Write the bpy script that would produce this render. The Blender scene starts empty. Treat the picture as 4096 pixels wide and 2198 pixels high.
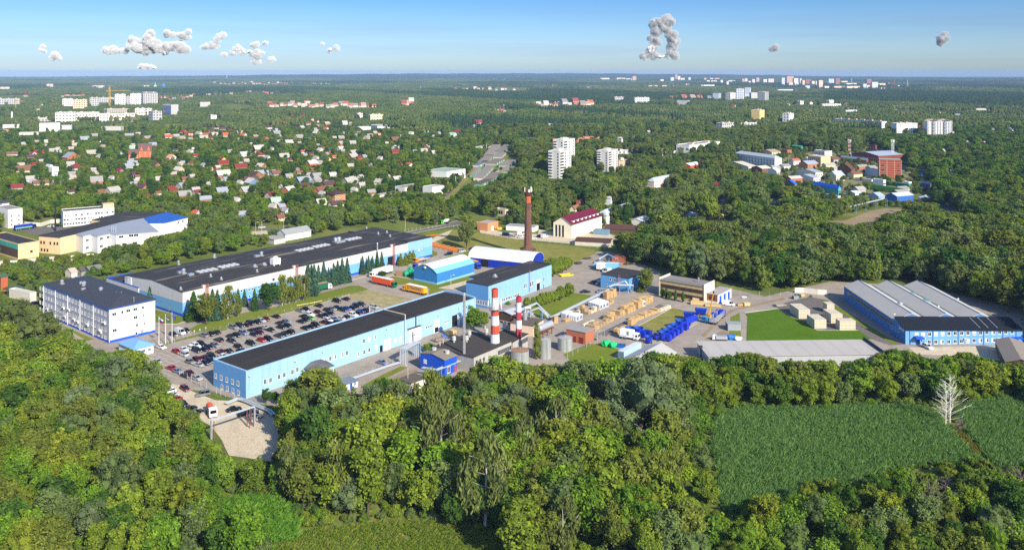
import bpy,math,random
import numpy as np
from mathutils import Vector,Matrix
HAZE=5.5e-5
rad=math.radians
rnd=random.Random(7)
SC=bpy.context.scene
COL=SC.collection

# ---------------------------------------------------------------- survey of the site (photo points -> ground points)
F,CH,YH=3450.0,105.0,282.0
_s=800/2211
CR={'a':(0,1000,_s),'b':(600,1000,_s),'c':(1400,850,_s),'d':(1400,1150,_s),'e':(2100,950,_s),'f':(2600,1000,_s),
      'g':(3250,1000,846/2338),'h':(500,1350,_s),'i':(0,250,_s),'j':(800,250,_s),'k':(1600,250,_s),'l':(2400,250,_s),
      'm':(3200,250,896/2477),'n':(0,600,_s),'o':(800,600,_s),'p':(2000,650,_s),'q':(2800,500,1000/2576),
      'r':(1600,500,800/2457),'s':(0,1400,1400/2425),'t':(1200,1400,1400/2425),'u':(2600,1400,1496/1512),'v':(3500,700,596/967),'P':(0,0,1)}
def px(s):
    if not isinstance(s,str):return s
    o=CR[s[0]];x,y=map(float,s[1:].split(','));return o[0]+x*o[2],o[1]+y*o[2]
def G(s,z=0.0):
    if isinstance(s,Vector):return s.copy()
    x,y=px(s);k=(CH-z)/(y-YH);return Vector((k*(x-2048),k*F,z))
def pr(p):
    k=F/p[1];return 2048+p[0]*k,YH+(CH-p[2])*k
def ppm(s):return(px(s)[1]-YH)/CH
def hgt(b,t):return(px(b)[1]-px(t)[1])/ppm(b)

# ---------------------------------------------------------------- materials
def L(r,g,b,k=1.0):
    f=lambda c:(c/255/12.92 if c/255<=.04045 else((c/255+.055)/1.055)**2.4)
    return tuple(min(1,f(c)*k)for c in(r,g,b))
MATS={}
def newmat(key):
    m=bpy.data.materials.new(key);m.use_nodes=True;nt=m.node_tree;nt.nodes.clear()
    out=nt.nodes.new('ShaderNodeOutputMaterial');MATS[key]=m
    return m,nt,out
def N(nt,t,**kw):
    n=nt.nodes.new(t)
    for k,v in kw.items():setattr(n,k,v)
    return n
def mth(nt,op,a,b=None,c=None):
    n=N(nt,'ShaderNodeMath',operation=op)
    for i,v in enumerate((a,b,c)):
        if v is None:continue
        if isinstance(v,(int,float)):n.inputs[i].default_value=v
        else:nt.links.new(v,n.inputs[i])
    return n.outputs[0]
def mixc(nt,fac,a,b,bt='MIX'):
    n=N(nt,'ShaderNodeMix',data_type='RGBA',blend_type=bt)
    for i,v in((0,fac),(6,a),(7,b)):
        if isinstance(v,(int,float)):n.inputs[i].default_value=v
        elif isinstance(v,tuple):n.inputs[i].default_value=(*v[:3],1)
        else:nt.links.new(v,n.inputs[i])
    return n.outputs[2]
def noise(nt,vec,scale,detail=4,rough=.6):
    n=N(nt,'ShaderNodeTexNoise');n.inputs['Scale'].default_value=scale;n.inputs['Detail'].default_value=detail
    n.inputs['Roughness'].default_value=rough;nt.links.new(vec,n.inputs['Vector']);return n.outputs[0]
def ramp(nt,fac,stops):
    n=N(nt,'ShaderNodeValToRGB');el=n.color_ramp.elements
    while len(el)<len(stops):el.new(.5)
    for e,(p,c)in zip(el,stops):e.position=p;e.color=(*(c if isinstance(c,tuple)else(c,c,c)),1)
    nt.links.new(fac,n.inputs[0]);return n.outputs[0]
def M(key,rgb,rough=.85,var=.18,scale=.35,stripe=None,stripeamt=.25,axis='h',metal=0,spec=.3,grid=None,patch=None,fine=0,streak=0):
    """painted / rendered / sheet surface: colour, blotchy wear, optional ribs (stripe = spacing), window pattern, worn patches"""
    if key in MATS:return MATS[key]
    m,nt,out=newmat(key);col=L(*rgb)
    tc=N(nt,'ShaderNodeTexCoord');ob=tc.outputs['Object']
    n1=noise(nt,ob,scale,5)
    c=mixc(nt,n1,tuple(v*(1-var)for v in col),tuple(min(1,v*(1+var))for v in col))
    if fine:c=mixc(nt,mth(nt,'MULTIPLY',noise(nt,ob,9,3,.7),fine),c,tuple(v*.35 for v in col))
    sep=N(nt,'ShaderNodeSeparateXYZ');nt.links.new(ob,sep.inputs[0]);X,Y,Z=sep.outputs
    if streak:# rain streaks running down a wall
        mp=N(nt,'ShaderNodeMapping');mp.inputs['Scale'].default_value=(1.4,1.4,.06);nt.links.new(ob,mp.inputs[0])
        st=ramp(nt,noise(nt,mp.outputs[0],1,4),[(.45,0.0),(.75,1.0)])
        c=mixc(nt,mth(nt,'MULTIPLY',st,streak),c,tuple(v*.5 for v in col))
    if stripe:
        h={'h':mth(nt,'ADD',X,Y),'x':X,'y':Y,'z':Z}[axis]
        s=mth(nt,'FRACT',mth(nt,'DIVIDE',h,stripe));s=mth(nt,'LESS_THAN',s,.22)
        c=mixc(nt,mth(nt,'MULTIPLY',s,stripeamt),c,tuple(v*.25 for v in col))
    if patch:# pale or dark worn patches stretched along x
        mp=N(nt,'ShaderNodeMapping');mp.inputs['Scale'].default_value=patch[1];nt.links.new(ob,mp.inputs[0])
        pf=ramp(nt,noise(nt,mp.outputs[0],1,6,.65),[(patch[2],0.0),(patch[2]+.1,1.0)])
        c=mixc(nt,mth(nt,'MULTIPLY',pf,patch[3]),c,L(*patch[0]))
    if grid:# window openings of a far facade: (dx, dz, width share, height share, colour, z start)
        dx,dz,wx,wz,gc=grid[:5]
        u=mth(nt,'FRACT',mth(nt,'DIVIDE',mth(nt,'ADD',X,Y),dx));v=mth(nt,'FRACT',mth(nt,'DIVIDE',Z,dz))
        a=mth(nt,'MULTIPLY',mth(nt,'GREATER_THAN',u,.5-wx/2),mth(nt,'LESS_THAN',u,.5+wx/2))
        b=mth(nt,'MULTIPLY',mth(nt,'GREATER_THAN',v,.32),mth(nt,'LESS_THAN',v,.32+wz))
        ab=mth(nt,'MULTIPLY',mth(nt,'MULTIPLY',a,b),.85)
        c=mixc(nt,ab,c,L(*gc))
    bs=N(nt,'ShaderNodeBsdfPrincipled');nt.links.new(c,bs.inputs['Base Color'])
    bs.inputs['Roughness'].default_value=rough;bs.inputs['Metallic'].default_value=metal;bs.inputs['Specular IOR Level'].default_value=spec
    nt.links.new(bs.outputs[0],out.inputs[0]);return m
def ground_mat(key,c1,c2,c3,s1=.02,s2=.3,s3=2.5,k=.5):
    """soil and grass: large patches, clumps and fine grain"""
    if key in MATS:return MATS[key]
    m,nt,out=newmat(key);ge=N(nt,'ShaderNodeNewGeometry').outputs['Position']
    a=ramp(nt,noise(nt,ge,s1,5),[(.35,L(*c1)),(.62,L(*c2))])
    b=ramp(nt,noise(nt,ge,s2,6,.65),[(.42,0.0),(.72,1.0)])
    c=mixc(nt,mth(nt,'MULTIPLY',b,k),a,L(*c3))
    d=ramp(nt,noise(nt,ge,s3,3,.7),[(.3,.62),(.7,1.3)])
    c=mixc(nt,1.0,c,d,'MULTIPLY')
    bs=N(nt,'ShaderNodeBsdfDiffuse');nt.links.new(c,bs.inputs[0]);nt.links.new(bs.outputs[0],out.inputs[0]);return m
def leaf_mat(key,palette=None,transl=.3):
    """foliage: the tree's own colour (object colour, or one of the palette for a wood), every leaf clump a little different"""
    if key in MATS:return MATS[key]
    m,nt,out=newmat(key);oi=N(nt,'ShaderNodeObjectInfo')
    base=oi.outputs['Color']
    if palette:base=ramp(nt,oi.outputs['Random'],[((i+.5)/len(palette),L(*c))for i,c in enumerate(palette)])
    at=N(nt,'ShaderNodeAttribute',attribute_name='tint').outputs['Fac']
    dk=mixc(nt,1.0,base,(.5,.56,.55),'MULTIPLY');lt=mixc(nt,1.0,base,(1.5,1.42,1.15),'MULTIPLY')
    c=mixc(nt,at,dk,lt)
    d=N(nt,'ShaderNodeBsdfDiffuse');t=N(nt,'ShaderNodeBsdfTranslucent');mx=N(nt,'ShaderNodeMixShader');mx.inputs[0].default_value=transl
    nt.links.new(c,d.inputs[0]);nt.links.new(mixc(nt,1.0,c,(1.2,1.15,.5),'MULTIPLY'),t.inputs[0])
    nt.links.new(d.outputs[0],mx.inputs[1]);nt.links.new(t.outputs[0],mx.inputs[2]);nt.links.new(mx.outputs[0],out.inputs[0]);return m

# ---------------------------------------------------------------- mesh builder
class MB:
    def __init__(s):s.v=[];s.f=[];s.m=[]
    def add(s,vs,fs,m=0):
        n=len(s.v);s.v+=[tuple(p)for p in vs];s.f+=[tuple(i+n for i in f)for f in fs];s.m+=[m]*len(fs)
    def poly(s,pts,m=0):s.add(pts,[tuple(range(len(pts)))],m)
    def box(s,x0,x1,y0,y1,z0,z1,m=0,mt=None,bottom=True):
        vs=[(x0,y0,z0),(x1,y0,z0),(x1,y1,z0),(x0,y1,z0),(x0,y0,z1),(x1,y0,z1),(x1,y1,z1),(x0,y1,z1)]
        s.add(vs,[(0,1,5,4),(1,2,6,5),(2,3,7,6),(3,0,4,7)],m)
        s.add(vs,[(4,5,6,7)],m if mt is None else mt)
        if bottom:s.add(vs,[(3,2,1,0)],m)
    def obox(s,c,sx,sy,sz,a,m=0,mt=None):# box standing at c, turned by a
        b=MB();b.box(-sx/2,sx/2,-sy/2,sy/2,0,sz,m,mt);ca,sa=math.cos(a),math.sin(a)
        n=len(s.v);s.v+=[(c[0]+x*ca-y*sa,c[1]+x*sa+y*ca,c[2]+z)for x,y,z in b.v]
        s.f+=[tuple(i+n for i in f)for f in b.f];s.m+=b.m
    def extr(s,prof,a0,a1,m=0,cap=None,axis='x'):# profile of (u, z) pushed along x (or y)
        n=len(prof);mk=(lambda t,u,z:(t,u,z))if axis=='x' else(lambda t,u,z:(u,t,z))
        vs=[mk(a0,u,z)for u,z in prof]+[mk(a1,u,z)for u,z in prof]
        s.add(vs,[(i,(i+1)%n,n+(i+1)%n,n+i)for i in range(n)],m)
        s.add(vs,[tuple(range(n-1,-1,-1)),tuple(range(n,2*n))],m if cap is None else cap)
    def cyl(s,x,y,z0,z1,r0,r1=None,n=10,m=0,cap=True,mc=None):
        r1=r0 if r1 is None else r1
        cs=[(math.cos(2*math.pi*i/n),math.sin(2*math.pi*i/n))for i in range(n)]
        vs=[(x+c*r0,y+q*r0,z0)for c,q in cs]+[(x+c*r1,y+q*r1,z1)for c,q in cs]
        s.add(vs,[(i,(i+1)%n,n+(i+1)%n,n+i)for i in range(n)],m)
        if cap:s.add(vs,[tuple(range(n,2*n))],m if mc is None else mc)
    def tube(s,p,q,r,r2=None,n=6,m=0):
        p,q=Vector(p),Vector(q);d=q-p
        if d.length<1e-6:return
        r2=r if r2 is None else r2;z=d.normalized();x=z.orthogonal().normalized();y=z.cross(x)
        vs=[p+(x*math.cos(2*math.pi*i/n)+y*math.sin(2*math.pi*i/n))*r for i in range(n)]
        vs+=[q+(x*math.cos(2*math.pi*i/n)+y*math.sin(2*math.pi*i/n))*r2 for i in range(n)]
        s.add(vs,[(i,(i+1)%n,n+(i+1)%n,n+i)for i in range(n)]+[tuple(range(n-1,-1,-1)),tuple(range(n,2*n))],m)
    def path(s,pts,r,n=6,m=0):
        for a,b in zip(pts,pts[1:]):s.tube(a,b,r,n=n,m=m)
    def mesh(s,name,mats,smooth=False):
        me=bpy.data.meshes.new(name);me.from_pydata(s.v,[],s.f)
        for k in(mats if isinstance(mats,(list,tuple))else[mats]):me.materials.append(k)
        if len(me.materials)>1:me.polygons.foreach_set('material_index',s.m)
        if smooth:me.polygons.foreach_set('use_smooth',[True]*len(s.f))
        return me
    def build(s,name,mats,parent=None,smooth=False):return put(name,s.mesh(name,mats,smooth),parent)
def put(name,me,parent=None,loc=None,rz=0.0,sc=None):
    o=bpy.data.objects.new(name,me);COL.objects.link(o)
    if parent:o.parent=parent
    if loc is not None:o.location=loc
    if rz:o.rotation_euler=(0,0,rz)
    if sc:o.scale=sc if isinstance(sc,tuple)else(sc,)*3
    return o
THINGS=[]
def tag(o,label,cat,group=None):
    o['label']=label;o['category']=cat
    if group:o['group']=group
    THINGS.append(o);return o
def thing(name,label,cat,loc=(0,0,0),rz=0.0,group=None):
    o=bpy.data.objects.new(name,None);COL.objects.link(o);o.location=loc;o.rotation_euler=(0,0,rz);o.empty_display_size=.5
    return tag(o,label,cat,group)
def structure(o,kind='structure',label=None):
    o['kind']=kind
    if label:o['label']=label
    return o
def dup(root,loc,rz,label,group=None):
    r=root.copy();COL.objects.link(r);r.location=loc;r.rotation_euler=(0,0,rz)
    tag(r,label,root['category'],group or root.get('group'))
    for ch in root.children:
        c=ch.copy();COL.objects.link(c);c.parent=r
        for g in ch.children:
            d=g.copy();COL.objects.link(d);d.parent=c
    return r

# ---------------------------------------------------------------- windows, buildings
FOOT=[]# footprints (origin, ex, ey, W, D) trees keep out of
GUARD=[]# (x0, x1, y0, y1, distance) picture boxes of facades that nearer wood should leave open
WMESH={}
def win_mesh(w,h,style='white'):
    k=(round(w,2),round(h,2),style)
    if k in WMESH:return WMESH[k]
    fr={'white':M('window_frame_white',(235,236,235),.5,.05),'brown':M('window_frame_brown',(92,62,48),.7),'grey':M('window_frame_grey',(150,150,148),.6),
          'dark':M('window_frame_dark',(40,42,46),.6)}[style.split('_')[0]]
    gl=M('window_glass',(28,36,46),.12,.5,1.7,spec=.6);bl=M('window_blind',(205,203,196),.8,.1)
    b=MB();t=.11 if w>.9 else .08;p=.06
    b.box(-w/2,w/2,-p,.02,-h/2,-h/2+t);b.box(-w/2,w/2,-p,.02,h/2-t,h/2)
    b.box(-w/2,-w/2+t,-p,.02,-h/2+t,h/2-t);b.box(w/2-t,w/2,-p,.02,-h/2+t,h/2-t)
    if w>1.0:b.box(-t*.35,t*.35,-p,.02,-h/2+t,h/2-t)
    y=-.025;a,c,e,g=-w/2+t,w/2-t,-h/2+t,h/2-t
    if 'blind' in style:
        s_=h*.15;b.poly([(a,y,e),(c,y,e),(c,y,e+s_),(a,y,e+s_)],1);b.poly([(a,y,e+s_),(c,y,e+s_),(c,y,g),(a,y,g)],2)
    elif 'half' in style:
        b.poly([(a,y,e),(0,y,e),(0,y,g),(a,y,g)],2);b.poly([(0,y,e),(c,y,e),(c,y,g),(0,y,g)],1)
    else:b.poly([(a,y,e),(c,y,e),(c,y,g),(a,y,g)],1)
    b.box(-w/2-.06,w/2+.06,-.14,.02,-h/2-.06,-h/2-.003)
    WMESH[k]=b.mesh('window',[fr,gl,bl]);return WMESH[k]
class Bld:
    """a building with its near corner at B; x runs along the facade B->R, y back along B->L, z up"""
    def __init__(s,name,label,cat,B,R=None,L=None,T=None,h=None,W=None,D=None,ang=None,zB=0,zR=0,zL=0,group=None,guard=.0):
        b=G(B,zB);b.z=0
        s.h=h if h is not None else hgt(B,T)
        if R is not None:
            r=G(R,s.h if zR=='h' else zR);e=Vector((r.x-b.x,r.y-b.y,0))
            a=math.atan2(e.y,e.x)if ang is None else rad(ang);s.W=W or e.dot(Vector((math.cos(a),math.sin(a),0)))
        else:a=rad(ang);s.W=W
        s.ex=Vector((math.cos(a),math.sin(a),0));s.ey=Vector((-s.ex.y,s.ex.x,0));s.a=a;s.o=b
        if L is not None and D is None:
            l=G(L,s.h if zL=='h' else zL);s.D=(Vector((l.x,l.y,0))-b).dot(s.ey)
        else:s.D=D
        s.root=thing(name,label,cat,b,a,group)
        FOOT.append((b,s.ex,s.ey,s.W,s.D));
        pts=[pr(b+s.ex*u+s.ey*v+Vector((0,0,z)))for u in(0,s.W)for v in(0,s.D)for z in(0,s.h)]
        xs=[p[0]for p in pts];ys=[p[1]for p in pts]
        GUARD.append((min(xs),max(xs),min(ys),max(ys)-guard*(max(ys)-min(ys)),b.y))
    def mb(s,name,mb,mats,smooth=False):return mb.build(name,mats,s.root,smooth)
    def face(s,f,p):
        """where the sight line through picture point p meets facade f: (along, up)"""
        x,y=px(p);d=Vector(((x-2048)/F,1,-(y-YH)/F))
        o=s.o+{'F':Vector(),'S':Vector(),'E':s.ex*s.W,'K':s.ey*s.D}[f];n={'F':s.ey,'S':s.ex,'E':s.ex,'K':s.ey}[f]
        q=Vector((0,0,CH))+d*((o.dot(n)-CH*0)/d.dot(n))-s.o
        return(q.dot(s.ex)if f in 'FK' else q.dot(s.ey)),q.z
    def walls(s,bands,mats,name='wall'):
        """bands: [(z0, z1, material index)]"""
        b=MB()
        for z0,z1,m in bands:b.box(0,s.W,0,s.D,z0,z1,m,bottom=False)
        return s.mb(name,b,mats)
    def at(s,f,u,z,me,name='window',off=0.0):
        loc={'F':(u,-off,z),'S':(-off,u,z),'E':(s.W+off,u,z),'K':(u,s.D+off,z)}[f]
        return put(name,me,s.root,loc,{'F':0.0,'S':-math.pi/2,'E':math.pi/2,'K':math.pi}[f])
    def win(s,f,pts,w,h,style='white',name='window',z=None):
        for p in pts:
            u,zz=s.face(f,p);s.at(f,u,zz if z is None else z,win_mesh(w,h,style if style!='mix' else rnd.choice(['white','white','white_half','white_blind'])),name)
    def wgrid(s,f,u0,u1,n,zs,w,h,style='white'):
        for z in zs:
            for i in range(n):
                st=style if style!='mix' else rnd.choice(['white','white','white_half','white_blind'])
                s.at(f,u0+(u1-u0)*(i/max(1,n-1)),z,win_mesh(w,h,st))
    def door(s,f,u,w,h,mat,name='door',z0=0.0,off=.05,t=.1):
        b=MB();b.box(-w/2,w/2,-off,t,0,h);o=s.at(f,u,z0,b.mesh(name,mat),name);return o
    def flat(s,mat,par=.35,pmat=None,t=.25,over=0.0,name='roof'):
        b=MB();b.box(-over,s.W+over,-over,s.D+over,s.h,s.h+.12);o=s.mb(name,b,mat)
        if par:
            q=MB();W,D,h=s.W,s.D,s.h+.122;e=over+.04
            q.box(-e,W+e,-e,t,h,h+par);q.box(-e,W+e,D-t,D+e,h,h+par);q.box(-e,t,t,D-t,h,h+par);q.box(W-t,W+e,t,D-t,h,h+par)
            s.mb('parapet',q,pmat or mat)
        return o
    def gable(s,mat,wmat,rise,along='x',over=.4,name='roof',t=.18,skew=.5):
        W,D,h=s.W,s.D,s.h;w=D if along=='x' else W;l=W if along=='x' else D;p=w*skew
        g=MB()
        tri=[(0,h),(w,h),(p,h+rise)]
        g.extr(tri,.002,l-.002,0,axis=along);s.mb('gable_wall',g,wmat)
        k1=rise/p;k2=rise/(w-p);b=MB()
        prof=[(-over,h-over*k1+.03),(p,h+rise+.03),(w+over,h-over*k2+.03),(w+over,h-over*k2+.03+t),(p,h+rise+.03+t),(-over,h-over*k1+.03+t)]
        b.extr(prof,-over,l+over,0,axis=along);return s.mb(name,b,mat)
    def hip(s,mat,rise,over=.5,inset=None,name='roof',fascia=None):
        W,D,h=s.W+over,s.D+over,s.h;x0=y0=-over;i=inset if inset is not None else(min(W,D)+over)/2
        b=MB();z=h+.02
        if W>=D:a,c=(x0+i,(D+y0)/2,z+rise),(W-i,(D+y0)/2,z+rise)
        else:a,c=((W+x0)/2,y0+i,z+rise),((W+x0)/2,D-i,z+rise)
        e=[(x0,y0,z+.25),(W,y0,z+.25),(W,D,z+.25),(x0,D,z+.25)];lo=[(x,y,z)for x,y,_ in e]
        if W>=D:b.add(e+[a,c],[(0,1,5,4),(1,2,5),(2,3,4,5),(3,0,4)])
        else:b.add(e+[a,c],[(0,1,4),(1,2,5,4),(2,3,5),(3,0,4,5)])
        b.add(lo+e,[(0,1,5,4),(1,2,6,5),(2,3,7,6),(3,0,4,7),(3,2,1,0)],1 if fascia else 0)
        return s.mb(name,b,[mat,fascia]if fascia else mat)
    def P(s,x,y,z):return s.o+s.ex*x+s.ey*y+Vector((0,0,z))
    def top(s,p,z=None):
        """local (x, y) of the roof point seen at picture point p"""
        q=G(p,s.h if z is None else z)-s.o;return q.dot(s.ex),q.dot(s.ey)
def uniq():
    by={}
    for o in THINGS:by.setdefault(o['label'].lower(),[]).append(o)
    ones='zero one two three four five six seven eight nine ten eleven twelve thirteen fourteen fifteen sixteen seventeen eighteen nineteen twenty'.split()
    ords='none first second third fourth fifth sixth seventh eighth ninth tenth eleventh twelfth thirteenth fourteenth fifteenth sixteenth seventeenth eighteenth nineteenth twentieth'.split()
    w=lambda n,t:t[n]if n<=20 else str(n)+('' if t is ones else 'th')
    for lab,os_ in by.items():
        if len(os_)<2:continue
        os_.sort(key=lambda o:pr(o.location)[0])
        for i,o in enumerate(os_):
            n=len(os_)
            o['label']+=', leftmost' if i==0 and n>2 else ', rightmost' if i==n-1 and n>2 else(', left one' if i==0 else ', right one')if n==2 else f', {w(i + 1, ords)} from left'
# ---------------------------------------------------------------- camera, sky, sun
cam=bpy.data.cameras.new('camera');co=bpy.data.objects.new('camera',cam);COL.objects.link(co);SC.camera=co
co.location=(0,0,CH);co.rotation_euler=(math.pi/2,0,0)
cam.sensor_width=36;cam.lens=36*F/4096;cam.shift_y=-(1099-YH)/4096;cam.clip_start=1;cam.clip_end=60000
SUN=Vector((.57,-.82,0)).normalized();EL=rad(31.5)
wd=bpy.data.worlds.new('World');SC.world=wd;wd.use_nodes=True;nt=wd.node_tree;nt.nodes.clear()
sky=nt.nodes.new('ShaderNodeTexSky');sky.sky_type='NISHITA';sky.sun_disc=False;sky.sun_elevation=EL
sky.sun_rotation=math.atan2(SUN.x,SUN.y);sky.altitude=100;sky.air_density=1.0;sky.dust_density=.6;sky.ozone_density=2.2
bg=nt.nodes.new('ShaderNodeBackground');bg.inputs[1].default_value=.14
wo=nt.nodes.new('ShaderNodeOutputWorld')
# thin stretched veils of high cloud in the sky itself
tc=nt.nodes.new('ShaderNodeTexCoord');mp=nt.nodes.new('ShaderNodeMapping');mp.inputs['Scale'].default_value=(2.2,2.2,46)
nt.links.new(tc.outputs['Generated'],mp.inputs[0])
v=ramp(nt,noise(nt,mp.outputs[0],1.3,6,.6),[(.42,0.0),(.72,.75)])
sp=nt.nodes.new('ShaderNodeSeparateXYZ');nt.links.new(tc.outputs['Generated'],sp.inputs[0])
lowband=mth(nt,'MULTIPLY',ramp(nt,sp.outputs[2],[(.004,0.0),(.02,1.0)]),ramp(nt,sp.outputs[2],[(.05,1.0),(.075,.15)]))
hs=nt.nodes.new('ShaderNodeHueSaturation');hs.inputs['Saturation'].default_value=.55;hs.inputs['Value'].default_value=.84
nt.links.new(sky.outputs[0],hs.inputs['Color'])
c=mixc(nt,mth(nt,'MULTIPLY',v,lowband),sky.outputs[0],hs.outputs[0])
c=mixc(nt,1.0,c,ramp(nt,sp.outputs[2],[(.0,(.43,.56,.80)),(.03,(.34,.48,.74)),(.08,(.20,.35,.60)),(.28,(.62,.7,.86))]),'MULTIPLY')  # sky tint by elevation, brightened above the view to add fill light
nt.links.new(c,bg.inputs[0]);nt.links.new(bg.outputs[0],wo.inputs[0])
sl=bpy.data.lights.new('sun','SUN');sl.energy=4.4;sl.angle=rad(.5);sl.color=(1,.925,.79)
so=bpy.data.objects.new('sun',sl);COL.objects.link(so)
so.rotation_euler=Vector((SUN.x*math.cos(EL),SUN.y*math.cos(EL),math.sin(EL))).to_track_quat('Z','Y').to_euler()
SC.view_settings.view_transform='Standard';SC.view_settings.look='None';SC.view_settings.exposure=.7;SC.view_settings.gamma=1
SC.cycles.max_bounces=5;SC.cycles.diffuse_bounces=2;SC.cycles.glossy_bounces=2;SC.cycles.transmission_bounces=2;SC.cycles.volume_bounces=0
SC.cycles.caustics_reflective=False;SC.cycles.caustics_refractive=False;SC.cycles.use_denoising=False
SC.cycles.sample_clamp_indirect=4;SC.cycles.transparent_max_bounces=12

# ---------------------------------------------------------------- ground, hills, air
GRASS=ground_mat('meadow',(70,92,36),(98,112,48),(88,84,50),.015,.25,1.6)
def sheet(name,pts,z,mat,label=None,zpx=0.0):
    b=MB();ps=[G(p,zpx)if isinstance(p,str)or len(p)==2 else Vector(p)for p in pts]
    b.poly([(p.x,p.y,z)for p in ps]);o=b.build(name,mat);structure(o,'structure',label)
    me=o.data
    if me.polygons[0].normal.z<0:me.flip_normals()
    return o
# far ground: forest floor seen between the crowns
m,nt,out=newmat('forest_floor');ge=N(nt,'ShaderNodeNewGeometry').outputs['Position']
a=ramp(nt,noise(nt,ge,.02,6,.7),[(.3,L(74,88,42)),(.5,L(106,118,56)),(.7,L(136,134,78))])
c=mixc(nt,1.0,a,ramp(nt,noise(nt,ge,.7,4,.7),[(.3,.6),(.7,1.3)]),'MULTIPLY')
bs=N(nt,'ShaderNodeBsdfDiffuse');nt.links.new(c,bs.inputs[0]);nt.links.new(bs.outputs[0],out.inputs[0])
b=MB();xs=[-9500,-4000,-1500,-400,400,1500,4000,9500];ys=[-300,300,900,2000,4000,8000,14500]
vs=[(x,y,-.02)for y in ys for x in xs];nx=len(xs)
b.add(vs,[(j*nx+i,j*nx+i+1,(j+1)*nx+i+1,(j+1)*nx+i)for j in range(len(ys)-1)for i in range(nx-1)])
structure(b.build('ground',m),label='flat wooded plain reaching to the horizon')
# wooded rise along the horizon
m,nt,out=newmat('far_forest');ge=N(nt,'ShaderNodeNewGeometry').outputs['Position']
mp=N(nt,'ShaderNodeMapping');mp.inputs['Scale'].default_value=(.0022,.0022,.03);nt.links.new(ge,mp.inputs[0])
a=ramp(nt,noise(nt,mp.outputs[0],1,6,.65),[(.35,L(38,60,42)),(.55,L(58,78,46)),(.72,L(92,106,66))])
bs=N(nt,'ShaderNodeBsdfDiffuse');nt.links.new(a,bs.inputs[0]);nt.links.new(bs.outputs[0],out.inputs[0])
prof=[(-200,313),(150,311),(400,306),(800,303),(1200,298),(1700,294.5),(2300,293.5),(2800,297),(3100,300),(3300,306),(3500,308),(3700,313),(3850,316),(4096,318),(4300,318)]
def crest(x):
    for(x0,y0),(x1,y1)in zip(prof,prof[1:]):
        if x0<=x<=x1:t=(x-x0)/(x1-x0);t=t*t*(3-2*t);return y0+(y1-y0)*t
    return prof[-1][1]
b=MB();rows=[(9200,0),(10200,.25),(11300,.62),(12400,1.0),(13800,.7)];n=140;vs=[]
for Y,k in rows:
    for i in range(n+1):
        x=-200+4500*i/n;z=CH-(crest(x)-YH)*12400/F
        vs.append(((x-2048)/F*Y,Y,max(-.01,(max(z,0)+2.5*math.sin(x*.031)+1.5*math.sin(x*.117))*k)))
b.add(vs,[(j*(n+1)+i,j*(n+1)+i+1,(j+1)*(n+1)+i+1,(j+1)*(n+1)+i)for j in range(len(rows)-1)for i in range(n)])
structure(b.build('hills',m,smooth=True),label='blue wooded rise along the horizon')
m,nt,out=newmat('haze_air');pv=N(nt,'ShaderNodeVolumePrincipled');pv.inputs['Color'].default_value=(.4,.58,.92,1)
pv.inputs['Density'].default_value=HAZE;pv.inputs['Anisotropy'].default_value=-.15;nt.links.new(pv.outputs[0],out.inputs['Volume'])
b=MB();b.box(-9900,9900,-400,14900,-1.5,108);o=b.build('haze',m);o['kind']='stuff';o['label']='thin blue haze lying over the plain'

# ---------------------------------------------------------------- clouds (real heaps of vapour far behind the plain)
CLM,nt,out=newmat('cloud_white');bs=N(nt,'ShaderNodeBsdfDiffuse');bs.inputs[0].default_value=(.9,.9,.92,1)
tr=N(nt,'ShaderNodeBsdfTranslucent');tr.inputs[0].default_value=(.8,.84,.92,1);mx=N(nt,'ShaderNodeMixShader');mx.inputs[0].default_value=.15
nt.links.new(bs.outputs[0],mx.inputs[1]);nt.links.new(tr.outputs[0],mx.inputs[2]);nt.links.new(mx.outputs[0],out.inputs[0])
CLT={}
for tn,sz in(('c1',260),('c2',110),('c3',48)):CLT[tn]=bpy.data.textures.new(tn,'CLOUDS');CLT[tn].noise_scale=sz;CLT[tn].noise_depth=3
CLV,nt,out=newmat('cloud_vapour');pv=N(nt,'ShaderNodeVolumePrincipled');pv.inputs['Color'].default_value=(.97,.98,1,1);pv.inputs['Density'].default_value=.011;pv.inputs['Anisotropy'].default_value=-.42;nt.links.new(pv.outputs[0],out.inputs['Volume'])
def ico(sub):
    import bmesh
    bm=bmesh.new();bmesh.ops.create_icosphere(bm,subdivisions=sub,radius=1)
    v=[tuple(p.co)for p in bm.verts];f=[tuple(p.index for p in q.verts)for q in bm.faces];bm.free();return v,f
ICO1,ICO2,ICO3=ico(1),ico(2),ico(3)
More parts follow.
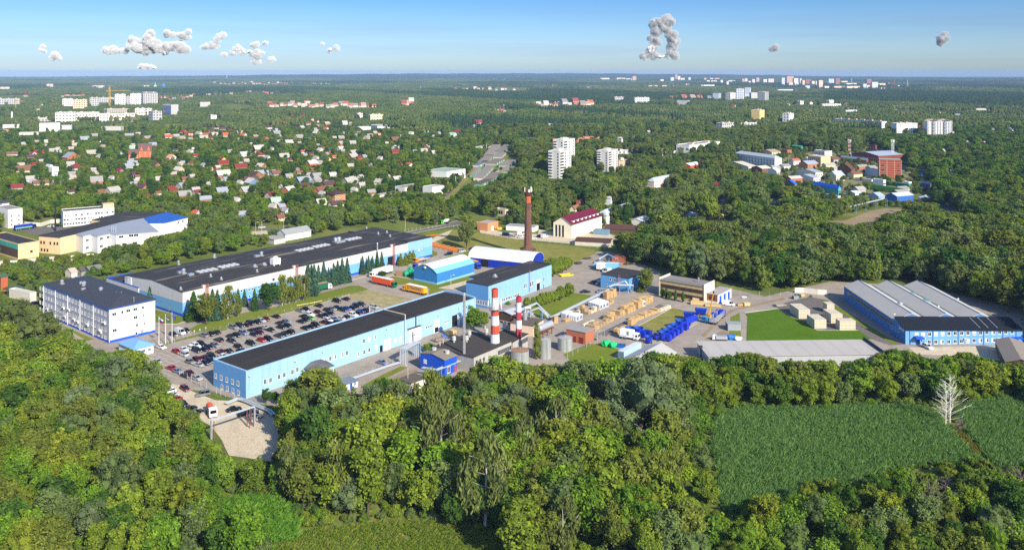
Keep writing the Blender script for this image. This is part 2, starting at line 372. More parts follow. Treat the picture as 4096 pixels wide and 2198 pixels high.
def cloud(lumps,label,seed):
    """lumps: (x, y, radius) in the photo, put 24 km away"""
    D=24000;k=D/F;r=random.Random(seed);b=MB()
    cx=sum(l[0]for l in lumps)/len(lumps);cy=max(l[1]+l[2]for l in lumps)
    for(x,y,rd)in lumps:
        for j in range(9):
            q=rd*(.85 if j==0 else r.uniform(.25,.42));a=r.uniform(-.6,3.74);d=0 if j==0 else rd*r.uniform(.5,.8)
            X=(x-cx+d*math.cos(a))*k;Z=(cy-y+d*math.sin(a)*.8)*k;Yo=r.uniform(-.8,.8)*rd*k*(j>0)
            vs,fs=ICO3;ph=[r.uniform(0,6.28)for _ in range(9)]
            pts=[]
            for vx,vy,vz in vs:
                w=1+.13*math.sin(4*vx+3*vz+ph[0])+.1*math.sin(7*vz-5*vy+ph[1])+.08*math.sin(11*vx+8*vy+ph[2])+.05*math.sin(17*vz+13*vx+ph[3])
                pts.append((X+vx*q*k*w,Yo+vy*q*k*w,max(-.05*rd*k,Z+vz*q*k*w*.92)))
            b.add(pts,fs)
    o=None
    for i,(gr,dsp,mt)in enumerate(((-50,.8,CLM),(25,1.6,CLV))):
        tmp=bpy.data.objects.new('cloud',b.mesh('cloud',mt));COL.objects.link(tmp);md=tmp.modifiers.new('r','REMESH');md.mode='VOXEL';md.voxel_size=15;md=tmp.modifiers.new('s','SMOOTH');md.factor=.6;md.iterations=8
        for tn,st in(('c1',110),('c2',60),('c3',26)):md=tmp.modifiers.new(tn,'DISPLACE');md.texture=CLT[tn];md.strength=st*dsp;md.mid_level=.5;md.texture_coords='GLOBAL'
        md=tmp.modifiers.new('g','DISPLACE');md.strength=gr;md.mid_level=0;md=tmp.modifiers.new('r2','REMESH');md.mode='VOXEL';md.voxel_size=12
        tmp.location=(cx*k,0,0);me=bpy.data.meshes.new_from_object(tmp.evaluated_get(bpy.context.evaluated_depsgraph_get()));COL.objects.unlink(tmp);bpy.data.objects.remove(tmp);me.polygons.foreach_set('use_smooth',[True]*len(me.polygons))
        if i==0:o=put('cloud',me)
        else:put('cloud_veil',me,o)
    o.location=((cx-2048)*k,D,CH+(YH-cy)*k);tag(o,label,'cloud','small clouds over the horizon')
cloud([(170,187,12),(164,198,12),(176,206,10)],'small white cloud low on the far left of the sky',1)
cloud([(222,224,15),(207,234,10),(236,234,9)],'small white puff below the leftmost cloud',2)
cloud([(430,200,16),(455,200,16),(470,206,9),(415,205,9)],'flat white cloud beside the big heaped cloud',3)
cloud([(600,135,20),(595,160,26),(620,180,30),(535,172,24),(550,192,28),(590,196,28),(640,200,22),(680,185,24),(720,190,26),(745,200,16),(500,207,12),(660,205,18)],'largest heaped white cloud with a tall turret',4)
cloud([(670,138,17),(690,142,14),(712,142,13),(735,145,16),(753,125,12),(755,150,9)],'grey white cloud just above the large heap',5)
cloud([(882,145,14),(870,160,14),(855,180,17),(830,185,14),(808,190,9)],'slanting white cloud right of the large heap',6)
cloud([(950,195,17),(970,208,16),(935,212,13),(1000,212,13),(1030,215,17),(1052,210,9),(900,220,9)],'long low white cloud with two humps',7)
cloud([(1062,172,12),(1020,180,9),(1005,181,6)],'faint small cloud above the two humped one',8)
cloud([(1080,242,12),(1092,236,9),(1030,247,8),(1010,248,6)],'small flat cloud low under the two humped one',9)
cloud([(560,268,10),(580,265,12),(605,268,11),(618,270,7)],'faint cloud low under the large heap',10)
cloud([(2672,82,26),(2650,98,18),(2622,88,20),(2610,100,12),(2670,118,20),(2625,130,24),(2612,150,18),(2630,165,18),(2612,188,20),(2600,210,20),(2580,225,17),(2620,226,14),(2645,228,10),
       (2682,140,24),(2695,165,24),(2690,190,20),(2680,215,17),(2700,225,15),(2668,228,12)],'tall towering white cloud with a blue hollow in its middle',11)
cloud([(3772,150,22),(3766,165,17),(3780,140,14)],'round white cloud alone in the right sky',12)
cloud([(3098,194,14),(3090,200,9)],'tiny white cloud above the distant city',13)
cloud([(1342,195,12),(1320,203,8),(1290,178,7)],'very faint cloud between the heap and the chimney',14)
# ---------------------------------------------------------------- vegetation
LEAF=leaf_mat('leaves')
BARK=M('bark',(92,78,62),.9,.3,2);BIRCHBARK=M('birch_bark',(170,164,152),.8,.35,1.5);DEADBARK=M('dead_bark',(150,138,122),.9,.25,2)
def cloudmesh(name,lumps,nper,size,rng,mat=LEAF,hang=0.0,core=.7,flat=1.0,up=.25,coresub=1):
    """crown: leaf clumps scattered over many lumps, with leafy cores inside"""
    V=[];Fc=[];T=[];n=0
    for(x,y,z,r,rz)in lumps:
        k=int(nper*(r/1.5)**1.6)+6
        d=rng.normal(size=(k,3));d /= np.linalg.norm(d,axis=1)[:,None]+1e-9
        if up:d[:,2]+=up*rng.random(k);d /= np.linalg.norm(d,axis=1)[:,None]
        rr=rng.uniform(.72,1.12,k)[:,None];p=np.array([x,y,z])+d*rr*np.array([r,r,rz])
        nn=d*.75+rng.normal(size=(k,3))*.55+np.array([0,0,.3]);nn /= np.linalg.norm(nn,axis=1)[:,None]
        t=np.cross(nn,rng.normal(size=(k,3)));t /= np.linalg.norm(t,axis=1)[:,None]+1e-9
        if hang:t=t*(1-hang)+np.array([0,0,-1.0])*hang;t /= np.linalg.norm(t,axis=1)[:,None]
        bt=np.cross(nn,t);s=size*rng.uniform(.6,1.35,k)[:,None];w=s*(rng.uniform(.5,.85,k)[:,None]if not hang else .32)
        q=np.stack([p-t*s,p+bt*w-t*s*.1,p+t*s,p-bt*w+t*s*.15],1).reshape(-1,3)
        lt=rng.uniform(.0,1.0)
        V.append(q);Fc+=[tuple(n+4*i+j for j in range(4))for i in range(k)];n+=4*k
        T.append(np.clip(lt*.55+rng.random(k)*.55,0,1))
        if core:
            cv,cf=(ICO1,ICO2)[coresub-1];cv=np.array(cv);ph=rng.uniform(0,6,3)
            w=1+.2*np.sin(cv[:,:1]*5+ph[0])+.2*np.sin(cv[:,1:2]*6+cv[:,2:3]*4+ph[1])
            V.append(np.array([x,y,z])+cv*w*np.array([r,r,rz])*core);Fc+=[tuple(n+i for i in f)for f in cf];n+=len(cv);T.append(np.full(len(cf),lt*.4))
    me=bpy.data.meshes.new(name);me.from_pydata(np.concatenate(V).tolist(),[],Fc);me.materials.append(mat)
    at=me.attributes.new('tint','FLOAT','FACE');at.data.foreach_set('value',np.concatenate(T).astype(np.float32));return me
def trunkmesh(name,h,r,rng,mat,limbs=6,spread=2.0,twist=.15,start=.35):
    b=MB();p=Vector((0,0,-.3));pts=[p.copy()]
    for i in range(5):p=p+Vector((rng.uniform(-twist,twist),rng.uniform(-twist,twist),h/5+(.3 if i==0 else 0)));pts.append(p.copy())
    for i in range(5):b.tube(pts[i],pts[i+1],r*(1-i*.17),r*(1-(i+1)*.17),6)
    for j in range(limbs):
        t=start+(1-start)*(j+.5)/limbs;k=min(4,int(t*5));q=pts[k].lerp(pts[k+1],t*5-k)
        a=rng.uniform(0,6.28);l=spread*rng.uniform(.7,1.1)*(1.15-t*.6)
        e=q+Vector((math.cos(a)*l,math.sin(a)*l,l*rng.uniform(.5,1.0)));b.tube(q,e,r*.3*(1.2-t),r*.08,5)
        e2=e+Vector((math.cos(a+.8)*l*.5,math.sin(a+.8)*l*.5,l*.3));b.tube(e,e2,r*.13,.03,4)
    return b.mesh(name,mat)
SPEC={}
def species(key,name,cat,build,k=3):
    SPEC[key]=(name,cat,[build(np.random.default_rng(100+hash_(key)+i))for i in range(k)])
def hash_(s):return sum(ord(c)*(i+3)for i,c in enumerate(s))%997
# every prototype is about 10 m high; scale sets the true height
def broad(rng):
    ls=[];n=24
    for i in range(n):
        th=rng.uniform(0,6.28);zz=rng.uniform(-.75,1.0);rad_=math.sqrt(max(.05,1-zz*zz*.8))*rng.uniform(.55,1.0)
        r=rng.uniform(.95,1.6)*(1.05-.25*max(0,zz));ls.append((math.cos(th)*rad_*2.9,math.sin(th)*rad_*2.9,5.7+zz*3.4,r,r*.85))
    ls+=[(0,0,6.0,2.3,3.0),(.3,.2,3.4,1.9,1.6)]
    ls+=[(math.cos(t_)*q_,math.sin(t_)*q_,z_,r_,r_*1.5)for t_,q_,z_,r_ in zip(rng.uniform(0,6.28,14),rng.uniform(.4,3.0,14),rng.uniform(6.5,9.3,14),rng.uniform(.4,.75,14))]
    return cloudmesh('crown',ls,105,.25,rng),trunkmesh('trunk',6.5,.24,rng,BARK)
def tall(rng):
    ls=[];n=26
    for i in range(n):
        th=rng.uniform(0,6.28);t=rng.uniform(0,1);rad_=(1.9-1.1*abs(t-.35))*rng.uniform(.5,1.0)
        r=rng.uniform(.7,1.2);ls.append((math.cos(th)*rad_,math.sin(th)*rad_,2.4+t*6.7,r,r))
    ls+=[(0,0,5.0,1.5,2.9)]
    return cloudmesh('crown',ls,110,.23,rng),trunkmesh('trunk',8.5,.2,rng,BARK,7,1.5)
def birch(rng):
    ls=[];n=30
    for i in range(n):
        th=rng.uniform(0,6.28);t=rng.uniform(0,1);rad_=(2.0*math.sin(.5+t*2.3))*rng.uniform(.35,1.0)
        r=rng.uniform(.45,.8);ls.append((math.cos(th)*rad_,math.sin(th)*rad_,1.9+t*7.4,r,r*1.7))
    return cloudmesh('crown',ls,190,.33,rng,hang=.72,core=.5),trunkmesh('trunk',9.0,.17,rng,BIRCHBARK,9,1.8)
def willow(rng):
    ls=[]
    for i in range(34):
        th=rng.uniform(0,6.28);zz=rng.uniform(-.9,1.0);rad_=math.sqrt(max(.05,1-zz*zz))*rng.uniform(.65,1.0)
        r=rng.uniform(.8,1.25);ls.append((math.cos(th)*rad_*3.3,math.sin(th)*rad_*3.3,5.1+zz*3.7,r,r*1.05))
    ls+=[(0,0,5.2,2.6,3.2)]
    return cloudmesh('crown',ls,130,.2,rng,hang=.35),trunkmesh('trunk',6,.3,rng,BARK)
def spruce(rng):
    V=[];Fc=[];T=[];n=0;tiers=17
    for i in range(tiers):
        z=.7+8.9*i/tiers;R=1.95*(1-i/tiers)**.85+.12;k=int(10+R*12)
        for j in range(k):
            a=rng.uniform(0,6.28);r=R*rng.uniform(.75,1.12);zz=z+rng.uniform(-.2,.2);s=.28+.12*R;c,q=math.cos(a),math.sin(a);w=.17+.07*R
            V+=[(c*r*.25,q*r*.25,zz+.35),(c*r*.75-q*w*1.6,q*r*.75+c*w*1.6,zz),(c*r,q*r,zz-s),(c*r*.75+q*w*1.6,q*r*.75-c*w*1.6,zz)]
            Fc.append((n,n+1,n+2,n+3));n+=4;T.append(rng.random())
    b=MB();b.cyl(0,0,.6,10,1.25,.02,9);V+=b.v;Fc+=[tuple(n+i for i in f)for f in b.f];T+=[0.1]*len(b.f)
    me=bpy.data.meshes.new('crown');me.from_pydata(V,[],Fc);me.materials.append(LEAF)
    at=me.attributes.new('tint','FLOAT','FACE');at.data.foreach_set('value',T)
    t=MB();t.cyl(0,0,-.2,3,.2,.15,7);return me,t.mesh('trunk',BARK)
def ball(rng):
    ls=[(0,0,5.4,3.6,4.2)]
    for i in range(26):
        d=rng.normal(size=3);d /= np.linalg.norm(d);ls.append((d[0]*2.7,d[1]*2.7,5.4+d[2]*3.2,1.25,1.35))
    return cloudmesh('crown',ls,95,.24,rng,core=.86),trunkmesh('trunk',3,.3,rng,BARK,3,1)
def column(rng):
    ls=[(rng.uniform(-.3,.3),rng.uniform(-.3,.3),1.2+i*.42,.75*(1-abs(i-8)/16)+.2,.9)for i in range(21)]
    return cloudmesh('crown',ls,120,.25,rng,hang=.5,core=.75),trunkmesh('trunk',5,.2,rng,BARK,2,.5)
def bush(rng):# low and wide, prototype 10 high and 13 wide
    ls=[]
    for i in range(16):
        th=rng.uniform(0,6.28);r_=rng.uniform(0,4.8);r=rng.uniform(1.6,2.8);ls.append((math.cos(th)*r_,math.sin(th)*r_,rng.uniform(2.0,7.0)*(1.1-r_/9),r,r*.95))
    ls.append((0,0,3,4.4,3.6))
    return cloudmesh('crown',ls,40,.45,rng),None
def bare(rng):
    return None,None
for k_,n_,c_,f_,q_ in(('broad','broadleaf_tree','tree',broad,6),('tall','poplar_tree','tree',tall,4),('birch','birch_tree','tree',birch,3),('willow','willow_tree','tree',willow,2),
                           ('spruce','spruce_tree','tree',spruce,3),('ball','clipped_willow','tree',ball,2),('column','columnar_poplar','tree',column,1),('bush','bush','bush',bush,3)):
    species(k_,n_,c_,f_,q_)
COLS={'yellow green':(124,142,52),'bright green':(104,136,46),'olive green':(114,124,56),'dark green':(76,106,46),'grey green':(110,128,78),'deep green':(62,94,42),
        'blue green':(70,100,84),'brown green':(110,120,70),'golden':(134,144,52),'silver green':(120,136,96),'lime':(120,150,50)}
N_TREE=[0]
def plant(sp,p,h,colour,label,wide=1.0,name=None,group=None):
    nm,cat,protos=SPEC[sp];i=rnd.randrange(len(protos));cr,tr=protos[i];N_TREE[0]+=1
    t=thing(name or nm,label,cat,(p.x,p.y,0),rnd.uniform(0,6.28),group)
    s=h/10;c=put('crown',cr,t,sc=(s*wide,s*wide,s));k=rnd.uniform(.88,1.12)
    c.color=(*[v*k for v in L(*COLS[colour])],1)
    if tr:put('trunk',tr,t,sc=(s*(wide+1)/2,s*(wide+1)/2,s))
    return t
# ---- scattering one mass of plants (what nobody would count)
def scatter(name,label,protos,pts,kind='stuff'):
    """pts: (x, y, z, turn, scale xy, scale z, prototype)"""
    me=bpy.data.meshes.new(name);me.from_pydata([p[:3]for p in pts],[],[])
    for an,ty,vals in(('turn','FLOAT',[p[3]for p in pts]),('size','FLOAT_VECTOR',[c for p in pts for c in(p[4],p[4],p[5])]),('which','INT',[p[6]for p in pts])):
        a=me.attributes.new(an,ty,'POINT');a.data.foreach_set('vector' if ty=='FLOAT_VECTOR' else 'value',vals)
    o=put(name,me);o['kind']=kind;o['label']=label
    ng=bpy.data.node_groups.new(name,'GeometryNodeTree');ng.interface.new_socket('Geometry',in_out='INPUT',socket_type='NodeSocketGeometry');ng.interface.new_socket('Geometry',in_out='OUTPUT',socket_type='NodeSocketGeometry')
    gi=ng.nodes.new('NodeGroupInput');go=ng.nodes.new('NodeGroupOutput');ip=ng.nodes.new('GeometryNodeInstanceOnPoints');jn=ng.nodes.new('GeometryNodeJoinGeometry')
    for pm in reversed(protos):
        src=bpy.data.objects.new(name+'_source',pm)
        oi=ng.nodes.new('GeometryNodeObjectInfo');oi.inputs['Object'].default_value=src;oi.inputs['As Instance'].default_value=False
        g2=ng.nodes.new('GeometryNodeGeometryToInstance');ng.links.new(oi.outputs['Geometry'],g2.inputs[0]);ng.links.new(g2.outputs[0],jn.inputs[0])
    def attr(n,t):
        a=ng.nodes.new('GeometryNodeInputNamedAttribute');a.data_type=t;a.inputs['Name'].default_value=n;return a.outputs['Attribute']
    cx=ng.nodes.new('ShaderNodeCombineXYZ');ng.links.new(attr('turn','FLOAT'),cx.inputs[2])
    er=ng.nodes.new('FunctionNodeEulerToRotation');ng.links.new(cx.outputs[0],er.inputs[0])
    ng.links.new(gi.outputs[0],ip.inputs['Points']);ng.links.new(jn.outputs[0],ip.inputs['Instance']);ip.inputs['Pick Instance'].default_value=True
    ng.links.new(attr('which','INT'),ip.inputs['Instance Index']);ng.links.new(er.outputs[0],ip.inputs['Rotation']);ng.links.new(attr('size','FLOAT_VECTOR'),ip.inputs['Scale'])
    ng.links.new(ip.outputs[0],go.inputs[0]);md=o.modifiers.new('scatter','NODES');md.node_group=ng;return o
def recolour(me,mat):
    m2=me.copy();m2.materials.clear();m2.materials.append(mat);return m2
def inpoly(x,y,poly):
    c=False;j=len(poly)-1
    for i in range(len(poly)):
        xi,yi=poly[i];xj,yj=poly[j]
        if(yi>y)!=(yj>y)and x<(xj-xi)*(y-yi)/(yj-yi)+xi:c=not c
        j=i
    return c
# ---------------------------------------------------------------- the factory site: ground
ASPH=ground_mat('asphalt_pale',(158,147,134),(172,160,146),(132,122,111),.03,.22,3,.6)
ASPD=ground_mat('asphalt_dark',(112,106,101),(122,115,109),(96,92,88),.05,.3,3,.5)
LAWN=ground_mat('lawn',(100,118,38),(118,130,50),(134,128,66),.03,.2,2.2,.6)
LAWNG=ground_mat('lawn_fresh',(74,106,26),(84,116,32),(98,120,42),.03,.25,2.2,.5)
DRY=ground_mat('dry_grass',(132,130,64),(146,138,78),(106,116,50),.04,.22,2,.8)
SAND=ground_mat('sandy_ground',(200,185,158),(212,197,170),(172,154,128),.04,.3,2.5,.6)
DIRT=ground_mat('dirt',(150,130,106),(164,144,118),(120,110,80),.05,.35,2.5,.6)
CONC=ground_mat('concrete_slab',(176,168,154),(188,180,166),(156,148,136),.05,.3,3,.5)
def sp(s):return s.split()
def sheets(name,z,mat,txt,label=None):return sheet(name,sp(txt),z,mat,label)
sheets('yard',.02,ASPH,'P100,1310 P160,1255 P620,1208 P1500,940 P1720,948 P1800,1005 P2160,1015 P2290,1005 P2440,1005 P2640,1085 P2640,1185 P2930,1155 P3060,1185 P3320,1125 P3700,1145 P4200,1265 P4200,1405 P3600,1450 P2830,1462 P2300,1472 P1850,1530 P1560,1640 P1340,1645 P985,1610 P845,1565 P690,1550 P560,1480 P300,1400','pale asphalt of the factory yard')
sheets('lawn',.06,LAWN,'b430,880 b520,825 b650,790 b1050,690 b1420,620 b1700,540 b1900,470 b2211,395 c100,805 c205,848 c0,905 b1900,585 b1640,665 b1300,755 b1000,815 b700,890 b490,908')
sheets('lawn',.06,LAWN,'b40,650 b270,715 b440,740 b450,770 b300,815 b130,815 b50,800')
sheets('lawn',.06,LAWN,'b20,1080 b250,1000 b560,918 b700,888 b850,858 b850,880 b560,945 b250,1022 b130,1068')
sheets('path',.1,DRY,'b1000,800 b1300,735 b1640,645 b1900,570 b2211,490 b2211,475 b1900,555 b1640,628 b1300,722 b1000,785')
sheets('sandy_plot',.07,ground_mat('sandy_grass',(176,160,124),(160,150,104),(128,126,72),.06,.2,2.5,.9),'c0,910 c205,850 c700,965 c640,1000 c420,1055 c340,1035 c0,945')
sheets('lawn',.06,LAWN,'c440,700 c720,745 c960,800 c1360,690 c1365,740 c1290,765 c1285,860 c1060,850 c870,905 c880,840 c620,790 c525,800 c490,740')
sheets('dirt_patch',.1,SAND,'c970,835 c1290,750 c1285,870 c1110,850')
sheets('lawn',.06,LAWN,'c960,530 c1050,490 c1310,420 c1315,500 c1240,478 c1150,490')
sheets('lawn',.06,DRY,'c780,235 c1095,178 c1400,215 c1900,305 p380,885 p700,910 p1050,965 p1065,1000 p830,1105 p780,1100 p480,1060 c2100,510 c1850,460 c1480,395 c1300,425 c1060,370 c1050,300 c960,280','dry lawn round the brick chimney')
sheets('lawn',.07,LAWN,'c780,235 c1095,178 c1130,190 c1000,225 c900,265')
sheets('path',.11,SAND,'c890,300 c1000,240 c1130,190 c1075,265 c910,335')
sheets('lawn',.06,LAWN,'c900,415 c970,440 c960,470 c900,485')
sheets('lawn',.06,LAWN,'e0,760 e60,740 e450,640 e540,610 e740,640 e640,722 e290,865 e210,890 e130,880')
sheets('lawn',.06,DRY,'e1245,985 e1625,775 e1870,835 e1740,900 e1620,950 e1500,1030 e1400,1060 e1310,1040')
sheets('parking_strip',.05,ASPD,'e795,1060 e1475,735 e1545,752 e905,1090')
sheets('apron',.05,CONC,'e1050,1120 e1300,1065 e1440,1065 e1530,1020 e1900,900 e1950,930 e1720,1060 e1590,1160 e1480,1185 e1330,1180')
sheets('lawn',.06,LAWNG,'f1050,700 f1405,648 f1560,740 f1660,770 f1840,885 g500,880 g660,985 g0,990 f1065,1000 f1075,735','fresh green lawn between crates and long shed')
sheets('lawn',.06,LAWN,'f890,740 f990,690 f1010,1000 f870,950')
sheets('yard_dark',.05,ASPD,'f1400,605 f1760,515 g165,552 g835,965 g1020,1040 g860,1050 g650,980 g505,885 f1835,880 f1420,645','dark asphalt beside the blue hall')
sheets('lawn',.09,LAWN,'g100,562 g165,554 g830,962 g945,1035 g880,1035')
sheets('dirt_track',.06,DIRT,'f600,960 f870,700 f1000,650 f1500,545 f1480,520 f1050,620 f880,660 f840,700 f560,940')
sheets('dirt_patch',.05,DIRT,'f600,985 f850,860 f880,960 f700,1005')
sheets('lawn',.06,LAWN,'e420,1290 e700,1170 e850,1180 e1060,1240 e990,1290 e990,1400 e560,1400')
sheets('forecourt',.06,SAND,'g1060,1075 g2400,1055 g2400,1280 g1800,1180 g1150,1150')
sheets('dirt_patch',.06,DIRT,'d90,1150 d430,1000 d640,920 d760,900 d640,1000 d500,1120 d250,1180')
sheets('lawn',.09,LAWN,'d120,1090 d360,960 d560,870 d640,880 d430,985 d150,1110')
sheets('lawn',.06,LAWN,'a690,840 a960,1000 a1040,985 a700,835 a690,830')
sheets('sandy_lot',.06,SAND,'h440,500 h470,640 h520,720 h600,770 h700,850 h800,900 h930,960 h1000,1040 h1070,1130 h1110,1220 h1150,1300 h1300,1320 h1650,1370 h1760,1330 h1720,1200 h1720,960 h1640,880 h1450,770 h1240,700 h1000,690 h760,600 h600,520','sandy car park beyond the fence')
ROAD=ASPD
sheets('road',.05,ROAD,'r-300,1400 r0,1330 r480,1230 r735,1165 r745,1190 r735,1230 r300,1305 r60,1355 r-200,1420','asphalt road behind the dark roofed hall')

# ---------------------------------------------------------------- white office block
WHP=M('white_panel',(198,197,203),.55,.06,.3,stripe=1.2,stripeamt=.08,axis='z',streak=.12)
WHPS=M('grey_panel',(168,170,184),.55,.06,.3,stripe=1.2,stripeamt=.1,axis='z',streak=.12)
BLUE=M('deep_blue_paint',(22,84,196),.5,.1)
ROOFG=M('slate_grey_sheet',(64,67,74),.7,.18,.3,stripe=.55,stripeamt=.25,axis='x',spec=.2)
BIT=M('bitumen_roof',(64,62,62),.92,.2,.12,patch=((112,106,98),(.03,.12,1),.55,.45),fine=.35,spec=.15)
BITP=M('bitumen_roof_worn',(62,61,62),.92,.2,.12,patch=((146,136,120),(.03,.3,1),.56,.8),fine=.35,spec=.15)
METAL=M('galvanised',(196,198,200),.35,.12,.8,metal=.6);PIPEW=M('pipe_cladding',(188,196,204),.4,.12,.5,metal=.35)
WHITE=M('white_paint',(232,232,230),.6,.06);DARK=M('dark_opening',(22,22,25),.9,.2);STEEL=M('rusty_steel',(124,70,56),.8,.25,1.5)
def roof_fan(b,x,y,z,r=.55,h=1.6,parent_name='roof_fan'):
    m=MB();m.box(-r*1.3,r*1.3,-r*1.3,r*1.3,0,.5,1);m.cyl(0,0,.5,h,r,r,10);m.cyl(0,0,h,h+.5,r*1.25,r*.3,10);m.cyl(0,0,h-.15,h,r*1.3,r*1.25,10)
    o=put(parent_name,m.mesh(parent_name,[METAL,M('kerb_grey',(140,140,142),.8)]),b.root,(x,y,z));return o
def roof_box(b,x,y,z,sx,sy,sz,mat=None,name='roof_vent'):
    m=MB();m.box(-sx/2,sx/2,-sy/2,sy/2,0,sz);m.box(-sx/2-.1,sx/2+.1,-sy/2-.1,sy/2+.1,sz,sz+.12);return put(name,m.mesh(name,mat or METAL),b.root,(x,y,z))
def pipe_at(b,f,u,z0,z1,r=.09,mat=None,name='downpipe',off=.16):
    m=MB();m.tube((0,0,z0),(0,0,z1),r);return b.at(f,u,0,m.mesh(name,mat or WHITE),name,off)
def ac(b,f,p):
    u,z=b.face(f,p);m=MB();m.box(-.55,.55,-.45,0,-.35,.35,0);m.box(-.7,.7,-.9,0,.5,.56,0);m.box(-.3,.3,-.47,-.452,-.24,.24,1)
    b.at(f,u,z,m.mesh('air_conditioner',[WHITE,M('fan_grille',(120,122,124))]),'air_conditioner',.0)
off=Bld('office_block','white four storey office block with dark hipped roof beside the flagpoles','office building','a1205,1028','a1716,905','a418,385','a1190,655',zL='h')
W,D,h=off.W,off.D,off.h
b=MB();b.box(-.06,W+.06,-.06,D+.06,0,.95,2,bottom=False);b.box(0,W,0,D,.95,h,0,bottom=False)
b.poly([(-.012,0,.95),(-.012,0,h),(-.012,D,h),(-.012,D,.95)],1)  # left wall of the same panels, greyer: its shade is put into the colour
off.mb('wall',b,[WHP,WHPS,BLUE]);off.hip(ROOFG,2.6,.5,fascia=BLUE)
u0=off.face('S','a1165,712')[0];u1=off.face('S','a445,455')[0]
off.wgrid('S',u0,u1,22,(1.75,4.7,7.7,10.7),1.35,1.5,'mix')
off.win('F',sp('a1262,707 a1340,687 a1417,668 a1495,652 a1265,798 a1342,778 a1420,760 a1498,742 a1268,885 a1348,870 a1425,850 a1503,830'),1.7,1.25,'mix')
off.win('F',sp('a1580,633 a1657,613 a1585,720 a1660,703 a1590,808 a1663,792 a1507,918'),.95,1.25,'mix')
off.win('F',['a1655,878'],1.7,1.1,'white_blind')
off.door('F',off.face('F','a1570,915')[0],1.0,2.2,M('door_grey',(150,150,152)))
for p in('a488,560','a617,600','a752,640','a888,690','a1035,740'):pipe_at(off,'S',off.face('S',p)[0],.3,h,.13)
pipe_at(off,'F',.1,.3,h,.13)
for p in sp('a708,640 a768,660 a825,768 a865,793 a975,828 a1112,890 a1162,808 a725,735 a1120,905 a530,655'):ac(off,'S',p)
for p,k in(('a685,365',1),('a925,400',1.4),('a895,385',1),('a1115,455',1.2)):
    x,y=off.top(p,h+1.6);roof_fan(off,x,y,h+1.2,.6*k,1.5*k)
for p in sp('a783,338 a920,440 a855,312'):x,y=off.top(p,h+1.2);roof_box(off,x,y,h+.9,1.6,1.0,1.0)
for p in sp('a1285,490 a1340,492 a1480,550'):x,y=off.top(p,h+1.5);m=MB();m.cyl(0,0,0,2,.12,.12,6);m.cyl(0,0,1.9,2.1,.2,.2,6);put('vent_pipe',m.mesh('vent_pipe',METAL),off.root,(x,y,h+.6))
an=Bld('link_building','low white link with blue edge between the office block and the hall','building','a1705,640','a1765,615',D=30,h=6.5,W=12,ang=51,group=None)
an.o+=an.ey*14;an.root.location=an.o
an.walls([(0,6.5,0)],[WHP]);an.flat(BIT,.3,BLUE)
x,y=an.top('a1360,400',6.6);m=MB();m.box(-1.8,1.8,-1.8,1.8,.4,3.4,0);m.box(-1.9,1.9,-1.9,1.9,3.4,3.6,0);m.cyl(0,0,3.6,3.9,.9,.9,12,1);[m.box(sx,sx+.2,sy,sy+.2,0,.4)for sx in(-1.6,1.4)for sy in(-1.6,1.4)]
put('cooling_unit',m.mesh('cooling_unit',[WHITE,DARK]),an.root,(max(1.9,min(10,x)),y,6.62))
gh=Bld('gatehouse','small white gatehouse under a light blue hipped roof by the flagpoles','building','a1480,1100','a1695,1045','a1275,1040',h=3.0,zB=3.0,zR=3.0,zL=3.0)
gh.walls([(0,3,0)],[WHITE]);gh.hip(M('light_blue_sheet',(122,170,214),.55,.08,.5,stripe=.6,stripeamt=.2,axis='h'),2.0,.5);gh.wgrid('F',1.5,gh.W-1.5,3,(1.7,),1.2,1.2);gh.door('F',gh.W*.35,1,2.1,BLUE)

# ---------------------------------------------------------------- long dark-roofed hall with corrugated walls
CORR=M('corrugated_grey',(208,206,202),.6,.1,.25,stripe=.7,stripeamt=.28,streak=.3);SKYB=M('sky_blue_wall',(112,170,212),.6,.07,.25,stripe=.7,stripeamt=.14,streak=.12);SKYP=M('sky_blue_plaster',(138,180,214),.65,.07,.2,streak=.3)
hall=Bld('long_hall','very long hall with black roof and corrugated grey over blue walls behind the car park','factory hall','b360,735','c900,480','a1365,280','b353,465',zL='h',ang=51.5)
W,D,h=hall.W,hall.D,hall.h;sx=hall.face('F','c640,400')[0]
b=MB();b.box(-.05,W+.05,-.05,D+.05,0,1.1,2,bottom=False);b.box(0,W,0,D,1.1,h*.56,1,bottom=False);b.box(0,sx,0,D,h*.56,h,0,bottom=False);b.box(sx,W+.01,-.06,D,h*.56,h+.25,3,bottom=False)
hall.mb('wall',b,[CORR,SKYB,BLUE,SKYP])
b=MB();b.extr([(0,h),(D,h),(D/2,h+1.7)],.01,sx-.01,0);hall.mb('gable_wall',b,CORR)
b=MB();b.extr([(-.25,h+.02),(D/2,h+1.72),(D+.25,h+.02),(D+.25,h+.22),(D/2,h+1.92),(-.25,h+.22)],-.25,sx-.3,0);hall.mb('roof',b,BITP)
b=MB();b.box(sx,W+.1,-.1,D+.1,h+.27,h+.5,0);b.box(sx-.3,sx+.1,-.15,D+.1,h+.5,h+1.0,0);hall.mb('annex_roof',b,BITP)
def hz(y):return h+.22+1.7*(1-abs(y-D/2)/(D/2))
def hloc(p):
    x,y=hall.top(p,h+.8);x,y=hall.top(p,hz(y));return x,max(1,min(D-1,y)),hz(max(1,min(D-1,y)))
for p in sp('b372,262 b1232,70 b1160,185 b1262,165 b340,442 b1183,245 b788,330 b670,293 c1,1 o145,1190 o2100,955 o2065,918 o1970,935 o1840,870'):
    if p=='c1,1':continue
    x,y,z=hloc(p);roof_fan(hall,x,y,z-.05,.75 if p[1:]in('372,262','1232,70','1160,185','1262,165')else .4,2.0 if p[1:]in('372,262','1232,70')else 1.0)
for p in sp('b293,157 b697,82'):x,y,z=hloc(p);roof_fan(hall,x,y,z,.5,1.8)
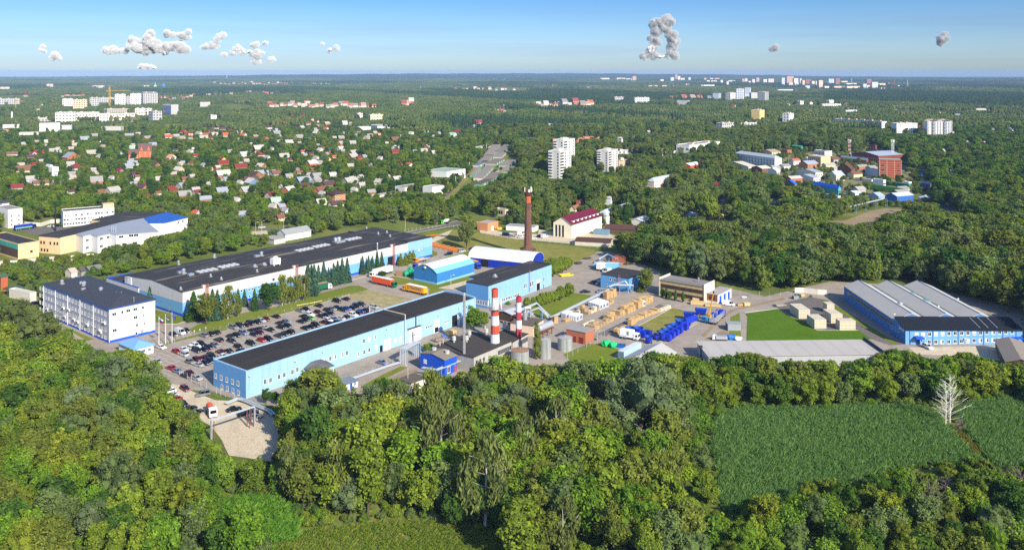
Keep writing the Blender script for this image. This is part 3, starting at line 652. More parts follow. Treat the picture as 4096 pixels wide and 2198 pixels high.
for p in sp('b627,225 b865,175 o1150,1105 o1335,1065 o1690,990 o310,1280'):
    x,y,z=hloc(p)
    for i in range(4):
        for j in range(2):
            m=MB();m.box(-1.1,1.1,-.9,.9,0,.5,1);m.add([(-1.1,-.9,.5),(1.1,-.9,.5),(1.1,.9,.5),(-1.1,.9,.5),(0,0,.95)],[(0,1,4),(1,2,4),(2,3,4),(3,0,4)],0)
            put('skylight',m.mesh('skylight',[M('skylight_dome',(176,178,180),.35,.1),M('kerb_grey',(140,140,142),.8)]),hall.root,(x+(i-1.5)*2.5,y+(j-.5)*2.2,z))
x,y,z=hloc('b1385,165');m=MB();m.box(-2,2,-1.5,1.5,.6,3.4);m.box(-.9,.9,-.6,.6,3.4,4.2);[m.box(q,q+.3,-1.4,-1.1,0,.6)for q in(-1.8,1.5)];[m.box(q,q+.3,1.1,1.4,0,.6)for q in(-1.8,1.5)]
put('cooling_unit',m.mesh('cooling_unit',WHITE),hall.root,(x,y,z))
x,y,z=hloc('o1515,1020');roof_fan(hall,x-1,y,z,1.0,2.2);roof_fan(hall,x+1.4,y,z,1.0,2.2);roof_box(hall,x,y-2.5,z,6,2,.8)
for p in sp('b337,260 b1180,78 b450,272'):x,y,z=hloc(p);roof_box(hall,x,y,z,2.4,1.8,.8)
for p in sp('b625,460 b1618,240 c480,460'):
    u=hall.face('F',p)[0];m=MB()
    for q in(-.5,.5):m.box(q-.06,q+.06,-.8,-.68,0,h+1.6);m.box(q-.06,q+.06,-.12,0,0,h+1.4)
    for i in range(22):m.box(-.5,.5,-.78,-.7,.4+i*.5,.48+i*.5);m.box(-.56,-.44,-.8,0,.4+i*.5,.46+i*.5);m.box(.44,.56,-.8,0,.4+i*.5,.46+i*.5)
    hall.at('F',u,0,m.mesh('ladder',M('ladder_red',(186,108,92),.7)),'ladder')
    m=MB();m.box(-1.9,-.7,-.3,.9,h-.2,h+1.1);hall.at('F',u,0,m.mesh('duct_box',M('duct_pink',(214,190,182),.7)),'duct_box')
hall.win('F',sp('b1010,450 b1095,437 b1135,430 b1203,410 b1100,510 b398,603'),1.0,1.1);hall.win('F',['b1365,322'],1.3,1.2,'grey')
hall.win('F',sp('c797,335 c797,392 c797,455'),1.1,1.1);hall.win('F',['c762,405'],1.6,2.0,'white_blind')
hall.door('F',hall.face('F','c455,525')[0],5,5.2,DARK,'gate');hall.door('S',11,1.1,2.3,M('door_grey',(150,150,152)))
u=hall.face('F','c295,420')[0];m=MB();m.cyl(0,0,h-2,h+3.5,.35,.35,8);m.cyl(0,0,h+3.3,h+3.8,.5,.2,8);hall.at('F',u,0,m.mesh('flue',METAL),'flue',.5)

# ---------------------------------------------------------------- long light-blue building in front
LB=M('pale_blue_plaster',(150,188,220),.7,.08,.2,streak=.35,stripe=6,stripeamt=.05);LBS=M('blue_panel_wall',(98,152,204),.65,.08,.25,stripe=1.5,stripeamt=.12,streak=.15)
lb=Bld('long_blue_building','long light blue building with black roof in front of the car park','factory building','h1337,675','d1390,345','h955,540','h1337,375')
W,D,h=lb.W,lb.D,lb.h
b=MB();b.box(0,W,0,D,0,h,0,bottom=False);b.poly([(-.012,0,0),(-.012,0,h),(-.012,D,h),(-.012,D,0)],1);lb.mb('wall',b,[LB,LBS])  # end wall in a darker blue that carries the shade on that side
b=MB();b.extr([(.35,h+.03),(D*.5,h+.42),(D-.35,h+.03),(D-.35,h+.005),(.35,h+.005)],.4,W-.4,0)
lb.mb('roof',b,M('black_felt',(60,57,55),.95,.22,.1,patch=((74,70,66),(.05,.4,1),.58,.5),fine=.4,spec=.1))
q=MB();t=.4;q.box(-.06,W+.06,-.06,t,h+.002,h+.22,0);q.box(-.06,W+.06,D-t,D+.06,h+.002,h+.45,0);q.box(-.06,t,t,D-t,h+.002,h+.35,0);q.box(W-t,W+.06,t,D-t,h+.002,h+.5,0)
q.extr([(t,h+.5),(D-t,h+.5),(D-t,h+.6),(D/2,h+1.5),(t,h+.6)],W-t,W+.06,0);lb.mb('parapet',q,LB)
lb.win('S',sp('h1003,420 h1063,440 h1125,462 h1187,483 h1249,502 h1072,540 h1132,560 h1193,582 h1255,605'),1.25,1.6)
lb.win('F',sp('h1548,485 h1608,468 h1700,432 h1760,410 h1850,378 h1905,350 h2140,262 h2192,250 b1993,1197 b2043,1180 b2125,1155 b2175,1135 d152,588 d210,568 d272,545 d90,733 d158,710 d213,688 d290,657 d503,578 d557,560'),1.15,1.75,'mix')
for p in sp('d1046,383 d1059,378 d1072,372 d1085,367'):lb.win('F',[p],.55,.95)
lb.win('F',sp('d1275,290 d845,440 d870,432 d893,424'),.8,.9)
for p,w_,h_,mt,nm in(('d410,640',3.2,4.0,WHITE,'roller_door'),('d958,385',3.2,5.0,WHITE,'roller_door'),('d1155,355',3.0,4.6,DARK,'gate'),('d345,680',1.4,2.4,DARK,'door')):lb.door('F',lb.face('F',p)[0],w_,h_,mt,nm)
u=lb.face('F','d1155,355')[0];m=MB();m.box(1.5,3.0,-.35,-.25,0,4.4);lb.at('F',u,0,m.mesh('gate_leaf',WHITE),'gate_leaf')
u=lb.face('F','d958,385')[0];m=MB();m.box(-1.2,1.0,-.09,-.02,.2,2.2);lb.at('F',u,0,m.mesh('gate_opening',DARK),'gate_opening')
u=lb.face('F','b1825,1320')[0];m=MB();m.add([(-5,0,3.6),(5,0,3.6),(4.2,-5.5,3.2),(-4.2,-5.5,3.2),(-2,0,5.0),(2,0,5.0),(0,-3,4.6)],[(3,2,6),(2,1,5,6),(0,3,6,4),(4,6,5),(0,1,2,3)],0);[m.tube((sx,-5,0),(sx,-5,3.3),.12,m=1)for sx in(-3.8,3.8)]
lb.at('F',u,0,m.mesh('porch',[M('porch_grey',(92,92,94),.8),WHITE]),'porch',.05)
for p in('d400,452','d968,300','d1198,220','b1900,1117','b1598,1220','h1365,415'):
    u,z=lb.face('F',p);m=MB();m.box(-.05,.05,-.7,0,-.05,.05);m.box(-.15,.15,-1.0,-.6,-.12,.08);lb.at('F',u,z,m.mesh('wall_lamp',WHITE),'wall_lamp')
fr=Bld('utility_room','little white flat roofed room built against the long blue building','building','d655,612','d780,572',W=6.5,D=4.2,h=5.2,ang=51.5)
fr.walls([(0,5.2,0)],[WHITE]);fr.flat(BIT,0,over=.25);fr.win('F',sp('d690,533 d715,523 d742,514'),.7,.8)
# cream gas pipe running over the roof
g=thing('gas_pipe','cream gas pipe bridging over the black roof of the long blue building','pipe',lb.o,lb.a)
u,z=lb.face('F','d600,500');m=MB();m.path([(u,-.5,0),(u,-.5,h+2.6),(u,D+1.2,h+2.6),(u,D+1.2,0)],.17,7);m.build('pipe',M('cream_pipe',(214,202,178),.6),g)
m=MB();m.path([(u+6,-.4,0),(u+6,-.4,h+1.8)],.18,7);m.build('flue',M('flue_dark',(60,56,54),.7),g)

# ---------------------------------------------------------------- tall blue workshop, tents, chimneys
bw=Bld('blue_workshop','tall light blue workshop with dark roof between the tent hall and the car park','factory building','c1530,1065','c2200,795',D=23,T='c1545,815',ang=55)
l=G('c1285,770',bw.h)-bw.o;bw.D=l.dot(bw.ey);W,D,h=bw.W,bw.D,bw.h
b=MB();b.box(0,W,0,D,0,h,0,bottom=False);b.poly([(-.012,0,0),(-.012,0,h),(-.012,D,h),(-.012,D,0)],1);b.box(14,W-10,D+.01,D+9,0,h-1.6,0,bottom=False);bw.mb('wall',b,[SKYP,M('blue_panel_shade',(92,150,202),.65,.08,.25,stripe=.9,stripeamt=.16)])
bw.flat(BIT,.3,M('dark_edge',(40,46,62),.7));b=MB();b.box(13.8,W-9.8,D+.3,D+9.2,h-1.58,h-1.3);bw.mb('wing_roof',b,BIT)
for p in sp('d1672,140 d1688,135 d1704,130 d1732,120 d1748,114 d1764,109 d1780,103 d1812,93 d1828,88 d1844,82 d1860,77'):bw.win('F',[p],1.0,1.5)
bw.wgrid('S',1.2,8.4,6,(bw.face('S','c1467,995')[1],),1.15,1.9)
bw.win('F',sp('c1925,812 c1945,806 c1997,790 c2017,782 c2142,735 c2140,815'),1.0,2.4)
u=bw.face('F','c2080,815')[0];bw.door('F',u,3.6,5.0,WHITE,'gate_frame');bw.door('F',u,3.0,3.4,DARK,'gate',off=.09)
u=bw.face('F','c1978,760')[0];m=MB();[m.box(q-.05,q+.05,-.5,-.4,1,h+1.2)for q in(-.35,.35)];[m.box(-.35,.35,-.5,-.42,1.2+i*.5,1.27+i*.5)for i in range(19)];bw.at('F',u,0,m.mesh('ladder',M('ladder_red',(186,108,92))),'ladder')
x,y=bw.top('c1602,715');roof_fan(bw,x,y,h+.12,.7,1.0)
TB=M('tent_blue',(54,122,186),.6,.1,.3,stripe=.9,stripeamt=.25);TBL=M('tent_pale_blue',(120,182,222),.6,.08,.3,stripe=.9,stripeamt=.12);TW=M('tent_white',(228,224,214),.6,.05,.3,stripe=2.2,stripeamt=.08)
t1=Bld('tent_hall','blue walled storage tent with a cream faceted roof','storage tent','c962,795','c1355,670','c718,740',h=5.3,ang=53)
W,D=t1.W,t1.D;prof=[(0,5.3),(D*.17,7.2),(D*.38,8.5),(D*.5,8.75),(D*.62,8.5),(D*.83,7.2),(D,5.3)]
b=MB();b.box(0,W,0,D,.9,5.3,0,bottom=False);b.box(-.02,W+.02,-.02,D+.02,0,.9,1,bottom=False);t1.mb('wall',b,[TB,TBL])
b=MB();b.extr(prof,.01,W-.01,0);t1.mb('gable_wall',b,M('tent_teal',(50,118,164),.6,.08,.3,stripe=.9,stripeamt=.12))
b=MB();up=[(y,z+.06)for y,z in prof];n=len(up)
for i in range(n-1):b.extr([up[i],up[i+1],(up[i+1][0],up[i+1][1]+.15),(up[i][0],up[i][1]+.15)],-.3,W+.3,1 if i in(0,n-2)else 0)
t1.mb('roof',b,[TW,TBL]);m=MB();m.box(-.5,.5,-.5,0,-.4,.5);t1.at('S',D*.5,7.4,m.mesh('vent_box',WHITE),'vent_box',.02)
t2=Bld('barrel_tent','dark blue tent with a long white barrel roof below the brick chimney','storage tent','c1315,582','c2010,568',D=15.5,h=4.2,zR=4.2)
W,D=t2.W,t2.D;n=12;prof=[(D/2-D/2*math.cos(math.pi*i/n),4.2+4.4*math.sin(math.pi*i/n))for i in range(n+1)]
TD=M('tent_navy',(24,52,160),.5,.1,.3,stripe=1.5,stripeamt=.2);b=MB();b.box(0,W,0,D,0,4.2,0,bottom=False);t2.mb('wall',b,TD);b=MB();b.extr(prof,.01,W-.01,0);t2.mb('gable_wall',b,TD)
b=MB()
for i in range(n):(y0,z0),(y1,z1)=prof[i],prof[i+1];b.extr([(y0,z0+.05),(y1,z1+.05),(y1,z1+.2),(y0,z0+.2)],-.4,W+.4,0)
t2.mb('roof',b,M('tent_white_pvc',(236,236,234),.5,.04,.3,stripe=4.5,stripeamt=.06),smooth=True);t2.door('F',t2.face('F','c1490,570')[0],4.2,4.0,DARK,'gate')
BRK=M('old_brick',(112,78,64),.9,.3,.5,stripe=.5,stripeamt=.25,axis='z',patch=((78,52,42),(.25,.25,.12),.5,.6));BRO=M('orange_brick',(176,92,58),.9,.15,.8)
def octo(b,z0,z1,r0,r1,m=0,n=8):b.cyl(0,0,z0,z1,r0,r1,n,m)
p=G('p310,1032');H=hgt('p310,1032','p308,322');t=thing('brick_chimney','tall old brick factory chimney with antennas round its top','chimney',p,rad(20))
b=MB();b.box(-3.4,3.4,-3.4,3.4,0,3.9,0);b.box(-3.7,3.7,-3.7,3.7,3.9,4.4,0);b.build('pedestal',BRK,t)
b=MB();octo(b,4.4,6.5,3.1,2.45);octo(b,6.5,H*.83,2.45,1.75);b.build('shaft',BRK,t);b=MB();octo(b,H*.83,H-2.4,1.75,1.68);b.build('shaft_top',BRO,t)
b=MB();octo(b,H-2.4,H-1.7,1.72,2.15);octo(b,H-1.7,H-.4,2.15,2.15);octo(b,H-.4,H,1.9,1.8);b.build('crown',M('sooty_brick',(70,46,40),.95,.2,.8),t)
b=MB()
for i in range(8):a=i*math.pi/4;b.tube((2.1*math.cos(a),2.1*math.sin(a),H-.6),(2.1*math.cos(a),2.1*math.sin(a),H+1.2),.06)
for z in(H+.3,H+1.1):
    for i in range(8):a=i*math.pi/4;a2=a+math.pi/4;b.tube((2.1*math.cos(a),2.1*math.sin(a),z),(2.1*math.cos(a2),2.1*math.sin(a2),z),.06)
b.build('railing',M('railing_red',(150,70,60),.7),t)
for i,(a,hh)in enumerate(((3.3,2.6),(4.6,1.6),(5.2,3.0),(0.2,2.8),(5.9,2.2))):
    m=MB();m.box(-.14,.14,-.12,.12,0,hh)if i!=1 else m.cyl(0,0,0,1.4,.55,.55,10);m.build('antenna',WHITE,t).location=(2.1*math.cos(a),2.1*math.sin(a),H)
for i,z in enumerate((H*.55,H*.78,9)):b=MB();r=2.5-.75*z/H*1.05;octo(b,z,z+.15,r+.05,r+.05);b.build('iron_band',M('iron_band',(120,110,104)),t)
def stack(label,base,top,bands,r0,r1,cols,platform=None):
    p=G(base);H=hgt(base,top);yb,yt=float(base[1:].split(',')[1]),float(top[1:].split(',')[1]);t=thing('striped_smokestack',label,'smokestack',p,0,'striped smokestacks of the boiler house')
    rr=lambda z:r0+(r1-r0)*z/H
    for(y1,y0,c)in bands:
        z0,z1=max(0,(yb-y0)/(yb-yt)*H),(yb-y1)/(yb-yt)*H;b=MB();b.cyl(0,0,z0,z1,rr(z0),rr(z1),20,cap=False);b.build('red_band' if c else 'white_band',cols[c],t,smooth=True)
    b=MB();b.cyl(0,0,H-1.3,H-.2,r1*1.08,r1*1.12,20);b.cyl(0,0,H-.2,H,r1*1.0,r1*.95,20);b.build('rim',cols[1],t,smooth=False);b=MB();b.cyl(0,0,H+.004,H+.02,r1*.75,r1*.75,16);b.build('mouth',DARK,t)
    if platform:
        z=(yb-platform)/(yb-yt)*H;R=rr(z)+1.1;b=MB()
        for i in range(16):
            a,a2=i*math.pi/8,(i+1)*math.pi/8;A,B_=Vector((math.cos(a),math.sin(a),0)),Vector((math.cos(a2),math.sin(a2),0));r_=rr(z)
            b.poly([A*r_+Vector((0,0,z)),A*R+Vector((0,0,z)),B_*R+Vector((0,0,z)),B_*r_+Vector((0,0,z))]);b.tube(A*R+Vector((0,0,z)),A*R+Vector((0,0,z+1.3)),.05)
            for dz in(.65,1.3):b.tube(A*R+Vector((0,0,z+dz)),B_*R+Vector((0,0,z+dz)),.05)
            if i%2==0:b.tube(A*R+Vector((0,0,z)),A*r_+Vector((0,0,z-1.2)),.06)
        b.build('platform',M('platform_steel',(150,140,138),.6),t)
        for a in(2.6,3.4,-.3,.4):b=MB();b.box(-.15,.15,-.12,.12,z,z+3.2);b.build('antenna',WHITE,t).location=(R*math.cos(a),R*math.sin(a),0)
    b=MB();x=-r0*.4
    for s_ in(-.22,.22):b.tube((s_-.3,-r0-.1,0),(s_-.3,-r1-.1,H-1),.035)
    b.build('ladder',M('platform_steel',(150,140,138),.6),t)
SW=M('stack_white',(236,234,230),.7,.08,.5);SR=M('stack_red',(206,76,46),.7,.12,.5);SR2=M('stack_crimson',(178,42,56),.7,.12,.5)
stack('larger red and white striped smokestack with a platform','d1602,775','d1597,10',[(10,105,1),(105,240,0),(240,305,1),(305,408,0),(408,505,1),(505,608,0),(608,780,1)],1.85,1.12,(SW,SR),232)
stack('smaller crimson and white striped smokestack beside the boiler house','d1865,690','d1868,95',[(95,160,1),(160,265,0),(265,355,1),(355,447,0),(447,700,1)],1.25,.92,(SW,SR2))
p=G('d1262,905');H=hgt('d1262,905','d1247,55');t=thing('metal_flue','thin bare metal smokestack in front of the boiler house','smokestack',p)
b=MB();b.cyl(0,0,0,H,.5,.42,12);b.build('shaft',M('stack_metal',(190,188,186),.45,.15,.6,metal=.3),t);b=MB()
for i in range(14):z=2+i*(H-3)/13;b.cyl(0,0,z,z+.14,.56,.56,12)
b.build('flange',M('flange',(150,148,146),.6),t);b=MB();[b.tube((s_,-.55,0),(s_,-.5,H-1),.04)for s_ in(.1,.45)];[b.box(.1,.45,-.6,-.54,.5+i*.5,.55+i*.5)for i in range(int(H*2)-4)];b.build('ladder',METAL,t)

# ---------------------------------------------------------------- boiler house quarter
OLDW=M('old_concrete',(176,172,164),.9,.14,.5,streak=.4);CREAM=M('cream_plaster',(216,200,168),.85,.1,.4,streak=.25);FELT=M('old_felt',(72,66,60),.95,.22,.25,stripe=1.1,stripeamt=.25,axis='x',fine=.3);FELT2=M('felt_brown',(104,94,84),.95,.2,.25,fine=.3)
bh=Bld('boiler_house','low boiler house with worn black felt roof behind the striped smokestacks','boiler house','d1370,765','d1785,590','d920,655',h=5.6,zB=5.6,zR=5.6,zL=5.6)
bh.walls([(0,5.6,0)],[OLDW]);bh.flat(FELT,0,over=.4);bh.wgrid('F',bh.W*.66,bh.W-.9,7,(3.4,),1.5,1.6,'grey');bh.wgrid('F',1.5,5.5,3,(3.4,),1.2,1.4,'grey')
for p in sp('d1508,520 d1320,545 d1150,605 d1290,600 d1705,450'):
    x,y=bh.top(p);m=MB();m.cyl(0,0,0,.8,.35,.35,8);m.cyl(0,0,.8,2.0,.75,.65,10);m.cyl(0,0,2.0,2.3,.8,.3,10);put('roof_cowl',m.mesh('roof_cowl',M('cowl_grey',(186,182,178),.6,.15,1)),bh.root,(x,y,5.7))
for p in sp('d1397,500 d1495,470 d1030,620 d995,645 d1317,480'):x,y=bh.top(p);m=MB();m.cyl(0,0,0,1.6,.1,.1,6);put('vent_pipe',m.mesh('vent_pipe',WHITE),bh.root,(x,y,5.7))
b2=Bld('pump_house','grey pump house with a black roof and window strip beside the crimson smokestack','building','d1800,600','d1965,510','d1640,500',h=5.0,zB=5,zR=5,zL=5);b2.walls([(0,5,0)],[OLDW]);b2.flat(FELT,0,over=.35);b2.wgrid('F',b2.W*.55,b2.W-.8,4,(3.2,),1.4,1.8,'grey')
WOOD=M('dark_boards',(84,66,52),.9,.25,.8,stripe=.35,stripeamt=.4,axis='z')
b3=Bld('wooden_shed','dark wooden shed under a grey sheet roof behind the striped smokestacks','shed','d1785,415','d1835,395','d1648,370','d1785,298',ang=52,W=6);b3.walls([(0,b3.h,0)],[WOOD]);b3.gable(M('pale_sheet',(186,186,188),.6,.12,.5,stripe=.8,stripeamt=.2),WOOD,.8,'x')
b=MB();[b.tube((-.4,y,0),(-.4,y,1.2),.06)for y in(0,2,4,6)];b.tube((-.4,0,1.2),(-.4,6,1.2),.06);b3.mb('railing',b,WHITE)
b4=Bld('pink_pumphouse','flat roofed peach walled building beside the silver tank','building','e90,975','e205,905','e-60,880',h=4.2,zB=4.2,zR=4.2,zL=4.2);b4.walls([(0,4.2,0)],[M('peach_plaster',(222,196,170),.85,.1,.5,streak=.3)]);b4.flat(FELT2,0,over=.3);x,y=b4.top('d2003,320');roof_fan(b4,x,y,4.3,.9,1.4);b4.wgrid('F',2,b4.W-2,3,(2.4,),1,1.2,'brown')
bb=Bld('deep_blue_boiler_house','small deep blue building with a shallow gable beside the metal smokestack','building','d1045,800','d1190,750','d765,730',h=5.5,zB=5.5,zR=5.5,zL=5.5,ang=52)
DB=M('deep_blue_wall',(24,82,198),.6,.08,.3,stripe=1.2,stripeamt=.12);bb.walls([(0,5.5,0)],[DB]);bb.gable(M('roof_olive',(136,128,112),.9,.18,.4,fine=.2),DB,1.0,'x',.25)
bb.win('S',['d832,813'],1.4,1.4,'white_blind');bb.win('F',['d1090,905'],1.6,2.2);bb.door('F',5.5,1.2,2.2,M('door_red',(150,60,60)))
for yy,xx in((bb.D*.75,4),(bb.D*.25,4.5)):m=MB();m.cyl(0,0,0,1.1,.8,.8,12);m.cyl(0,0,1.1,1.25,.9,.9,12);put('roof_cowl',m.mesh('roof_cowl',M('cowl_grey',(186,182,178))),bb.root,(xx,yy,5.85))
b5=Bld('cream_shed','cream shed with flat brown roof among the trees near the metal smokestack','shed','d680,1055','d845,995','d585,990',h=4.2,zB=4.2,zR=4.2,zL=4.2);b5.walls([(0,4.2,0)],[M('cream_white',(232,222,204),.85,.1,.5,streak=.3)]);b5.flat(FELT2,0,over=.3)
b6=Bld('kiosk','white kiosk with brick end and blue door by the fence','kiosk','t320,280','t425,262','t270,250','t318,235',ang=48);b6.walls([(0,b6.h,0)],[WHITE]);b6.flat(M('kiosk_roof',(120,130,142),.8),0,over=.5);b6.door('F',2.0,1.0,2.1,BLUE);b6.door('F',b6.W-1.2,.6,1.4,BLUE,'shutter',.8);b=MB();b.box(-.06,-.003,.05,b6.D-.05,0,b6.h-.1);b6.mb('end_wall',b,M('red_brick',(150,86,66),.9,.2,1))
tr=Bld('substation','orange brick transformer house with flat grey roof and maroon doors','substation','e668,1182','e748,1132','e447,1142','e668,1050',ang=55);BRT=M('salmon_brick',(176,106,76),.85,.14,.9,stripe=.35,stripeamt=.12,axis='z');tr.walls([(0,tr.h,0)],[BRT]);tr.flat(M('grey_slab',(150,148,146),.9,.15,.5),0,over=.25)
for p,w_ in(('e620,1150',2.0),('e550,1130',1.1)):tr.door('S',tr.face('S',p)[0],w_,2.4,M('maroon_door',(130,44,40),.7,.1,1,stripe=.3,stripeamt=.3))
def tank(label,base,topc,wpx,roofm,name='storage_tank',rise=.5,mat=None):
    p=G(base);H=hgt(base,topc);r=wpx*_s/2/ppm(base);p.y+=r*.3;t=thing(name,label,'tank',p,0,'steel tanks by the boiler house');b=MB();b.cyl(0,0,0,H,r,r,28,cap=False)
    for i in range(1,4):b.cyl(0,0,H*i/4-.05,H*i/4+.05,r*1.012,r*1.012,28)
    b.build('shell',mat or M('tank_zinc',(172,176,172),.5,.18,.6,metal=.25,streak=.5),t);b=MB();b.cyl(0,0,H,H+rise,r*1.02,.3,28);b.build('lid',roofm,t)
    b=MB();[b.tube((s_+r*.3,-r-.12,0),(s_+r*.3,-r-.12,H+.8),.04)for s_ in(-.25,.25)];[b.tube((r*.3-.25,-r-.12,i*.5),(r*.3+.25,-r-.12,i*.5),.03)for i in range(1,int(H*2))];b.build('ladder',METAL,t)
    b=MB();b.tube((0,0,H+rise-.1),(0,0,H+rise+.7),.12);b.build('vent_pipe',METAL,t)
LIDG=M('tank_lid_grey',(158,156,152),.7,.15,.6);LIDR=M('tank_lid_rust',(152,116,92),.8,.25,.6)
tank('tall zinc storage tank beside the columnar poplar','e222,1335','e225,1125',135,LIDG);tank('zinc storage tank next to the orange transformer house','e443,1245','e443,1105',162,LIDG);tank('squat storage tank with a rusty lid below the crimson smokestack','d1880,840','d1880,695',198,LIDR,rise=.25)
p=G('e225,1075');t=thing('silver_boiler','horizontal silver boiler on a rusty frame behind the zinc tanks','tank',(p.x,p.y,0),rad(52));b=MB();b.tube((-4,0,3.6),(4,0,3.6),1.35,n=16);b.tube((-4.5,0,3.6),(-4,0,3.6),.8,1.35,16);b.tube((4,0,3.6),(4.5,0,3.6),1.35,.8,16);b.build('drum',M('silver_cladding',(204,206,206),.35,.1,.8,metal=.5),t);b=MB();[b.box(x-.15,x+.15,y-.15,y+.15,0,2.6)for x in(-3,0,3)for y in(-1,1)];b.box(-4.4,4.4,-1.5,1.5,2.2,2.35);b.build('frame',STEEL,t)
p=G('d1935,470');t=thing('silver_cyclone','silver dust cyclone beside the crimson smokestack','dust collector',(p.x,p.y,0));b=MB();b.cyl(0,0,3,7.5,.9,.9,14);b.cyl(0,0,1.2,3,.25,.9,14);b.build('body',METAL,t);b=MB();b.path([(0,0,7.5),(0,0,9),(2.2,.6,9),(2.2,.6,5)],.35,8);b.build('duct',METAL,t);b=MB();[b.box(x-.1,x+.1,y-.1,y+.1,0,3.4)for x in(-.8,.8)for y in(-.8,.8)];b.build('leg',STEEL,t)

# ---------------------------------------------------------------- pipelines
BLP=M('blue_support',(118,172,216),.6,.1)
def pipeline(label,pts,r=.32,gap=.9,sup=6.0,mat=None,sm=None,two=True,zsup=None,name='pipeline'):
    """pts: (picture point of the pipe, height there)"""
    P3=[G(p,z)for p,z in pts];t=thing(name,label,'pipe',(P3[0].x,P3[0].y,0));o=Vector((P3[0].x,P3[0].y,0));Q=[p-o for p in P3]
    ds=[]
    for i in range(len(Q)):
        a,c=Q[max(0,i-1)],Q[min(len(Q)-1,i+1)];d=Vector((c.x-a.x,c.y-a.y,0));d=d.normalized()if d.length>.01 else Vector((1,0,0));ds.append(Vector((-d.y,d.x,0)))
    for s_ in((-.5,.5)if two else(0,)):
        b=MB();b.path([q+d*gap*s_ for q,d in zip(Q,ds)],r,8);b.build('pipe',mat or PIPEW,t)
    for i in range(len(Q)-1):
        a,c=Q[i],Q[i+1];ln=(c-a).length;n=int(ln/sup)
        for j in range(n+(i==len(Q)-2)):
            q=a.lerp(c,(j+.3)/max(1,n))if n else c
            if q.z<.9:continue
            b=MB();d=ds[i]
            for s_ in(-.6,.6):b.tube(q+d*s_*gap-Vector((0,0,q.z)),q+d*s_*gap-Vector((0,0,r)),.1)
            b.tube(q-d*gap*.8-Vector((0,0,r+.1)),q+d*gap*.8-Vector((0,0,r+.1)),.1);b.build('support',sm or BLP,t)
pipeline('blue twin pipeline zigzagging past the boiler house to the little blue building',[('d1840,255',5.5),('d1905,235',5.5),('d2065,170',5.5),('e265,865',1.4),('e295,880',1.4),('e930,572',1.6),('e960,525',3.6),('e1105,478',6.0),('e1140,520',4.2)])
pipeline('second blue pipeline lower beside the zigzag one',[('d1850,305',4.4),('d1920,285',4.4),('d2085,222',4.4),('d2200,330',1.0)],two=False)
pipeline('pale pipes looping in front of the little blue building',[('e930,540',3.4),('e985,520',4.2),('e1190,525',4.2),('e1175,590',.6)],two=True)
def gantry(label,a,c,z,mats,r=.3,n=4):
    A,B_=G(a),G(c);t=thing('pipe_gantry',label,'pipe',A);d=B_-A;e=Vector((-d.y,d.x,0)).normalized()
    for i in range(n):o=e*(i-(n-1)/2)*.75;b=MB();b.path([o,o+Vector((0,0,z)),o+d+Vector((0,0,z)),o+d],r*.8,8);b.build('pipe',mats[0],t)
    b=MB();
    for q in(Vector(),d):[b.tube(q+e*s_+d.normalized()*.5*(1 if q.length<1 else-1),q+e*s_+Vector((0,0,z-.3))+d.normalized()*.5*(1 if q.length<1 else-1),.12)for s_ in(-1.6,1.6)];b.tube(q+e*-1.6+Vector((0,0,z-.4)),q+e*1.6+Vector((0,0,z-.4)),.12)
    b.build('frame',mats[1],t)
gantry('tall arch of four silver pipes beside the deep blue building','d585,850','d745,762',5.6,(PIPEW,BLP))
A=G('h952,1130');B_=G('h1428,968');t=thing('pipe_gantry','pipe bridge on rusty posts crossing the sandy car park','pipe',A);d=B_-A;z=5.6
b=MB();e=Vector((-d.y,d.x,0)).normalized();[b.path([e*s_,e*s_+Vector((0,0,z)),e*s_+d+Vector((0,0,z)),e*s_+d],.18,8)for s_ in(-.35,.2)];b.build('pipe',PIPEW,t)
b=MB();[b.tube(q+e*s_,q+e*s_+Vector((0,0,z-.2)),.13)for q in(d.normalized()*.5,d-d.normalized()*.6,d-d.normalized()*1.9)for s_ in(-.7,.7)];b.build('post',STEEL,t)
pipeline('low silver pipes bending along the fence by the end of the long blue building',[('h1115,725',.7),('h1240,672',.9),('h1300,680',.9),('h1590,800',.9),('h1640,850',.8)],two=True,r=.28)
pipeline('low silver pipes running beside the fence of the service road',[('d0,1010',.6),('d200,940',.6),('d400,870',.6),('d560,820',.6)],two=True,r=.25)
pipeline('thin pale pipe along the cream shed',[('d640,1085',2.6),('d760,1040',2.6),('d880,985',2.6)],two=False,r=.2)
pipeline('silver pipe running along the deep blue building to the metal smokestack',[('d800,880',3.0),('d960,905',3.0),('d1250,790',3.0)],two=True,r=.24)

# ---------------------------------------------------------------- east part of the site
sb=Bld('small_blue_building','two storey light blue building with flat dark roof where the pipeline ends','building','e1150,605','e1312,380','e853,545','e1150,458',zR='h',ang=54);sb.walls([(0,sb.h,0)],[M('mid_blue_wall',(98,156,206),.65,.07,.3,stripe=1.0,stripeamt=.1)]);sb.flat(BIT,.25);sb.win('S',sp('e945,462 e905,525'),1.0,1.3);sb.win('S',['e998,470'],1.9,1.3);sb.win('F',sp('e1185,475 e1205,468'),1.0,1.2)
u=sb.face('S','e1047,470')[0];m=MB();[m.box(q-.05,q+.05,-.6,-.5,0,sb.h+1.4)for q in(-.4,.4)];[m.box(-.4,.4,-.6,-.52,.4+i*.5,.47+i*.5)for i in range(14)];sb.at('S',u,0,m.mesh('ladder',M('ladder_red',(186,108,92))),'ladder')
TAN=M('tan_panel',(190,168,122),.85,.1,.4,stripe=3.0,stripeamt=.15,streak=.2);CON=M('pale_concrete',(214,206,190),.85,.1,.4,streak=.3)
bo=Bld('beige_office','beige two storey office with two brown window bands and white end walls','office building','f603,590','f712,330','f105,500','f605,380',zR='h',ang=52.5);W,D,h=bo.W,bo.D,bo.h
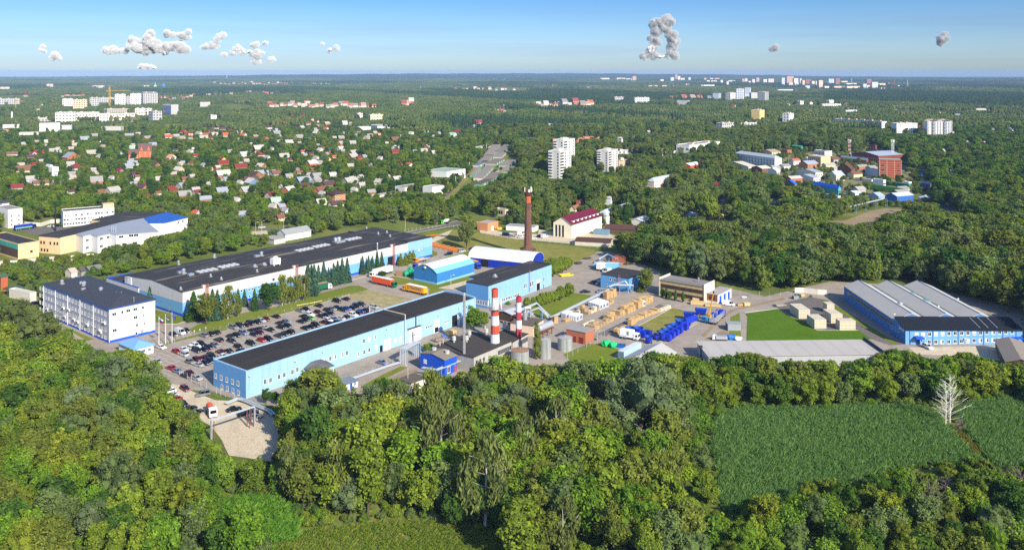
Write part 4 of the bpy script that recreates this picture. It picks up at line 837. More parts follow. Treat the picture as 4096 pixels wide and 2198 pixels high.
b=MB();b.box(0,W,.3,D-.3,0,h-1.2,1,bottom=False);b.box(-.25,W+.1,0,.3,0,h,0,bottom=False);b.box(-.25,W+.1,D-.3,D,0,h,0,bottom=False);bo.mb('wall',b,[CON,TAN]);b=MB();b.box(-.3,W+.2,.31,D-.31,h-1.19,h-.95);bo.mb('roof',b,M('grey_felt',(140,134,128),.95,.15,.2,fine=.25))
for z in(2.0,5.0):bo.wgrid('S',1.4,D-1.4,19,(z,),1.02,1.5,'brown')
b=MB();[b.tube((.1,1+i*(D-2)/10,h-.95),(.1,1+i*(D-2)/10,h),.05)for i in range(11)];[b.tube((.1,1,h-q),(.1,D-1,h-q),.04)for q in(0,.4)];bo.mb('railing',b,M('railing_brown',(110,80,64)))
m=MB();[m.tube((.9*math.cos(a),0,1.2*math.sin(a)),(.9*math.cos(a+.5),0,1.2*math.sin(a+.5)),.08)for a in np.arange(0,3.1,.5)];m.cyl(-.4,0,1,2.2,.3,.5,8);put('roof_aerial',m.mesh('roof_aerial',METAL),bo.root,(W*.6,D*.25,h-.95))
gb=Bld('workshop_garage','brick and white garage with blue doors joined to the beige office','garage','f748,600','f885,520','f605,585','f748,497',ang=52.5);b=MB();b.box(0,gb.W,0,gb.D,0,gb.h,0,bottom=False);b.poly([(-.012,0,1.2),(-.012,0,gb.h),(-.012,gb.D,gb.h),(-.012,gb.D,1.2)],1);gb.mb('wall',b,[M('garage_white',(224,216,200),.85,.1),M('red_brick',(150,86,66),.9,.2,1)]);gb.flat(M('garage_roof',(160,156,152),.9,.15,.3),0,over=.3)
for k in(.2,.5,.8):gb.door('F',gb.W*k,2.4,3.3,BLUE)
gb.wgrid('S',2,gb.D-2,3,(2.6,),1.2,1.1,'brown')
# big blue hall with three grey gables, office wing in front
NB=M('hall_blue',(66,122,182),.65,.08,.3,stripe=1.0,stripeamt=.1);NB2=M('wing_blue',(108,160,208),.65,.05,.3,streak=.08);GRF=M('grey_felt_roof',(192,186,176),.92,.12,.15,stripe=1.1,stripeamt=.12,axis='x',fine=.2)
wg=Bld('blue_office_wing','two storey blue office wing with black roof facing the wooded edge','office building','g1028,1040','g2320,1045',D=9.5,T='g1028,880',ang=-.8);W,D,h=wg.W,wg.D,wg.h;hb=h+2.2
b=MB();b.extr([(0,0),(0,h),(D,hb),(D,0)],0,W,0);b.poly([(-.012,0,0),(-.012,0,h),(-.012,D,hb),(-.012,D,0)],1);wg.mb('wall',b,[NB2,NB]);b=MB();s_=(hb-h)/D;b.extr([(-.5,h-.5*s_+.03),(D+.2,hb+.2*s_+.03),(D+.2,hb+.2*s_+.25),(-.5,h-.5*s_+.25)],-.3,W+.3,0);wg.mb('roof',b,M('black_sheet',(30,34,42),.75,.15,.3,stripe=.6,stripeamt=.3,axis='x',spec=.2))
wg.win('F',sp('g1150,930 g1222,930 g1295,927 g1365,925 g1437,922 g1507,920 g1577,918 g1648,917 g1718,915 g1788,913 g1858,912 g1928,908 g1998,908 g2068,905 g2135,903 g2205,900 g1290,1012 g1362,1012 g1433,1010 g1505,1010 g1577,1007 g1645,1005 g1715,1002 g1785,998 g1857,997 g1928,995 g1997,993 g2065,990 g2135,988'),1.35,1.5,'mix')
wg.win('S',sp('g873,850 g892,855 g920,870 g950,885'),.7,1.2);wg.win('S',sp('g873,935 g887,940 g918,955 g948,972'),.5,1.2,'dark')
for p in sp('g1075,950 g1330,950 g1610,950 g1890,950 g2103,950 g2250,950'):pipe_at(wg,'F',wg.face('F',p)[0],0,h,.07,BLUE)
for p in sp('g1225,985 g1692,990'):ac(wg,'F',p)
u=wg.face('F','g1165,1040')[0];m=MB();m.box(-1.6,1.6,-2.4,0,2.6,3.2,0,0);[m.tube((x,-2.2,0),(x,-2.2,2.6),.1)for x in(-1.4,1.4)];wg.at('F',u,0,m.mesh('porch',BLUE),'porch');wg.door('F',u,1.6,2.3,DARK)
u=wg.face('F','g2230,1010')[0];m=MB();m.box(-2.4,2.4,-2.0,0,2.7,3.1);wg.at('F',u,0,m.mesh('porch',BLUE),'porch');wg.door('F',u,1.8,2.3,DARK)
def text(body,size,mat,parent,loc,rot,ext=.01,name='lettering',wd_=1.0):
    cu=bpy.data.curves.new(name,'FONT');cu.body=body;cu.size=size;cu.extrude=ext;cu.align_x='CENTER';cu.align_y='CENTER';cu.materials.append(mat)
    tmp=bpy.data.objects.new(name,cu);COL.objects.link(tmp);dg=bpy.context.evaluated_depsgraph_get();me=bpy.data.meshes.new_from_object(tmp.evaluated_get(dg));COL.objects.unlink(tmp);bpy.data.objects.remove(tmp)
    o=put(name,me,parent,loc);o.rotation_euler=rot;o.scale=(wd_,1,1);return o
uu,z=wg.face('S','g985,872');m=MB();m.box(-2.2,2.2,-.1,0,-.42,.42);sg=wg.at('S',uu,z,m.mesh('sign_board',M('sign_white',(214,216,222),.5)),'sign_board');text('DeLaval',.75,M('sign_ink',(30,44,96),.6),sg,(.2,-.115,-.02),(rad(90),0,0),name='sign_lettering')
for x in(W*.65,W*.72,W*.8):b=MB();y0,y1=1.2,D-.5;b.add([(x-.12,y0,h+y0*s_+.27),(x+.12,y0,h+y0*s_+.27),(x+.12,y1,h+y1*s_+.27),(x-.12,y1,h+y1*s_+.27),(x-.12,y0,h+y0*s_+.4),(x+.12,y0,h+y0*s_+.4),(x+.12,y1,h+y1*s_+.4),(x-.12,y1,h+y1*s_+.4)],[(4,5,6,7),(0,1,5,4),(2,3,7,6),(1,2,6,5),(3,0,4,7)]);wg.mb('roof_walkway',b,METAL)
bg_=Bld('three_gable_hall','large blue hall under three grey gabled roofs','factory hall','g1028,1040','g2320,1045',D=60,h=6.3,ang=-.8)
gx=G('g845,740',8.2)-bg_.o;bg_.W=W*.90;bg_.o=wg.o+wg.ey*(D+.05);bg_.root.location=bg_.o;l=G('g165,400',6.3)-bg_.o;bg_.D=l.dot(bg_.ey);sh=0
W3,D3=bg_.W,bg_.D;bg_.walls([(0,6.3,0)],[NB]);gw=W3/3
for i in range(3):
    b=MB();p0,p1,p2=(i*gw+.1,6.3),(i*gw+gw/2,9.0),((i+1)*gw-.1,6.3);b.extr([p0,p2,p1],.02,D3-.02,0,axis='y');bg_.mb('gable_wall',b,NB)
    o_=.3 if i in(0,)else 0;b=MB();b.extr([(p0[0]-o_,6.33),(p1[0],9.05),(p2[0]+(.3 if i==2 else 0),6.33),(p2[0]+(.3 if i==2 else 0),6.53),(p1[0],9.25),(p0[0]-o_,6.53)],-.02,D3+.3,0,axis='y');bg_.mb('roof',b,GRF)
    b=MB();b.extr([(p1[0]-.25,9.22),(p1[0]+.25,9.22),(p1[0],9.4)],.0,D3+.3,0,axis='y');bg_.mb('ridge_cap',b,M('ridge_blue',(90,130,176),.6))
    if i:b=MB();b.box(i*gw-.6,i*gw-.1,0,D3,6.56,7.0);bg_.mb('gutter',b,M('gutter_teal',(92,124,124),.6))
bg_.wgrid('S',3,D3-4,40,(4.4,),1.15,1.3,'grey')
for p,k in(('g690,490',1.5),('g850,565',.7),('g970,625',1.8),('g1005,645',.8),('g1068,495',1.2),('g1392,635',.8),('g1215,630',.6)):x,y=bg_.top(p,7.2);roof_fan(bg_,max(1,min(W3-1,x)),y,6.7,.5*k,1.2*k)
for p in('g1260,580','g1095,500'):x,y=bg_.top(p,7.2);roof_box(bg_,x,y,6.8,3,2,1.6,M('vent_teal',(110,140,138),.6))
for p in sp('g845,725 g1270,420 g1610,555'):
    x,y=bg_.top(p,8);m=MB();m.tube((0,0,0),(0,0,2.2),.06);m.box(-.3,.3,-.2,.2,2.1,2.4);put('roof_lamp',m.mesh('roof_lamp',WHITE),bg_.root,(max(.2,min(W3-.2,x)),y,6.5))
ls=Bld('long_grey_shed','long low shed with flat pale grey roof in front of the fresh lawn','warehouse','f650,1172','g790,1150','f493,1012',h=4.1,zB=4.1,zR=4.1,zL=4.1);DKC=M('shed_corrugated',(176,178,180),.6,.12,.3,stripe=.5,stripeamt=.35);ls.walls([(0,4.1,0)],[DKC]);ls.flat(M('shed_roof',(186,180,172),.9,.1,.12,patch=((120,112,104),(.06,.2,1),.62,.6),fine=.2,stripe=6,stripeamt=.1,axis='x'),0,over=.4)
b=MB();b.box(ls.W-.1,ls.W+.5,-.4,ls.D+.4,4.23,5.1);ls.mb('parapet',b,M('dark_edge',(40,46,62)));m=MB();m.tube((0,0,0),(0,0,4.4),.25);m.box(-.5,.5,-.5,.5,4.2,5.0);put('flue',m.mesh('flue',M('flue_dark',(60,56,54))),ls.root,(-.5,ls.D*.55,0))
P1,P2=G('P2703,1409',3.2),G('P2586,1384',3.2);e=P2-P1;an_=math.degrees(math.atan2(e.y,e.x))-90;ne=Bld('corrugated_shed','pale corrugated gable roofed shed below the row of blue mixers','shed',Vector((P1.x-20*math.cos(rad(an_)),P1.y-20*math.sin(rad(an_)),0)),W=20,D=Vector((e.x,e.y,0)).length,h=3.2,ang=an_);ne.walls([(0,3.2,0)],[DKC]);ne.gable(M('sheet_pale',(182,180,176),.6,.1,.3,stripe=1.0,stripeamt=.3,axis='x'),DKC,2.2,'x')
we=Bld('open_barn','grey roofed open barn at the far right corner of the site','barn','g2135,1225','g2300,1218',W=9,D=26,h=4.2,zB=4.2,ang=-2);we.o=G('g2140,1230',4.2);we.o.z=0;we.a=rad(-22);we.ex=Vector((math.cos(we.a),math.sin(we.a),0));we.ey=Vector((-we.ex.y,we.ex.x,0));we.root.location=we.o;we.root.rotation_euler=(0,0,we.a)
b=MB();b.box(0,.25,0,we.D,0,4.2);b.box(we.W-.25,we.W,0,we.D,0,4.2);b.box(.25,we.W-.25,we.D-.25,we.D,0,4.2);b.box(.25,we.W-.25,.02,.25,0,2.2,1);we.mb('wall',b,[M('barn_boards',(110,96,84),.9,.2,.6,stripe=.4,stripeamt=.3),WHITE]);we.gable(M('barn_roof',(140,130,118),.9,.15,.3,stripe=1.1,stripeamt=.15,axis='y'),WOOD,1.4,'y')
# ---------------------------------------------------------------- vehicles
def paint_mat(key,rough=.28,spec=.5):
    if key in MATS:return MATS[key]
    m,nt,out=newmat(key);oi=N(nt,'ShaderNodeObjectInfo');bs=N(nt,'ShaderNodeBsdfPrincipled');nt.links.new(oi.outputs['Color'],bs.inputs['Base Color'])
    bs.inputs['Roughness'].default_value=rough;bs.inputs['Specular IOR Level'].default_value=spec;nt.links.new(bs.outputs[0],out.inputs[0]);return m
PAINT=paint_mat('car_paint');DULL=paint_mat('dull_paint',.6,.3);TYRE=M('tyre',(26,26,27),.9,.2);GLASS=M('car_glass',(18,22,28),.08,.3,spec=.7);LAMP=M('lamp_glass',(214,214,208),.25,.1);TRIM=M('car_trim',(30,30,32),.7);RIM=M('wheel_rim',(160,160,164),.4,.1,metal=.5)
CARC={'black':(16,17,20),'navy':(18,24,48),'dark grey':(52,54,56),'grey':(112,114,114),'silver':(176,180,184),'blue grey':(110,124,150),'white':(226,226,224),'red':(168,24,30),'maroon':(84,14,24),'blue':(36,60,140),'green':(92,160,40)}
CM={}
def wheel_mesh(r,w=.2):
    k=('w',r,w)
    if k not in CM:
        b=MB();b.tube((0,-w/2,0),(0,w/2,0),r,n=12);b.tube((0,-w/2-.012,0),(0,w/2+.012,0),r*.58,n=10,m=1);CM[k]=b.mesh('wheel',[TYRE,RIM])
    return CM[k]
CARS={'hatchback':(4.0,1.74,1.48,(-1.95,.75),(-1.6,.15),.92),'saloon':(4.5,1.78,1.44,(-1.55,.95),(-1.0,.25),.92),'estate car':(4.6,1.78,1.5,(-2.2,.85),(-1.85,.2),.93),
        'off-roader':(4.6,1.86,1.74,(-2.2,.85),(-1.9,.35),1.05),'minivan':(4.4,1.84,1.82,(-2.1,1.25),(-1.95,.6),1.0),'delivery van':(5.2,1.95,2.2,(.45,1.9),(.45,1.25),1.15)}
def car_mesh(kind):
    if kind in CM:return CM[kind]
    Ln,Wd,Hh,(xb0,xb1),(xt0,xt1),zb=CARS[kind];l=Ln/2;w=Wd/2;b=MB()
    b.extr([(-l,.28),(l,.28),(l+.04,.5),(l-.06,zb-.2),(xb1+.1,zb),(xb0-.02 if kind!='delivery van' else-l,zb),(-l,zb-.12),(-l-.04,.5)],-w,w,0,axis='y')
    if kind=='delivery van':b.box(-l+.03,xb0,-w+.03,w-.03,zb-.05,Hh,0);
    tw=w*.78;b.box(xt0,xt1,-tw,tw,Hh-.07,Hh,0)
    for sx_,(bx,tx)in((1,(xb1,xt1)),(-1,(xb0,xt0))):
        for sy in(-1,1):b.tube((bx-.04*sx_,sy*(w-.1),zb),(tx-.03*sx_,sy*tw,Hh-.03),.05,n=4)
    if Ln>4.2 and kind!='delivery van':[b.tube(((xb0+xb1)/2,sy*(w-.09),zb),((xt0+xt1)/2,sy*tw,Hh-.03),.05,n=4)for sy in(-1,1)]
    for sy in(-1,1):b.box(l-.02,l+.045,sy*w*.62-.2,sy*w*.62+.2,.55,.72,1);b.box(-l-.055,-l+.02,sy*w*.75-.15,sy*w*.75+.15,.6,.85,2)
    b.box(l-.01,l+.06,-w*.35,w*.35,.36,.5,3)
    b.box(-l-.06,-l,-.26,.26,.45,.57,1);b.box(l+.05,l+.07,-.26,.26,.38,.49,1)
    body=b.mesh('body',[PAINT,LAMP,M('tail_lamp',(150,16,18),.3),TRIM])
    g=MB();g.add([(xb0,-w+.08,zb),(xb1,-w+.08,zb),(xb1,w-.08,zb),(xb0,w-.08,zb),(xt0+.03,-tw+.02,Hh-.06),(xt1-.03,-tw+.02,Hh-.06),(xt1-.03,tw-.02,Hh-.06),(xt0+.03,tw-.02,Hh-.06)],[(0,1,5,4),(1,2,6,5),(2,3,7,6),(3,0,4,7)])
    CM[kind]=(body,g.mesh('window_glass',GLASS));return CM[kind]
def car(kind,colour,p,head,label,group='parked cars'):
    p=G(p)if isinstance(p,str)else p;t=thing('parked_car' if kind!='delivery van' else 'delivery_van',label,'car' if kind!='delivery van' else 'van',(p.x,p.y,.03),rad(head),group)
    body,gl=car_mesh(kind);o=put('body',body,t);k=rnd.uniform(.8,1.2);o.color=(*[v*k for v in L(*CARC[colour])],1);put('window_glass',gl,t);Ln,Wd=CARS[kind][:2]
    for x in(Ln*.31,-Ln*.31):
        for y in(-Wd/2+.08,Wd/2-.08):put('wheel',wheel_mesh(.32),t,(x,y,.32))
    return t
PARK='''b1660,680,grey,saloon b1728,667,navy,hatchback b1865,626,black,saloon b2068,576,black,off-roader b2165,552,black,saloon b1390,746,black,saloon b1285,779,maroon,hatchback b1235,793,silver,hatchback b1185,808,black,saloon b1112,822,black,off-roader b1065,838,black,saloon
b995,848,dark grey,off-roader b925,868,grey,off-roader b733,924,dark grey,saloon b667,942,black,saloon b597,956,grey,off-roader b1962,676,black,hatchback b2022,664,grey,saloon b2070,650,navy,saloon b2130,668,navy,off-roader b2195,655,blue,hatchback b1860,699,maroon,hatchback b1765,727,white,off-roader b1705,745,black,saloon
b1893,742,navy,saloon b1950,727,black,saloon b2000,712,navy,hatchback b1725,780,black,hatchback b1775,766,green,hatchback b1670,800,black,saloon b1505,807,blue grey,hatchback b1435,820,dark grey,saloon b1525,849,black,hatchback b1450,865,black,saloon b1262,868,silver,saloon b1200,885,dark grey,saloon b1130,899,navy,saloon b1330,895,black,saloon
b1215,924,maroon,saloon b1155,946,navy,hatchback b1032,931,blue grey,off-roader b960,953,black,hatchback b893,968,dark grey,saloon b905,1018,dark grey,estate car b760,1005,black,estate car b1935,811,maroon,hatchback b1985,791,white,hatchback b2050,777,blue grey,saloon b2105,768,silver,saloon b2160,751,black,hatchback b1990,829,navy,hatchback b2055,806,black,saloon
b1830,841,black,off-roader b1775,857,black,saloon b1720,876,black,saloon b1545,918,black,off-roader b1485,938,black,saloon b1425,960,dark grey,saloon b1232,1008,red,hatchback b1310,997,navy,off-roader b1115,1046,black,off-roader b990,1084,black,hatchback b995,1121,navy,saloon
b720,1066,grey,estate car b650,1086,navy,saloon b593,1111,navy,hatchback b565,1056,black,off-roader b507,1073,white,off-roader b445,1093,white,off-roader b515,1121,navy,off-roader b368,1113,white,saloon b293,1136,red,hatchback b375,1166,silver,minivan b125,1086,white,saloon b865,1128,dark grey,saloon b790,1142,maroon,saloon b805,1185,white,saloon
b678,1186,black,off-roader b602,1201,maroon,hatchback b525,1224,maroon,hatchback b445,1248,grey,hatchback b612,1258,navy,saloon b535,1281,silver,saloon b650,1232,navy,hatchback b75,1244,silver,saloon b235,1316,red,saloon b315,1356,blue grey,saloon b405,1376,maroon,saloon h705,432,black,saloon h785,460,silver,saloon
c10,1075,navy,hatchback c75,1043,black,off-roader c130,1030,dark grey,off-roader c265,1060,silver,minivan c180,1090,navy,saloon c130,1110,blue,saloon c90,1120,navy,hatchback c35,1145,white,off-roader c200,1120,maroon,saloon'''.replace('\n',' ')
import re
PL=[]
for mt in re.finditer(r'([a-z][\d.]+,[\d.]+),([a-z ]+?),([a-z -]+?)(?= [a-z]\d|$)',PARK):PL.append(mt.groups())
def lot(p):d=p-lb.o;return d.dot(lb.ex),d.dot(lb.ey)
ROWN=[(17,'against the blue building'),(23.5,'in the row nearest the blue building'),(29,'in the second row from the blue building'),(36,'in the middle row of the car park'),(43,'in the row before the grass strip'),(50,'beside the grass strip'),(99,'by the flagpoles')]
cars=[]
for p_,c_,k_ in PL:
    p=G(p_);u,v_=lot(p)
    if v_<lb.D+2.4 and u>0:p=p+lb.ey*(lb.D+2.6-v_);v_=lb.D+2.6
    cars.append([p,c_,k_,u,v_])
for it in range(30):# parked cars keep a door's width between them
    for i in range(len(cars)):
        for j in range(i):
            du,dv=cars[i][3]-cars[j][3],cars[i][4]-cars[j][4]
            if abs(dv)<4.9 and abs(du)<2.35:
                if abs(dv)<2.8:k=(2.36-abs(du))/2*(1 if du>=0 else-1);cars[i][3]+=k;cars[j][3]-=k
                else:k=(4.92-abs(dv))/2*(1 if dv>=0 else-1);cars[i][4]+=k;cars[j][4]-=k
PLACEC=[]
for p,c_,k_,u,v_ in cars:
    v_=max(v_,lb.D+2.6)if u>0 else v_
    q=lb.o+lb.ex*u+lb.ey*v_;row=next(n for l_,n in ROWN if v_-lb.D+17<l_)if u>-4 else 'at the gate end of the car park'
    car(k_,c_,q,(-38 if rnd.random()<.72 else 142)+rnd.uniform(-2,2),f'{c_} {k_} {row}');PLACEC.append((u,v_))
for p_,c_,k_,hd,lab in(('b333,925','white','delivery van',-38,'white delivery van between two dark cars near the flagpoles'),('b260,946','navy','hatchback',-38,'navy hatchback left of the white van near the flagpoles'),('b395,900','black','saloon',-38,'black saloon right of the white van near the flagpoles'),
    ('h665,580','maroon','estate car',-45,'maroon estate car on the sandy car park below the fence'),('h860,642','grey','minivan',-150,'grey minivan on the sandy car park below the fence'),('h490,610','white','hatchback',-130,'white hatchback half under the trees by the sandy car park'),('h513,655','silver','saloon',-130,'silver saloon under the trees by the sandy car park'),('h553,700','red','saloon',-125,'red saloon under the trees by the sandy car park'),
    ('h645,750','black','hatchback',-42,'black hatchback by the trees left of the tanker lorry'),('h712,798','black','saloon',45,'black saloon by the trees left of the tanker lorry'),('h785,840','black','estate car',50,'black estate car next to the tanker lorry'),('h1205,808','black','saloon',30,'black saloon alone beside the pipe bridge'),('h1322,856','black','hatchback',20,'black hatchback in shade under the pipe bridge'),('h1395,846','navy','off-roader',20,'navy off-roader behind the pipe bridge posts'),('h1440,890','grey','saloon',30,'grey saloon behind the pipe bridge posts'),
    ('d355,842','blue grey','saloon',-38,'blue grey saloon on the service road by the silver pipe arch'),('a1080,1158','blue','hatchback',-38,'blue hatchback left of the gatehouse'),('a385,598','navy','saloon',52,'navy saloon in shade behind the office block'),
    ('c1090,468','navy','off-roader',-150,'navy off-roader on the drive by the rusty frames'),('c1235,436','silver','minivan',30,'silver minivan on the drive by the rusty frames'),('c1358,408','navy','saloon',20,'navy saloon by the end of the white barrel tent'),('e768,502','dark grey','hatchback',52,'dark grey hatchback beside the little blue building'),('e820,514','silver','saloon',52,'silver saloon beside the little blue building'),('e668,608','black','saloon',10,'black saloon on the open yard near the clipped willows'),('e840,606','blue grey','saloon',10,'blue grey saloon behind the blue pipeline'),
    ('p70,812','navy','delivery van',-20,'navy van behind the fence left of the brick chimney'),('p230,800','white','delivery van',10,'white van behind the brick chimney'),('p235,832','white','hatchback',10,'white hatchback just left of the brick chimney'),('p365,845','white','saloon',10,'white saloon just right of the brick chimney'),('p440,825','navy','off-roader',50,'navy off-roader left of the maroon roofed building'),('p490,830','white','delivery van',50,'white van left of the maroon roofed building'),('p135,822','blue grey','saloon',0,'blue grey saloon behind the fence near the brick chimney'),
    ('o685,862','white','minivan',10,'white car on the road beyond the trees behind the hall'),('o970,865','dark grey','saloon',15,'dark car on the road beyond the trees behind the hall'),('r1175,565','navy','saloon',60,'navy car among the garages by the railway'),('n570,850','white','saloon',10,'white saloon in the yard with the black chimney pipe'),('n640,845','black','off-roader',10,'black car in the yard with the black chimney pipe'),
    ('g1275,1085','white','off-roader',-80,'white car parked in front of the blue office wing'),('e905,385','white','delivery van',-140,'white minibus by the little blue building'),('f870,612','white','delivery van',-30,'white and blue panel van by the brick garage'),('v470,190','white','saloon',80,'white car on the lane in the wood at far right'),('v455,180','navy','saloon',80,'navy car on the lane in the wood at far right')):
    car(k_,c_,p_,hd,lab,None)
def lorry(label,rear,front,cab,box,roof,kind='box',name='lorry',h=2.7,cat='lorry',cabover=True,stripe=None,wid=2.5):
    A,B_=G(rear),G(front);d=B_-A;Ln=d.length;a=math.atan2(d.y,d.x);t=thing(name,label,cat,(A.x,A.y,.04),a)
    w=wid/2;cl=2.0;b=MB();b.box(0,Ln-.3,-.55,.55,.75,1.0);b.build('chassis',TRIM,t)
    b=MB();x0,x1=Ln-cl,Ln;b.extr([(x0,.6),(x1,.6),(x1+.03,1.5),(x1-.2,2.75),(x0,2.9)],-w+.1,w-.1,0,axis='y');o=b.build('cab',PAINT,t);o.color=(*L(*cab),1)
    g=MB();g.poly([(x1+.045,-w+.3,1.55),(x1+.045,w-.3,1.55),(x1-.15,w-.3,2.5),(x1-.15,-w+.3,2.5)]);[g.box(x0+.8,x1-.35,sy*(w-.1)-.02,sy*(w-.1)+.02,1.6,2.35)for sy in(-1,1)];g.build('windscreen',GLASS,o)
    bx1=x0-.35;z0=1.05
    if kind=='box':
        b=MB();b.box(0,bx1,-w,w,z0,z0+h,0,1);o=b.build('cargo_box',[M('tarp_%d_%d_%d'%box,box,.55,.1,.4,stripe=1.2,stripeamt=.12,axis='x'),M('tarp_%d_%d_%d_roof'%roof,roof,.6,.06)],t)
        if stripe:b=MB();b.box(.3,bx1-.3,-w-.02,-w-.004,z0+.1,z0+h*.38);b.build('side_stripe',M('stripe_%d_%d_%d'%stripe,stripe,.5),o)
        t['w']=w;t['box']=bx1
    elif kind=='flat':
        b=MB();b.box(0,bx1,-w,w,z0,z0+.15);[b.box(0,bx1,sy*w-.04,sy*w+.04,z0+.15,z0+.75)for sy in(-1,1)];b.box(-.04,.04,-w,w,z0+.15,z0+.75);b.box(bx1-.04,bx1+.04,-w,w,z0+.15,z0+1.3);b.build('cargo_bed',M('bed_%d_%d_%d'%box,box,.7,.12),t)
    elif kind=='tank':
        b=MB();b.tube((.1,0,z0+.95),(bx1,0,z0+.95),.95,n=16);b.tube((bx1*.45,0,z0+1.8),(bx1*.45,0,z0+2.1),.3);b.build('tank',M('tank_%d_%d_%d'%box,box,.5,.1),t)
    elif kind=='mixer':
        b=MB();b.tube((.3,0,z0+1.7),(bx1*.55,0,z0+1.35),.55,1.15,14);b.tube((bx1*.55,0,z0+1.35),(bx1,0,z0+1.0),1.15,.7,14);b.build('drum',M('mixer_drum',(222,226,214),.5,.1,stripe=1.0,stripeamt=.1),t)
    elif kind=='rail':
        b=MB();b.box(0,bx1,-w,w,z0,z0+.15);[b.box(0,bx1,sy*w-.03,sy*w+.03,z0+q,z0+q+.1)for sy in(-1,1)for q in(.4,.8,1.2,1.6,2.0)];[b.box(bx1*i/5-.04,bx1*i/5+.04,sy*w-.05,sy*w+.05,z0+.15,z0+2.1)for sy in(-1,1)for i in range(6)];[b.box(-.03,.03,-w,w,z0+q,z0+q+.1)for q in(.4,.8,1.2,1.6,2.0)];b.build('railed_bed',M('bed_grey',(170,172,174),.6),t)
    xs=[.9,2.2,3.5]if Ln>11 else[1.2,2.4]if Ln>7.5 else[1.4]
    for x in xs+[Ln-1.0]+([Ln-4.3]if Ln>11 else[]):
        for y in(-w+.18,w-.18):put('wheel',wheel_mesh(.5,.32),t,(x,y,.48))
    return t
lorry('articulated lorry with orange tarpaulin trailer and green cab on the yard road','c262,780','c505,833',(16,104,66),(226,88,40),(232,226,214))
yl=lorry('yellow articulated lorry with dark lettering on its trailer side','c835,915','c597,862',(232,160,20),(240,164,20),(236,232,222))
text('OTRASNO',2.1,M('trailer_ink',(40,44,96),.6),yl,(yl['box']*.52,yl['w']+.03,2.55),(rad(90),0,rad(180)),name='lettering',wd_=.95)
lorry('white box lorry parked beside the spruces','c455,660','c228,722',(226,220,206),(236,234,228),(240,238,232))
lorry('lorry with green box and white cab by the spruces','b1838,460','b2000,428',(232,232,228),(28,96,66),(206,140,120))
lorry('orange cabbed flatbed lorry beside the young spruces','c838,530','c712,562',(228,138,50),(172,164,150),(0,0,0),'flat');lorry('blue flatbed lorry behind the tent hall','c800,598','c708,628',(52,70,170),(190,170,156),(0,0,0),'flat')
lorry('blue lorry with an orange edged trailer between the two tents','c1335,595','c1432,628',(26,60,176),(40,78,180),(222,150,60));lorry('green and white concrete mixer lorry on the road','c1098,122','c1000,133',(96,190,60),(0,0,0),(0,0,0),'mixer')
wt=lorry('white box lorry with blue markings in front of the blue mixers','e1058,1108','e1262,1140',(232,232,230),(238,238,238),(240,240,238));b=MB();y=-wt['w']-.02;b.box(wt['box']*.55,wt['box']*.72,y,y+.015,1.9,3.3,0);[b.box(wt['box']*q,wt['box']*q+.35,y,y+.015,1.3,1.6,1)for q in(.1,.22,.34,.46)];b.build('side_marking',[M('poster_mix',(120,130,90),.6,.6,2.5),M('mark_blue',(56,96,170))],wt)
lorry('white box lorry with its dark back open beside the light blue container','e812,372','e872,338',(230,230,228),(226,228,228),(236,236,234));lorry('small orange and white tanker lorry on the sandy car park','h928,812','h978,895',(236,236,234),(222,100,56),(0,0,0),'tank')
rl=lorry('blue lorry with a railed trailer loading blue hoppers','f692,828','f808,722',(32,66,190),(0,0,0),(0,0,0),'rail');lorry('lorry with blue and green trailer behind the old factory wall','n158,893','n395,862',(30,40,60),(22,44,160),(180,180,180),stripe=(110,160,120))
# truck crane
A,B_=G('f700,752'),G('f592,806');d=B_-A;t=thing('truck_crane','truck crane with blue cab and long yellow boom beside the railed lorry','crane',(A.x,A.y,.04),math.atan2(d.y,d.x));Ln=d.length
b=MB();b.box(0,Ln,-.6,.6,.8,1.1);b.box(.5,Ln-2.6,-1.2,1.2,1.1,1.25);b.build('chassis',TRIM,t);b=MB();b.extr([(Ln-2,.7),(Ln,.7),(Ln,1.6),(Ln-.3,2.6),(Ln-2,2.6)],-1.15,1.15,axis='y');o=b.build('cab',PAINT,t);o.color=(*L(46,132,190),1);g=MB();g.poly([(Ln+.02,-.9,1.65),(Ln+.02,.9,1.65),(Ln-.27,.9,2.45),(Ln-.27,-.9,2.45)]);g.build('windscreen',GLASS,o)
YEL=M('crane_yellow',(206,158,48),.55,.1);b=MB();b.cyl(Ln*.45,0,1.25,1.7,1.0,1.0,12);b.box(Ln*.45-1.4,Ln*.45+.8,-.9,.9,1.7,2.6);b.build('turntable',YEL,t)
R3=t.matrix_basis.to_3x3().inverted()if False else Matrix.Rotation(-t.rotation_euler.z,3,'Z');tip=G('f704,610');ty,tx=px('f704,465')[1],px('f704,465')[0];D_=(A.y+B_.y)/2;tipw=Vector(((tx-2048)/F*D_,D_,CH-(ty-YH)/F*D_));tl=R3 @(tipw-Vector((A.x,A.y,.04)))
b=MB();s_=Vector((Ln*.45,0,2.6));b.tube(s_,s_.lerp(tl,.55),.34,.3,4);b.tube(s_.lerp(tl,.5),tl,.25,.2,4);b.tube(s_+Vector((.8,0,-.2)),s_.lerp(tl,.35),.12);b.build('boom',YEL,t);b=MB();b.box(tl.x-.3,tl.x+.3,tl.y-.25,tl.y+.25,tl.z-.3,tl.z+.4);b.tube(tl,tl-Vector((0,0,3)),.03);b.box(tl.x-.15,tl.x+.15,tl.y-.15,tl.y+.15,tl.z-3.4,tl.z-3);b.build('hook',TRIM,t)
[put('wheel',wheel_mesh(.5,.32),t,(x,y,.48))for x in(1.2,2.5,Ln-1)for y in(-1.05,1.05)]
